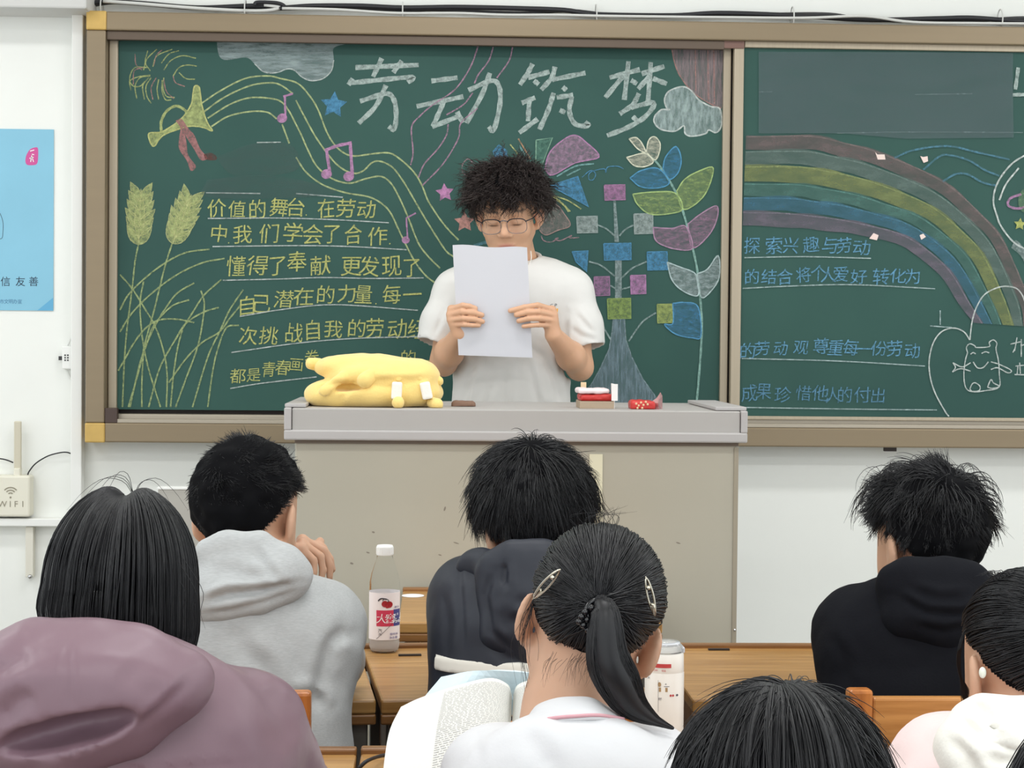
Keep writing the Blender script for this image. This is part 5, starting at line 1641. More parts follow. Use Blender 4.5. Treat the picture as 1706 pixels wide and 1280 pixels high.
for pts, r in zip(fr_, (.0083, .0086, .0083, .0072)):
    k0 = finger(pts, r)
    f.add(cap(wrR, k0, .017, .0105), .008)
t0 = wrR + np.array((-.008, .004, .012)); t1 = P(905, 533, YPA + .020); t2 = P(884, 522, YPA + .0125)
f.add(cap(t0, t1, .0135, .0115), .006); f.add(cap(t1, t2, .0105, .0085), .004)
V, Q = f.mesh(1)
# colour of the skin, lips and brows kept as a vertex colour
bo = np_mesh('body', V, Q, None, pr)
me = bo.data
ca = me.color_attributes.new('tone', 'FLOAT_COLOR', 'POINT')
loc = (V - hc) @ Rh / HS
base = np.array(rgb(212, 166, 134)); col = np.tile(base, (len(V), 1))
def paint(m, c, w):
    col[:] = col * (1 - (m * w)[:, None]) + np.array(rgb(*c))[None] * (m * w)[:, None]
g_ = lambda cx, cy, cz, rx, ry, rz: np.exp(-(((loc[:, 0] - cx) / rx) ** 2 + ((loc[:, 1] - cy) / ry) ** 2 + ((loc[:, 2] - cz) / rz) ** 2) ** 2)
paint(g_(0, .09, -.071, .024, .02, .0095), (190, 112, 104), .75)
for sg in (-1, 1):
    br = np.exp(-((loc[:, 2] - .0225 - .004 * (1 - ((loc[:, 0] * sg - .033) / .018) ** 2)) / .0036) ** 2) * np.exp(-((loc[:, 0] * sg - .033) / .021) ** 6) * (loc[:, 1] > .055)
    paint(br, (52, 40, 36), .9)
    paint(g_(sg * .032, .094, -.0115, .016, .02, .0022), (48, 36, 34), .95)
    paint(g_(sg * .080, -.01, -.008, .02, .03, .03), (226, 160, 134), .5)
paint(g_(0, .105, -.033, .014, .02, .012), (224, 168, 140), .4)
ca.data.foreach_set('color', col.astype(np.float32).ravel())
m_face = mat('skin_presenter', rgb(220, 177, 146), 0.48, sss=0.12)
nt = m_face.node_tree
at = nt.nodes.new('ShaderNodeVertexColor'); at.layer_name = 'tone'
nt.links.new(at.outputs[0], nt.nodes['Principled BSDF'].inputs['Base Color'])
me.materials.append(m_face)
del f
# trousers and shoes (behind the lectern)
f = Field(axis(pel_[0] - .26, pel_[0] + .26, .012), axis(pel_[1] - .2, pel_[1] + .2, .012), axis(ZPL + .04, ZPL + 1.10, .012))
f.add(cap(hip + np.array((0, 0, -.06)), hip + np.array((0, 0, .08)), .150, .142, (1, .72, 1)), .03)
leg(f, .016, False)
V, Q = f.mesh(1); np_mesh('trousers', V, Q, m_trous, pr)
for s in (-1, 1):
    an = np.array((pel_[0] + s * .11, pel_[1] + .01, ZPL + .09))
    f = Field(axis(an[0] - .07, an[0] + .07, .008), axis(an[1] - .21, an[1] + .09, .008), axis(ZPL - .004, ZPL + .13, .008))
    f.add(cap(an + np.array((0, .02, -.045)), an + np.array((0, -.13, -.055)), .045, .040), .02)
    f.add(cap(an + np.array((0, 0, -.03)), an + np.array((0, 0, .015)), .045, .043), .02)
    V, Q = f.mesh(1); V[:, 2] = np.maximum(V[:, 2], ZPL + .001)
    np_mesh('shoe', V, Q, m_shoe, pr)
# t-shirt: loose, short sleeves ending above the elbow
m_shirt = mat('shirt_white', rgb(219, 217, 213), 0.85, bump=.06, bscale=260)
h = .0062
f = Field(axis(shL[0] - .14, shR[0] + .14, h), axis(YPR - .22, YPR + .24, h), axis(ZPL + .74, nk[2] + .10, h))
bot = P(851, 700, YPR + .03); bot[2] = ZPL + .80
sc = (1, .66, 1)
f.add(cap(P(851, 685, YPR + .03), P(853, 600, YPR + .03), .158, .160, sc), .03)
f.add(cap(bot, P(851, 685, YPR + .03), .160, .158, sc), .03)
f.add(cap(P(853, 600, YPR + .03), P(855, 528, YPR + .03), .160, .166, sc), .03)
f.add(cap(P(798, 490, YPR + .02), P(914, 488, YPR + .02), .088, .088, (1, 1.0, 1)), .05)
f.add(cap(shR + np.array((-.01, 0, .0)), nk + np.array((.012, 0, -.026)), .058, .054), .03)
f.add(cap(shL + np.array((.01, 0, .0)), nk + np.array((-.012, 0, -.026)), .058, .054), .03)
cR, cL = P(974, 580, YPR - .01), P(727, 574, YPR - .01)
f.add(cap(shR, shR * .4 + cR * .6, .062, .066), .03); f.add(cap(shR * .4 + cR * .6, cR, .066, .062), .02)
f.add(cap(shL, shL * .4 + cL * .6, .062, .064), .03); f.add(cap(shL * .4 + cL * .6, cL, .064, .058), .02)
# flat sleeve ends with the arm hole inside
def cut(cu, sh, tilt):
    d = (cu - sh) / np.linalg.norm(cu - sh) + np.array((0, 0, tilt)); d /= np.linalg.norm(d)
    ref = np.array((0, 1.0, 0)); a = np.cross(d, ref); a /= np.linalg.norm(a); b = np.cross(a, d)
    R = np.stack([a, b, d], 1)
    f.sub(rbox(cu + d * .036, (.070, .095, .032), .004, R), .004)
    f.sub(cap(cu - d * .05, cu + d * .05, .046, .052), .004)
cut(cR, shR, 0); cut(cL, shL, 0)
f.sub(cap(Lh(0, -.03, -.095), nk + np.array((0, -.006, .004)), .060, .061), .006)
V, Q = f.mesh(2)
V = cloth_noise(V, Q, .0035, 8, (1, 1, .6), 3.0)
V = cloth_noise(V, Q, .0012, 30, seed=5.0)
W_ = lambda *p: [P(a, b, YPR - .08) for a, b in p]
for pts, w_, d_ in ((W_((945, 520), (942, 580), (935, 640)), .008, .008), (W_((760, 520), (764, 560), (770, 600)), .008, .007), (W_((905, 590), (925, 630), (940, 680)), .010, .007), (W_((880, 600), (890, 640), (900, 683)), .010, .005), (W_((845, 610), (842, 650), (846, 683)), .011, .005),
                    (W_((790, 600), (780, 640), (770, 683)), .010, .006), (W_((915, 600), (880, 580), (850, 590)), .010, .004), (W_((960, 520), (975, 540), (990, 555)), .007, .004), (W_((950, 545), (970, 560), (1000, 568)), .007, .004), (W_((742, 510), (732, 540), (722, 560)), .007, .004), (W_((820, 640), (815, 660), (812, 683)), .010, .004)):
    V = crease(V, Q, pts, w_, d_)
np_mesh('t_shirt', V, Q, m_shirt, pr)
ypt = YPR - .09
for _ in range(3):                   # lay the print on the cloth
    pc_ = P(923, 512, ypt)
    near = V[(np.abs(V[:, 0] - pc_[0]) < .012) & (np.abs(V[:, 2] - pc_[2]) < .014)]
    ypt = float(near[:, 1].min()) - .0012
# neckband
nb = [nk + np.array((.064 * math.cos(a) , -.004 + .060 * math.sin(a), .010 + .020 * math.sin(a) + .004 * math.cos(a))) for a in np.linspace(0, 2 * math.pi, 33)[:-1]]
MB().tube(nb, .0065, 8, True).build('neckband', m_shirt, pr, smooth=True)
# print on the chest
mb = MB(); put_text(mb, "P", 926, 509, 8, ypt, slant=.15); put_text(mb, "C", 919, 509, 7, ypt, slant=.15)
mb.build('chest_print', mat('print_black', rgb(40, 40, 50), 0.7), pr)
mb = MB(); flat(mb, [(921, 515), (930, 514), (929, 522), (923, 524)], ypt - .0003); mb.build('chest_print', mat('print_orange', rgb(240, 176, 80), 0.7), pr)
# necklace
MB().tube(spline([P(884, 418, YPR - .03), P(885, 430, YPR - .035), P(882, 440, YPR - .042), P(876, 446, YPR - .05)], 5), .0018, 6).build('necklace', mat('silver', rgb(225, 222, 215), 0.3, .6), pr, smooth=True)
# glasses
m_gl = mat('glasses_black', rgb(42, 44, 52), 0.3, .4)
m_lens = mat('lens', (0.97, 0.98, 1.0, 1), 0.02, trans=1.0, ior=1.05)
gs = empty('glasses', tuple(hc)); gs.parent = pr; gs.matrix_basis = Matrix.Translation(Vector(hc - np.array(pr.location)))
gx = lambda x, y, z: Lh(x, y, z)
for sg in (-1, 1):
    sq_ = lambda v: math.copysign(abs(v) ** .72, v)
    ring = [(sg * .0345 + .0265 * sq_(math.cos(a)), .107 - abs(.0265 * math.cos(a)) * .10, -.010 + .0200 * sq_(math.sin(a))) for a in np.linspace(0, 2 * math.pi, 33)[:-1]]
    MB().tube([gx(*p) for p in ring], .0008, 6, True).build('rim', mat('glasses_steel', rgb(120, 126, 136), .25, .8), gs, smooth=True)
    MB().tube([gx(*p) for p in ring[2:15]], .0015, 6).build('brow_bar', m_gl, gs, smooth=True)
    n_ = len(ring)
    MB().add([gx(*p) for p in ring] + [gx(p[0], p[1] - .0012, p[2]) for p in ring], [tuple(range(n_)), tuple(range(n_, 2 * n_))[::-1]] + [(i, i + n_, (i + 1) % n_ + n_, (i + 1) % n_) for i in range(n_)]).build('lens', m_lens, gs)
    MB().tube([gx(*p) for p in ((sg * .060, .103, .002), (sg * .075, .085, .004), (sg * .084, .02, .004), (sg * .085, -.012, .0), (sg * .082, -.03, -.018))], .0015, 6).build('temple', m_gl, gs, smooth=True)
MB().tube([gx(*p) for p in ((-.010, .108, .004), (0, .111, .007), (.010, .108, .004))], .0014, 6).build('bridge', MATS['glasses_steel'], gs, smooth=True)
# curly hair
lf = lambda d: np.where((d[:, 1] > .25), 1.10, 1.0) * np.where(d[:, 2] < .15, .48, 1.0)
ln_ = (-.45, .05, .42)
parts = [grow(hc, Rh, 3600, .082, (.083, .100, .094), (0, -.014, .036), (0, -.45, .9), .85, .55, .0042, 250.0, 420, .55, .16, 22, .2, 11, ln_, lf, .0011, minlift=.006, bend=.7),
         grow(hc, Rh, 2400, .058, (.083, .100, .094), (0, -.014, .036), (0, -.3, .95), .7, .35, .0040, 280.0, 300, .7, .2, 18, .6, 12, ln_, lf, .0011, minlift=.012),
         scalp(hc, Rh, (.098, .112, .112), (0, -.016, .040), ln_, 64, .010)]
put_hair('hair', parts, m_hairbr, pr, (2,))
# the sheet of paper in the hands
nx_, ny_ = 14, 22
a, b, c = P(754, 408.5, YPA - .014), P(878, 413, YPA - .014), P(764, 592, YPA + .012)
vs = []
for side in (0, .0006):
    for j in range(ny_ + 1):
        for i in range(nx_ + 1):
            u, w_ = i / nx_, j / ny_
            p = a + (b - a) * u + (c - a) * w_
            p = p + np.array((0, .007 * (1 - math.sin(math.pi * u)) * (w_ - .35) + side, .0022 * math.sin(u * 9) * (1 - w_)))
            vs.append(p)
n1 = (nx_ + 1) * (ny_ + 1)
fs = []
for j in range(ny_):
    for i in range(nx_):
        q0 = j * (nx_ + 1) + i
        fs += [(q0, q0 + nx_ + 1, q0 + nx_ + 2, q0 + 1), (n1 + q0, n1 + q0 + 1, n1 + q0 + nx_ + 2, n1 + q0 + nx_ + 1)]
edge_ = [i for i in range(nx_ + 1)] + [j * (nx_ + 1) + nx_ for j in range(1, ny_ + 1)] + [ny_ * (nx_ + 1) + i for i in range(nx_ - 1, -1, -1)] + [j * (nx_ + 1) for j in range(ny_ - 1, 0, -1)]
fs += [(edge_[i], edge_[(i + 1) % len(edge_)], n1 + edge_[(i + 1) % len(edge_)], n1 + edge_[i]) for i in range(len(edge_))]
pa = MB().add(vs, fs).build('sheet_of_paper', mat('sheet_white', rgb(204, 204, 210), 0.8), None, smooth=False)
tag(pa, 'white sheet of paper held up in both hands before the chest', 'paper')
# ---------------------------------------------------------------- hair styles for longer hair
def bob_hair(c, R, n, rx=.088, ry=.104, hz=.108, oz=.026, oy=-.016, zend=-.115, face=2.25, notch=.012, seed=4, seg=16, jit=.0035, flare=.06, tuck=.012, width=.0008, part_y=(.05, -.075), tilt=None, tipvar=.012, shag=0.0, rlen=0.0):
    rng = np.random.default_rng(seed)
    phi = (rng.random(n) * 2 - 1) * face
    ncl = 420
    cph = np.sort((rng.random(ncl) * 2 - 1) * face)
    cid = np.clip(np.searchsorted(cph, phi), 0, ncl - 1)
    coff = rng.normal(0, 1, ncl); cof2 = rng.normal(0, 1, ncl); cof3 = rng.normal(0, 1, ncl)
    j = rng.normal(0, 1, n)
    th0 = .06 + rng.random(n) ** 1.5 * .9
    s = np.linspace(0, 1, seg)
    PT = np.empty((n, seg, 3))
    ze = zend - rlen * np.clip(np.sin(phi) * 1.4, 0, 1) + tipvar * coff[cid] + .006 * j + (shag * np.abs(cof3[cid]) * rng.random(n))
    for i, q in enumerate(s):
        top = q < .5
        tcl = phi + (cph[cid] - phi) * .3 * q + .05 * cof2[cid] * q * (1 if not shag else 1.6)
        th = th0 + (math.pi / 2 - th0) * min(1, q / .5)
        rr = np.sin(th) * (1 + (jit * coff[cid] * .8 + jit * .4 * j) / .09)
        z = hz * np.cos(th)
        if not top:
            d = (q - .5) / .5
            z = ze * d
            rr = rr * (1 + flare * math.sin(math.pi * d * .6)) - tuck / .09 * max(0, d - .55) ** 1.5 * 2.2
        x = rx * rr * np.sin(tcl); y = -ry * rr * np.cos(tcl)
        z = z - notch * np.exp(-(x / .013) ** 2) * (q < .5)
        PT[:, i] = np.stack([x, y + oy, z + oz], 1)
    if tilt is not None:
        PT[:, :, 0] += tilt * np.clip(-PT[:, :, 2], 0, 1)
    PT = c + PT @ R.T
    strands = strand_tubes(PT, width * (1 + rng.normal(0, .25, n)))
    # dense layer under the strands
    na, ns = 72, 22
    ph = np.linspace(-face, face, na)
    V = []
    for q in np.linspace(0, 1, ns):
        th = .03 + (math.pi / 2 - .03) * min(1, q / .5)
        rr = np.full(na, math.sin(th)) * (1 - .035 + .008 * np.sin(ph * 9 + 3 * q))
        z = np.full(na, hz * math.cos(th) * .97)
        if q > .5:
            d = (q - .5) / .5
            z = np.full(na, (zend + .012) * d)
            rr = rr * (1 + flare * math.sin(math.pi * d * .6)) - tuck / .09 * max(0, d - .55) ** 1.5 * 2.2
        x = rx * rr * np.sin(ph); y = -ry * rr * np.cos(ph)
        z = z - notch * np.exp(-(x / .013) ** 2) * (q < .5)
        if tilt is not None:
            x = x + tilt * np.clip(-(z + oz), 0, 1)
        V.append(np.stack([x, y + oy, z + oz], 1))
    V = c + np.concatenate(V) @ R.T
    Q = np.array([(i * na + k, i * na + k + 1, (i + 1) * na + k + 1, (i + 1) * na + k) for i in range(ns - 1) for k in range(na - 1)])
    return strands, (V, Q)

def pulled_hair(c, R, n, tie, rad=(.080, .098, .092), off=(0, -.014, .034), line=(-.62, .0, .42), seed=5, seg=12, width=.0008, s=1.0, puff=.004):
    """hair combed back over the head to the point where it is tied"""
    rng = np.random.default_rng(seed)
    d = fib_dirs(int(n * 1.8), rng); d = d[hairline(d, *line)][:n]
    N = len(d)
    w = np.array(tie, float); w /= np.linalg.norm(w)
    wj = w + rng.normal(0, .05, (N, 3)); wj /= np.linalg.norm(wj, axis=1, keepdims=True)
    om = np.arccos(np.clip((d * wj).sum(1), -1, 1)) + 1e-4
    lift = .004 + rng.random(N) * puff
    ncl = 120
    cc = d[rng.integers(0, N, ncl)]; cid = np.argmax(d @ cc.T, 1); cl = rng.normal(0, 1, ncl)[cid]
    PT = np.empty((N, seg, 3))
    for i, t in enumerate(np.linspace(0, 1, seg)):
        u = (np.sin((1 - t) * om) / np.sin(om))[:, None] * d + (np.sin(t * om) / np.sin(om))[:, None] * wj
        u /= np.linalg.norm(u, axis=1, keepdims=True)
        h = (lift + .0018 * cl) * math.sin(math.pi * min(t * .8 + .1, 1)) + .002
        PT[:, i] = (u * (np.array(rad) + h[:, None]) + off) * s
    PT = c + PT @ R.T
    return strand_tubes(PT, width * (1 + rng.normal(0, .25, N)), .3)

def tail_hair(line_, radii, n, seed=6, seg=20, width=.0008, flat_=.8, endvar=.15):
    rng = np.random.default_rng(seed)
    cv = np.array(spline(line_, 10)); t = np.linspace(0, 1, len(cv))
    rt = np.interp(t, np.linspace(0, 1, len(radii)), radii)
    T = np.gradient(cv, axis=0); T /= np.linalg.norm(T, axis=1, keepdims=True)
    A = np.cross(T, np.array([0, 1.0, 0])); A /= np.linalg.norm(A, axis=1, keepdims=True); B = np.cross(A, T)
    a = rng.random(n) * 6.283; r = np.sqrt(rng.random(n)) ; L = 1 - endvar * rng.random(n)
    ncl = 40; cl = rng.integers(0, ncl, n); ca_ = rng.random(ncl) * 6.283
    PT = np.empty((n, seg, 3))
    for i, s in enumerate(np.linspace(0, 1, seg)):
        tt = s * L
        g = lambda X: np.stack([np.interp(tt, t, X[:, k]) for k in range(3)], 1)
        aa = a + .25 * np.sin(3 * s + ca_[cl]) + (ca_[cl] - a) * .12 * s
        rr = r * np.interp(tt, t, rt)
        PT[:, i] = g(cv) + g(A) * (rr * np.cos(aa))[:, None] + g(B) * (rr * flat_ * np.sin(aa))[:, None]
    core = MB().tube(list(cv[::3]), list(rt[::3] * .82), 14)
    return strand_tubes(PT, width * (1 + rng.normal(0, .25, n))), core

def quads(mb):
    V = np.array(mb.v); return V, np.array([f for f in mb.f if len(f) == 4])

def surf(name, rows, m, th, parent):
    """a curved leaf given by rows of points, with thickness"""
    R0 = [np.array(spline(r, 6)) for r in rows]
    n = min(len(r) for r in R0)
    G = np.array([[r[int(round(i * (len(r) - 1) / (n - 1)))] for i in range(n)] for r in R0])
    G = np.array([spline(list(G[:, i]), 4) for i in range(n)]).transpose(1, 0, 2)
    a_, b_, _ = G.shape
    N = np.cross(np.gradient(G, axis=1), np.gradient(G, axis=0)); N /= np.linalg.norm(N, axis=2, keepdims=True) + 1e-9
    if (N[..., 1]).mean() > 0: N = -N
    A = G.reshape(-1, 3); B = (G - N * th).reshape(-1, 3)
    mb = MB(); fs = []
    off = a_ * b_
    for i in range(a_ - 1):
        for j in range(b_ - 1):
            q0 = i * b_ + j
            fs += [(q0, q0 + b_, q0 + b_ + 1, q0 + 1), (off + q0, off + q0 + 1, off + q0 + b_ + 1, off + q0 + b_)]
    bd = list(range(b_)) + [i * b_ + b_ - 1 for i in range(1, a_)] + [(a_ - 1) * b_ + j for j in range(b_ - 2, -1, -1)] + [i * b_ for i in range(a_ - 2, 0, -1)]
    fs += [(bd[i], bd[(i + 1) % len(bd)], off + bd[(i + 1) % len(bd)], off + bd[i]) for i in range(len(bd))]
    mb.add(list(A) + list(B), fs)
    o = mb.build(name, m, parent, smooth=False)
    return o, G, N

# ---------------------------------------------------------------- row of boys behind the first desks
YB = 3.0
m_heather = mat('heather_grey', rgb(180, 182, 182), 0.95, noise=.13, nscale=260, stretch=(.35, 1, 2.2), bump=.12, bscale=300, sheen=.15)
m_navy = mat('navy_nylon', rgb(30, 34, 45), 0.55, bump=.05, bscale=90)
m_blackc = mat('black_cotton', rgb(20, 21, 26), 0.9, spec=.15, bump=.12, bscale=260)
m_mauve = mat('mauve_nylon', rgb(128, 102, 112), 0.42, noise=.05, nscale=8, bump=.04, bscale=60)
m_pink = mat('pink_cotton', rgb(238, 216, 214), 0.9, bump=.08, bscale=240)
m_cream_c = mat('cream_fleece', rgb(240, 238, 230), 0.95, bump=.15, bscale=200)

# student in the grey hoodie
hd = P(417, 866, YB); R = frame(.42, .20, -.03)
CC = lambda y, *p: [P(a, b, y) for a, b in p]
def ghand(f):
    w_ = P(489, 985, 3.06)
    hand_prims(f, w_, (.16, .05, .98), (-.1, 1, 0), (.97, .02, -.16), curl=(1.75, .65, .35), sc=.95, thumb=.3)
    hand_prims(f, P(335, 1108, 3.17), (1, .35, 0), (.2, 1, 0), (0, 0, -1), curl=(.2, .3, .3))
grey, L, g_ob = seated('person in a heather grey hoodie resting the chin on one hand beside the bottle', hd, R,
    P(420, 948, 2.94), P(418, 1115, 2.88), np.array((P(405, 900, 2.80)[0], 2.80, .55)), P(298, 1036, 2.93), P(536, 1034, 2.93), P(262, 1112, 3.05), P(552, 1102, 3.05), P(335, 1108, 3.17), P(489, 985, 3.06),
    m_heather, .016, .93, .66, 1.03, 1.0, handsfn=ghand, top='hoodie', noise=(.005, 8),
    creases=[(CC(2.8, (600, 1075), (575, 1062), (548, 1068), (535, 1100)), .010, .007), (CC(2.8, (480, 1150), (510, 1153), (532, 1165), (540, 1185)), .009, .008), (CC(2.8, (520, 1180), (532, 1150), (548, 1095), (575, 1040)), .013, .010),
             (CC(2.8, (400, 1060), (450, 1120), (480, 1200)), .014, .005), (CC(2.8, (360, 1100), (400, 1160), (420, 1230)), .014, .005), (CC(2.8, (530, 985), (560, 1000), (590, 1030)), .010, .005)])
gx_ = 2.86
hp = CC(2.875, (352, 915), (386, 906), (436, 906), (478, 930), (496, 950))
rim('hood', hp, .021, m_heather, grey, .0045, .025, .002,
    [(CC(gx_, (350, 990), (390, 976), (440, 972), (505, 962)), .007, .010, .8), (CC(gx_, (345, 1012), (400, 1004), (460, 988), (506, 974)), .006, .005, .5), (CC(gx_, (430, 905), (455, 935), (480, 962)), .006, .005, .5), (CC(gx_, (350, 945), (400, 940), (450, 955)), .009, .004, .6)],
    [ell(P(418, 962, 2.875), (.094, .055, .052), frame(0, 0, -.10)), ell(P(382, 985, 2.855), (.062, .045, .036), frame(0, 0, -.14)), ell(P(462, 952, 2.87), (.038, .05, .032), frame(0, 0, -.25)), cap(P(345, 1012, 2.85), P(440, 994, 2.84), .012, .012), cap(P(440, 994, 2.84), P(496, 966, 2.86), .012, .012)],
    [cap(P(420, 880, 2.98), P(425, 930, 2.95), .058, .050)])
parts = [grow(hd, R, 12000, .026, whorl=(-.05, -.60, .78), lift=.62, grav=.15, cn=.30, sn=.22, seg=7, swirl=.8, seed=21, line=(-.78, .14, .42), width=.00065, minlift=.004, lenfn=lambda d: np.where(d[:, 2] < -.15, .38, np.where(d[:, 2] < .15, .62, 1.0)), clump=260),
         scalp(hd, R, (.0885, .107, .1015), (0, -.016, .036), (-.80, .12, .42), 56, .005)]
put_hair('hair', parts, m_hair, grey, (1,))

# student in the navy jacket
hd = P(889, 874, YB); R = frame(-.30, .16, -.10)
navy, L, g_ob = seated('person in a navy hooded jacket with shaggy hair at the middle of the row', hd, R,
    P(886, 950, 2.94), P(884, 1095, 2.88), np.array((P(880, 900, 2.80)[0], 2.80, .55)), P(788, 1000, 2.93), P(992, 1000, 2.93), P(778, 1100, 3.02), P(1008, 1100, 3.02), P(850, 1108, 3.20), P(945, 1108, 3.20),
    m_navy, .016, .95, .64, 1.0, 1.0, top='jacket', noise=(.004, 9),
    creases=[(CC(2.8, (765, 935), (768, 1000), (772, 1090)), .005, .004, .3), (CC(2.8, (735, 990), (745, 1040), (740, 1100)), .009, .004), (CC(2.8, (810, 1060), (840, 1090), (880, 1100)), .009, .005)])
rim('hood', CC(2.865, (822, 930), (850, 921), (900, 920), (945, 935), (960, 970)), .020, m_navy, navy, .0048, .03, .0025,
    [(CC(2.84, (838, 930), (838, 950), (837, 968)), .006, .007, .5), (CC(2.84, (820, 945), (806, 985), (815, 1040), (850, 1075)), .007, .005, .6), (CC(2.84, (840, 1015), (870, 1028), (910, 1030)), .010, .005, .6), (CC(2.84, (850, 985), (880, 1000), (930, 1000)), .010, .004, .6)],
    [ell(P(893, 975, 2.865), (.085, .055, .060)), ell(P(880, 1030, 2.845), (.066, .042, .055), frame(0, 0, .12)), cap(P(812, 955, 2.87), P(822, 1050, 2.845), .017, .017), cap(P(822, 1050, 2.845), P(880, 1082, 2.84), .017, .018), cap(P(880, 1082, 2.84), P(945, 1070, 2.85), .018, .018), cap(P(945, 1070, 2.85), P(965, 965, 2.87), .018, .018),
     cap(P(778, 938, 2.93), P(800, 934, 2.92), .020, .020), cap(P(800, 934, 2.92), P(822, 940, 2.90), .020, .018)],
    [cap(P(888, 880, 2.99), P(890, 935, 2.955), .060, .052)])
# pale hem under the jacket
hz_ = [P(884, 1132, 2.76)[2], P(884, 1106, 2.76)[2]]
hem = Field(axis(.0, .36, .006), axis(2.62, 3.10, .006), axis(hz_[0] - .03, hz_[1] + .03, .004))
torso_prims(hem, np.array((P(880, 900, 2.80)[0], 2.80, .55)), P(884, 1095, 2.88), P(886, 950, 2.94), P(788, 1000, 2.93), P(992, 1000, 2.93), .021, .64, 1.0)
hem.sub(rbox((.18, 2.86, hz_[1] + .10), (.4, .4, .10), .004), .004)
hem.sub(rbox((.18, 2.86, hz_[0] - .10), (.4, .4, .10), .004), .004)
V, Q = hem.mesh(1)
np_mesh('shirt_hem', V, Q, mat('shirt_cream', rgb(222, 218, 208), .9), navy)
lf2 = lambda d: np.where(d[:, 2] < -.25, .25, np.where(d[:, 2] < .15, .45, np.where(d[:, 2] < .4, .75, 1.0))) * np.where(d[:, 0] > .5, 1.05, 1.0)
parts = [grow(hd, R, 12000, .082, (.084, .102, .096), (0, -.014, .036), (-.10, -.42, .90), .38, .85, cn=.15, sn=.10, seg=10, swirl=.15, seed=31, line=(-.85, .14, .40), width=.00062, minlift=.012, lenfn=lf2, clump=230, bend=.75),
         grow(hd, R, 1300, .050, (.092, .110, .106), (0, -.014, .038), (-.10, -.42, .90), .42, .45, cn=.22, sn=.16, seg=7, swirl=.3, seed=32, line=(.2, .2, .45), width=.0007, clump=120),
         scalp(hd, R, (.096, .112, .104), (0, -.016, .038), (-.88, .12, .42), 56, .006)]
put_hair('hair', parts, m_hair, navy, (2,))

# student in the black hoodie
hd = P(1541, 912, YB); R = frame(-.45, .14, .02)
def bhand(f):
    hand_prims(f, P(1492, 1086, 3.115), (-1, .02, .06), (0, .0, 1), (.15, -1, 0), curl=(.25, .75, .75), sc=.98)
    hand_prims(f, P(1480, 1120, 3.16), (1, .2, 0), (.2, 1, 0), (0, 0, -1))
blk, L, g_ob = seated('person in a black hooded sweatshirt before the plain white wall', hd, R,
    P(1548, 990, 2.94), P(1538, 1120, 2.88), np.array((P(1535, 900, 2.80)[0], 2.80, .55)), P(1427, 1048, 2.93), P(1664, 1048, 2.93), P(1420, 1118, 3.03), P(1682, 1118, 3.03), P(1480, 1120, 3.16), P(1492, 1086, 3.115),
    m_blackc, .016, .93, .64, 1.02, 1.0, handsfn=bhand, top='hoodie', noise=(.004, 9),
    creases=[(CC(2.8, (1460, 990), (1490, 1030), (1530, 1055), (1570, 1068)), .007, .006, .5), (CC(2.8, (1420, 985), (1445, 978), (1460, 985)), .008, .004), (CC(2.8, (1390, 1060), (1410, 1100), (1410, 1150)), .010, .004)])
rim('hood', CC(2.872, (1476, 962), (1500, 954), (1560, 952), (1600, 962), (1622, 988)), .022, m_blackc, blk, .0048, .03, .0025,
    [(CC(2.84, (1478, 985), (1520, 1008), (1580, 1012), (1620, 998)), .007, .007, .7), (CC(2.84, (1500, 975), (1545, 988), (1590, 985)), .007, .005, .6), (CC(2.84, (1500, 1030), (1550, 1042), (1600, 1030)), .008, .005, .6)],
    [ell(P(1552, 992, 2.875), (.088, .056, .050)), ell(P(1550, 1020, 2.855), (.086, .048, .040), frame(0, 0, -.06)), cap(P(1474, 975, 2.89), P(1492, 1030, 2.86), .018, .020), cap(P(1492, 1030, 2.86), P(1560, 1056, 2.845), .020, .018), cap(P(1560, 1056, 2.845), P(1634, 1020, 2.87), .018, .022)],
    [cap(P(1545, 920, 2.99), P(1548, 962, 2.96), .060, .052)])
wv = []
rg = np.random.default_rng(8)
for i in range(46):
    x0 = 1470 + rg.random() * 140; y0_ = 800 + rg.random() * 14; s_g = 1 if rg.random() > .5 else -1
    hgt = 14 + rg.random() * 22; wd2 = (18 + rg.random() * 34) * s_g; yy_ = 2.97 + rg.random() * .06
    wv.append([P(x0, y0_ + 10, yy_), P(x0 + wd2 * .25, y0_ - hgt, yy_), P(x0 + wd2 * .8, y0_ - hgt * .9, yy_), P(x0 + wd2 * 1.15, y0_ - 2, yy_ - .01), P(x0 + wd2 * 1.2, y0_ + 16, yy_ - .015)])
parts = [grow(hd, R, 11000, .042, whorl=(.02, -.66, .74), lift=.48, grav=.25, cn=.28, sn=.15, seg=8, swirl=.5, seed=41, line=(-.82, .14, .42), width=.00065, minlift=.006, lenfn=lambda d: np.where(d[:, 2] < -.2, .32, np.where(d[:, 2] < .12, .7, 1.0)) * np.where((d[:, 0] > .4) & (d[:, 2] > .0), 1.35, 1.0), clump=200),
         grow(hd, R, 1500, .062, (.088, .106, .104), (0, -.014, .036), (.02, -.60, .80), .75, .9, .002, 60, cn=.35, sn=.10, seg=11, swirl=.4, seed=42, line=(.35, .35, .55), width=.0007, clump=70, bend=.9),
         scalp(hd, R, (.0895, .107, .1045), (0, -.016, .036), (-.84, .12, .42), 56, .006), wisps(wv, .0006)]
put_hair('hair', parts, m_hair, blk, (2,))

make_chair(P(501, 1200, 2.64)[0] - .165, 2.627, P(501, 1152, 2.64)[2], 'wooden chair of the student in the grey hoodie', .36)
make_chair(P(880, 1200, 2.64)[0], 2.627, P(880, 1156, 2.64)[2] - .03, 'wooden chair of the student in the navy jacket', .36)
make_chair(P(1428, 1200, 2.64)[0] + .165, 2.627, P(1428, 1148, 2.64)[2], 'wooden chair of the student in the black hoodie', .36)

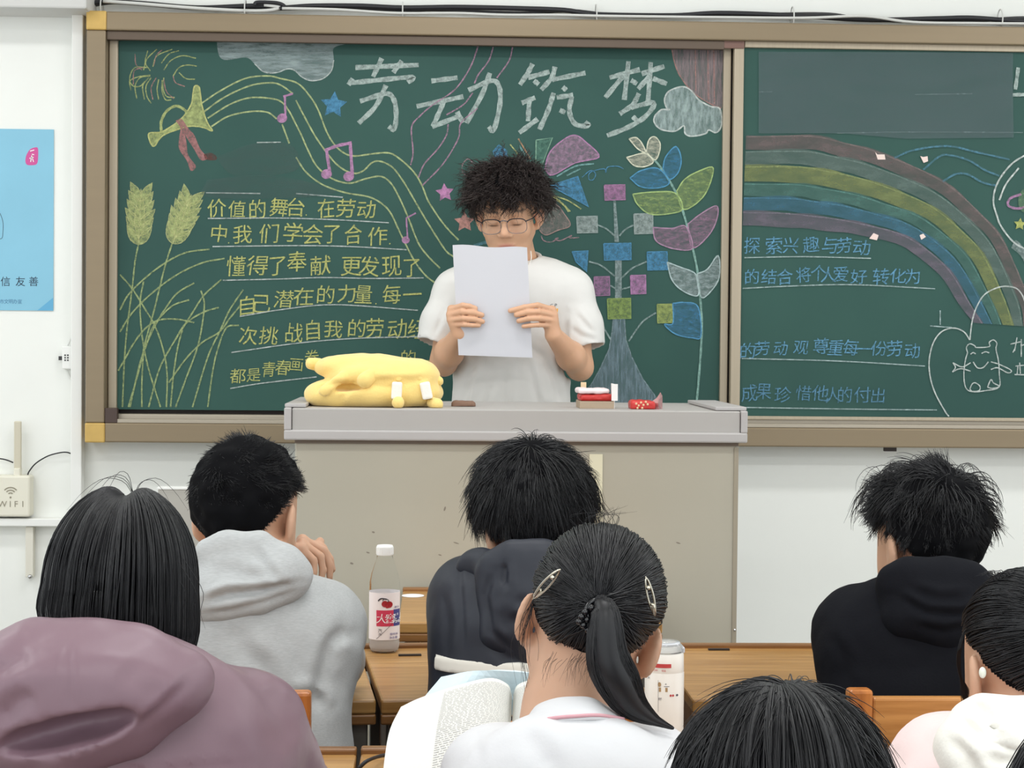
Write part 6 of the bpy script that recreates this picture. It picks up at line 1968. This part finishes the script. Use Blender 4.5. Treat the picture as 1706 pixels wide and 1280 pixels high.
# ---------------------------------------------------------------- second row of students
# mauve jacket, bobbed hair
YG = 2.10
hd = P(206, 1010, YG); R = frame(.06, .10, .03)
pur, L, g_ob = seated('person in a mauve hooded jacket with bobbed black hair below the wifi box', hd, R,
    P(206, 1165, 2.04), P(205, 1330, 1.96), np.array((P(205, 1000, 1.88)[0], 1.88, .55)), P(12, 1232, 2.03), P(402, 1232, 2.03), P(-60, 1350, 2.12), P(474, 1350, 2.12), P(60, 1372, 2.30), P(370, 1372, 2.30),
    m_mauve, .026, .93, .66, 1.05, .97, ear=.066, top='jacket', noise=(.006, 7),
    creases=[(CC(1.9, (330, 1130), (290, 1175), (215, 1225), (120, 1258)), .008, .006, .3), (CC(1.9, (-60, 1268), (100, 1267), (250, 1266), (420, 1270)), .004, .003, .3), (CC(1.9, (430, 1160), (470, 1210), (490, 1270)), .012, .006), (CC(1.9, (500, 1210), (530, 1245), (548, 1280)), .010, .006)])
yh = 1.92
rim('hood', CC(yh + .02, (30, 1082), (78, 1064), (165, 1062), (250, 1074), (318, 1108)), .022, m_mauve, pur, .0050, .03, .0022,
    [(CC(yh - .05, (130, 1050), (140, 1110), (150, 1165)), .004, .003, .3), (CC(yh - .05, (235, 1200), (280, 1165), (330, 1118)), .006, .004, .5), (CC(yh - .05, (10, 1105), (40, 1085), (70, 1070)), .010, .006), (CC(yh - .05, (215, 1090), (260, 1120), (290, 1150)), .016, .004, .5), (CC(yh - .05, (20, 1185), (50, 1150), (85, 1130)), .010, .007, .5)],
    [ell(P(165, 1118, yh), (.116, .070, .052), frame(0, 0, .10)), ell(P(130, 1178, yh - .005), (.094, .060, .050), frame(0, 0, -.16)), cap(P(-5, 1130, yh), P(30, 1205, yh), .026, .022), cap(P(30, 1205, yh), P(125, 1238, yh - .01), .022, .018), cap(P(125, 1238, yh - .01), P(225, 1202, yh - .005), .018, .018), cap(P(225, 1202, yh - .005), P(332, 1118, yh + .02), .018, .018)],
    [cap(P(206, 1020, 2.10), P(206, 1100, 2.06), .072, .058), ell(P(122, 1206, yh - .066), (.078, .050, .0180), frame(0, 0, -.24))], -.06)
st, base_ = bob_hair(hd, R, 15000, .0835, .106, .116, .026, oy=-.016, zend=-.070, face=2.3, notch=.014, seed=4, rlen=.034, jit=.0022, flare=.05, tuck=.016, width=.00052, tipvar=.006)
rg = np.random.default_rng(18)
wv = []
for x0, x1, hh in ((222, 165, 22), (222, 150, 18), (225, 290, 14), (224, 272, 10), (222, 180, 30), (221, 140, 14)):
    wv.append([P(x0, 824, 2.09), P(x0 + (x1 - x0) * .2, 812 - hh * .7, 2.09), P(x0 + (x1 - x0) * .6, 806 - hh * .6, 2.09), P(x1, 818, 2.08), P(x1 + (x1 - x0) * .35, 850, 2.06)])
for x0 in (60, 70, 78, 300, 318, 330):
    wv.append([P(x0 + 25 * (1 if x0 < 200 else -1), 930, 2.04), P(x0 + 8, 985, 2.03), P(x0 + 4, 1020, 2.03), P(x0 + 12, 1048, 2.04)])
put_hair('hair', [st, base_, wisps(wv, .0004)], m_hair, pur, (1,))

# ponytail
YG2 = 2.20
hd = P(983, 1048, YG2); R = frame(.10, .16, .26); HSg = .95
def phand(f):
    hand_prims(f, P(735, 1330, 2.40), (-.25, .7, .65), (1, .3, .2), (.5, .6, -.4), curl=(.35, .4, .3), sc=.9)
    hand_prims(f, P(1000, 1345, 2.40), (-.2, 1, .1), (-1, .2, .1), (0, 0, -1), sc=.9)
pon, L, g_ob = seated('person with a beaded ponytail and two hair clips wearing a white polo shirt', hd, R,
    P(952, 1224, 2.14), P(945, 1385, 2.06), np.array((P(945, 1000, 1.98)[0], 1.98, .55)), P(824, 1296, 2.13), P(1088, 1292, 2.13), P(790, 1400, 2.24), P(1120, 1400, 2.24), P(735, 1330, 2.40), P(1000, 1345, 2.40),
    mat('polo_white', rgb(216, 216, 218), .85, bump=.06, bscale=240), .011, .55, .62, .88, HSg, handsfn=phand, top='polo_shirt', collar=.1, upz=.062, noise=(.003, 9),
    creases=[(CC(2.0, (790, 1215), (800, 1245), (795, 1280)), .006, .003, .4), (CC(2.0, (870, 1225), (900, 1250), (920, 1280)), .012, .004)])
m_polo = MATS['polo_white']
crow = [[(884, 1200, 2.145), (897, 1180, 2.122), (925, 1169, 2.106), (955, 1166, 2.100), (985, 1168, 2.106), (1008, 1182, 2.128)],
        [(878, 1200, 2.128), (893, 1176, 2.098), (924, 1164, 2.078), (955, 1161, 2.072), (987, 1163, 2.080), (1014, 1178, 2.108)],
        [(868, 1206, 2.110), (888, 1190, 2.072), (924, 1182, 2.050), (957, 1179, 2.045), (994, 1179, 2.052), (1028, 1188, 2.085)],
        [(860, 1214, 2.098), (884, 1207, 2.056), (924, 1202, 2.034), (959, 1199, 2.029), (1001, 1197, 2.036), (1042, 1202, 2.070)]]
surf('collar', [[P(*q) for q in r] for r in crow], m_polo, .004, pon)[0].data.shade_smooth()
st_ = [(863, 1210.5, 2.098), (885, 1202.5, 2.0575), (924, 1196.5, 2.0355), (958, 1193.5, 2.0305), (999, 1192, 2.0375), (1039, 1198, 2.070)]
MB().tube(spline([P(*q) for q in st_], 8), .0020, 8).build('collar_stripe', mat('stripe_pink', rgb(216, 164, 172), .8), pon, smooth=True)
TIE = np.array((.03, -.99, -.02))
tieW = hd + R @ ((TIE / np.linalg.norm(TIE) * np.array((.084, .102, .096)) + np.array((0, -.014, .034))) * HSg)
rad_ = np.array((.0795, .097, .092))
st = pulled_hair(hd, R, 7500, TIE, rad_, (0, -.014, .034), (-.66, -.02, .42), 5, 14, .0008, HSg, .006)
sc_ = scalp(hd, R, rad_ * HSg * 1.015, np.array((0, -.014, .034)) * HSg, (-.70, -.04, .42), 60, .0025)
fly = []
rg = np.random.default_rng(28)
for i in range(26):
    x0 = 960 + rg.random() * 70; fly.append([P(x0, 884, 2.19), P(x0 + rg.normal() * 10, 868 - rg.random() * 12, 2.19), P(x0 + rg.normal() * 22 + 8, 856 - rg.random() * 14, 2.19)])
for i in range(16):
    x0 = 868 + rg.random() * 18; fly.append([P(890, 985 + rg.random() * 20, 2.17), P(x0, 1030, 2.165), P(x0 - 6 + rg.normal() * 8, 1075, 2.16), P(x0 + rg.normal() * 8, 1110 + rg.random() * 60, 2.15)])
nape = []
for i in range(46):
    x0 = 900 + rg.random() * 100; nape.append([P(x0 + 14, 1085 + rg.random() * 15, 2.10), P(x0 + 4, 1108, 2.098), P(x0 + rg.normal() * 7 - 3, 1122 + rg.random() * 26, 2.097)])
put_hair('hair', [st, sc_, wisps(fly, .00035), wisps(nape, .00022)], m_hair, pon, (1,))
tz = float(tieW[1])
tl = [tieW, tieW + np.array((.006, -.022, -.004)), P(1012, 1092, tz - .028), P(1030, 1135, tz - .026), P(1052, 1172, tz - .020), P(1085, 1197, tz - .012), P(1122, 1214, tz - .002)]
ts, core = tail_hair(tl, [.010, .013, .021, .026, .026, .022, .014, .006, .002], 2600, 6, 22, .0008, .7)
V, Q = join([ts, quads(core)])
np_mesh('ponytail', V, Q, m_hair, pon)
# beaded hair tie
ht = empty('hair_tie', tuple(tieW)); ht.parent = pon; ht.matrix_basis = Matrix.Translation(Vector(tieW - np.array(pon.location)))
m_bead = mat('bead_black', rgb(14, 14, 18), .06, spec=.8)
ringp = [tieW + np.array((.002 + .0165 * math.cos(a), -.014 + .012 * math.sin(a) * .3, -.006 + .0165 * math.sin(a) * .8)) for a in np.linspace(0, 6.283, 25)[:-1]]
MB().tube(ringp, .0034, 8, True).build('band', m_bead, ht, smooth=True)
for (bx_, by_) in ((975, 1020), (985, 1013), (995, 1017), (1003, 1012), (1009, 1020), (969, 1028), (978, 1033), (990, 1026), (1000, 1026), (972, 1042), (984, 1047), (965, 1036), (1011, 1030), (980, 1050)):
    MB().sphere(P(bx_, by_, tz - .022), .0042, 12, 8).build('bead', m_bead, ht, smooth=True)
mb = MB()
for i in range(7):
    mb.sphere(P(991 + i * 3.6, 1055 - i * .7, tz - .028), .0019, 8, 6)
mb.build('rhinestones', mat('rhinestone', rgb(235, 235, 240), .05, .8), ht, smooth=True)
# two silver clips
m_clip = mat('clip_silver', rgb(206, 200, 184), .22, 1.0)
def clip(p0, p1, yd, wpx):
    a, b = np.array(p0, float), np.array(p1, float)
    t = (b - a); n = np.array([-t[1], t[0]]) / np.linalg.norm(t)
    k = empty('hair_clip', tuple(P(*((a + b) / 2), yd[1])))
    k.parent = pon
    k.matrix_basis = Matrix.Translation(Vector(P(*((a + b) / 2), yd[1]) - np.array(pon.location)))
    lp = []
    for s in np.linspace(0, 1, 11):
        q = a + t * s + n * wpx * math.sin(math.pi * s) ** .7; lp.append(P(q[0], q[1], yd[0] + (yd[1] - yd[0]) * s))
    for s in np.linspace(1, 0, 11)[1:-1]:
        q = a + t * s - n * wpx * math.sin(math.pi * s) ** .7; lp.append(P(q[0], q[1], yd[0] + (yd[1] - yd[0]) * s))
    MB().tube(lp, .0015, 6, True).build('wire_loop', m_clip, k, smooth=True)
    MB().tube([P(*(a + t * .05), yd[0] - .002), P(*(a + t * .28 + n * 1.5), yd[0] - .003), P(*(a + t * .30 - n * 2), yd[0] - .003)], .0022, 6).build('clasp', m_clip, k, smooth=True)
    MB().sphere(P(*(a + t * .72), yd[1] - .001), .0028, 8, 6).build('joint', m_clip, k, smooth=True)
clip((888, 998), (933, 949), (2.128, 2.107), 6)
clip((1091, 1026), (1076, 962), (2.105, 2.10), 5)

# pink and white hoodie at the edge
YG3 = 2.25
hd = P(1706, 1119, YG3); R = frame(-.25, .14, .0)
pk, L, g_ob = seated('person in a pale pink jacket with a cream hood beside the photo edge', hd, R,
    P(1688, 1250, 2.19), P(1690, 1395, 2.10), np.array((P(1690, 1000, 2.02)[0], 2.02, .55)), P(1568, 1284, 2.18), P(1815, 1290, 2.18), P(1545, 1400, 2.28), P(1850, 1400, 2.28), P(1600, 1375, 2.44), P(1780, 1375, 2.44),
    m_pink, .018, .93, .64, .92, .95, top='jacket', collar=.1, upz=.055, noise=(.005, 8),
    creases=[(CC(2.0, (1490, 1225), (1510, 1215), (1530, 1205)), .005, .003, .3), (CC(2.0, (1510, 1240), (1530, 1255), (1550, 1280)), .008, .005), (CC(2.0, (1530, 1215), (1545, 1240), (1555, 1280)), .008, .004)])
rim('hood', CC(2.13, (1602, 1190), (1620, 1182), (1650, 1186), (1690, 1182), (1740, 1190)), .016, m_cream_c, pk, .0048, .03, .0025,
    [(CC(2.05, (1600, 1212), (1640, 1222), (1700, 1236)), .007, .010, .7), (CC(2.05, (1625, 1252), (1660, 1248), (1705, 1262)), .008, .009, .7), (CC(2.05, (1634, 1172), (1638, 1192), (1648, 1210)), .008, .014, .5), (CC(2.05, (1580, 1225), (1600, 1255), (1610, 1285)), .008, .008, .6)],
    [ell(P(1672, 1235, 2.11), (.078, .056, .050)), ell(P(1670, 1275, 2.09), (.070, .050, .050)), cap(P(1598, 1200, 2.14), P(1585, 1240, 2.12), .020, .024), cap(P(1585, 1240, 2.12), P(1610, 1300, 2.08), .024, .02)],
    [cap(P(1695, 1120, 2.22), P(1690, 1190, 2.19), .062, .052)])
TIE2 = np.array((.10, -.92, .20))
rad_ = np.array((.0795, .097, .092))
st = pulled_hair(hd, R, 6500, TIE2, rad_, (0, -.014, .034), (-.62, -.02, .42), 15, 14, .0008, .95, .006)
sc_ = scalp(hd, R, rad_ * .95 * 1.015, np.array((0, -.014, .034)) * .95, (-.66, -.04, .42), 60, .0025)
fly = []
rg = np.random.default_rng(38)
for i in range(260):                      # side lock in front of the ear
    a_ = rg.random()
    fly.append([P(1640 - 8 * a_, 1000 + 20 * a_, 2.24), P(1606 - 4 * a_, 1060, 2.245), P(1600 - 6 * a_, 1110, 2.25), P(1603 + 12 * a_ + rg.normal() * 2, 1150 + 22 * rg.random(), 2.255)])
for i in range(20):
    x0 = 1650 + rg.random() * 50; fly.append([P(x0, 968, 2.23), P(x0 - 8 + rg.normal() * 6, 956 - rg.random() * 6, 2.23), P(x0 - 26 + rg.normal() * 6, 962 - rg.random() * 6, 2.22)])
put_hair('hair', [st, sc_, wisps(fly, .0006)], m_hair, pk, (1,))
tieW2 = hd + R @ ((TIE2 / np.linalg.norm(TIE2) * np.array((.084, .102, .096)) + np.array((0, -.014, .034))) * .95)
tl = [tieW2, tieW2 + np.array((.004, -.035, .0)), tieW2 + np.array((.02, -.06, -.06)), tieW2 + np.array((.03, -.055, -.14))]
ts, core = tail_hair(tl, [.010, .018, .022, .016, .004], 1200, 16, 16, .0008)
V, Q = join([ts, quads(core)])
np_mesh('ponytail', V, Q, m_hair, pk)
eb = P(1637, 1121, 2.165)
MB().sphere(eb, (.0045, .005, .007), 14, 10).build('earbud', mat('earbud_white', rgb(232, 236, 222), .3), pk, smooth=True)

make_chair(P(205, 1300, 1.70)[0], 1.66, .84, 'wooden chair of the student in the mauve jacket', .36)
make_chair(P(945, 1300, 1.80)[0], 1.76, .80, 'wooden chair of the student with the ponytail', .36)
make_chair(P(1690, 1300, 1.85)[0], 1.80, .80, 'wooden chair of the student in the pale pink jacket', .36)

# ---------------------------------------------------------------- two heads close to the camera
def close_student(label, chair_label, px, py, y, seed, face_, zend, shag, garment, yaw=0.0, hx=1.0, lean=.30):
    hd = P(px, py, y); R = frame(yaw, .22, 0)
    x = hd[0]; zz = hd[2]
    r_, L, g = seated(label, hd, R, (x, y - .07, zz - .13), (x, y - .16, zz - .30), (x, y - lean, .55), (x - .155, y - .06, zz - .18), (x + .155, y - .06, zz - .18), (x - .22, y + .03, zz - .40 if zz - .40 > .80 else .80), (x + .22, y + .03, .80),
        (x - .10, y + .17, .80), (x + .10, y + .17, .80), garment, .022, .93, .64, 1.0, 1.0, top='jacket', ear=.066)
    st, base_ = bob_hair(hd, R, 17000, .094 * hx, .110, .116, .028, -.016, zend, face_, .004, seed, jit=.0045, flare=.05, tuck=.012, width=.0005, tipvar=.02, shag=shag)
    extra = grow(hd, R, 2200, .070, (.091 * hx, .106, .108), (0, -.016, .034), (.05, -.35, .92), .22, .55, cn=.14, sn=.10, seg=9, swirl=.2, seed=seed + 1, line=(.1, .1, .45), width=.0006, clump=150)
    put_hair('hair', [st, base_, extra] if shag else [st, base_], m_hair, r_, (1,))
    make_chair(x, y - lean - .16, .80, chair_label, .36)
    return r_
close_student('person bowing a dark tousled head in front of the white tumbler', 'wooden chair of the student with the bowed tousled head', 1298, 1392, 1.65, 51, 2.5, -.08, .03, m_blackc)
close_student('person with long straight black hair cut off by the picture corner', 'wooden chair of the student with long straight hair', 1930, 1509, 1.12, 61, 2.5, -.24, 0.0, m_navy, lean=.42)

# ---------------------------------------------------------------- open book held up on the desk
m_page = mat('book_page', rgb(240, 240, 234), .8)
m_cov = mat('book_cover_blue', rgb(206, 224, 232), .5)
m_type = mat('print_faint', rgb(176, 176, 176), .8)
bk = empty('open_book', tuple(P(770, 1240, 2.42)), 'open book with dense small print held up before the ponytail student', 'book')
yb0 = 2.44
pg1, G1, N1 = surf('left_pages', [
    [P(668, 1178, yb0 - .02), P(700, 1163, yb0 - .01), P(760, 1143, yb0), P(815, 1130, yb0 + .005), P(845, 1140, yb0 + .02), P(853, 1158, yb0 + .045)],
    [P(650, 1215, yb0 - .05), P(692, 1198, yb0 - .04), P(752, 1178, yb0 - .03), P(812, 1166, yb0 - .02), P(843, 1172, yb0 - .005), P(852, 1185, yb0 + .02)],
    [P(641, 1262, yb0 - .09), P(684, 1240, yb0 - .075), P(745, 1222, yb0 - .065), P(808, 1208, yb0 - .055), P(841, 1206, yb0 - .035), P(851, 1212, yb0 - .01)],
    [P(634, 1330, yb0 - .14), P(676, 1305, yb0 - .125), P(738, 1286, yb0 - .11), P(803, 1268, yb0 - .10), P(839, 1256, yb0 - .075), P(850, 1250, yb0 - .05)]], m_page, .010, bk)
pg2, G2, N2 = surf('right_pages', [
    [P(855, 1158, yb0 + .045), P(862, 1142, yb0 + .025), P(885, 1133, yb0 + .01), P(930, 1128, yb0 + .005), P(985, 1140, yb0 - .01)],
    [P(854, 1185, yb0 + .02), P(862, 1174, yb0 - .005), P(886, 1166, yb0 - .02), P(934, 1160, yb0 - .025), P(990, 1172, yb0 - .04)],
    [P(853, 1212, yb0 - .01), P(862, 1206, yb0 - .035), P(888, 1200, yb0 - .055), P(938, 1196, yb0 - .06), P(996, 1208, yb0 - .07)],
    [P(852, 1250, yb0 - .05), P(862, 1254, yb0 - .075), P(890, 1254, yb0 - .10), P(942, 1250, yb0 - .105), P(1002, 1262, yb0 - .11)]], m_page, .010, bk)
# pale blue cover spreading behind the pages
surf('cover', [[P(735, 1128, yb0 + .03), P(790, 1118, yb0 + .035), P(850, 1119, yb0 + .04), P(900, 1124, yb0 + .035), P(960, 1136, yb0 + .02)],
               [P(700, 1172, yb0 + .0), P(770, 1150, yb0 + .012), P(850, 1160, yb0 + .055), P(905, 1146, yb0 + .022), P(975, 1160, yb0 + .005)],
               [P(690, 1210, yb0 - .025), P(760, 1190, yb0 - .012), P(851, 1192, yb0 + .034), P(905, 1178, yb0 - .004), P(980, 1192, yb0 - .022)]], m_cov, .003, bk)
# lines of small print
def print_rows(name, G, N, rows, u0, u1, seed):
    rg = np.random.default_rng(seed)
    a_, b_, _ = G.shape
    mb = MB()
    def at(r, c):
        r = min(max(r, 0), a_ - 1.001); c = min(max(c, 0), b_ - 1.001)
        i, j = int(r), int(c); fr, fc = r - i, c - j
        g = lambda X: (X[i, j] * (1 - fr) * (1 - fc) + X[i + 1, j] * fr * (1 - fc) + X[i, j + 1] * (1 - fr) * fc + X[i + 1, j + 1] * fr * fc)
        return g(G) + g(N) * .0007
    for v0 in rows:
        c = u0
        while c < u1:
            L_w = (.010 + rg.random() * .03) * (b_ - 1)
            e = min(c + L_w, u1)
            vs = []
            for k in range(4):
                cc = c + (e - c) * k / 3
                vs += [at(v0, cc), at(v0 + .065, cc)]
            mb.add(vs, [(2 * k, 2 * k + 1, 2 * k + 3, 2 * k + 2) for k in range(3)])
            c = e + .006 * (b_ - 1)
    return mb.build(name, m_type, bk)
a_, b_, _ = G1.shape
print_rows('printed_lines', G1, N1, np.linspace(.7, a_ - 1.2, 46), .34 * (b_ - 1), .93 * (b_ - 1), 3)
a_, b_, _ = G2.shape
print_rows('printed_lines', G2, N2, np.linspace(.9, a_ - 1.2, 44), .18 * (b_ - 1), .95 * (b_ - 1), 4)
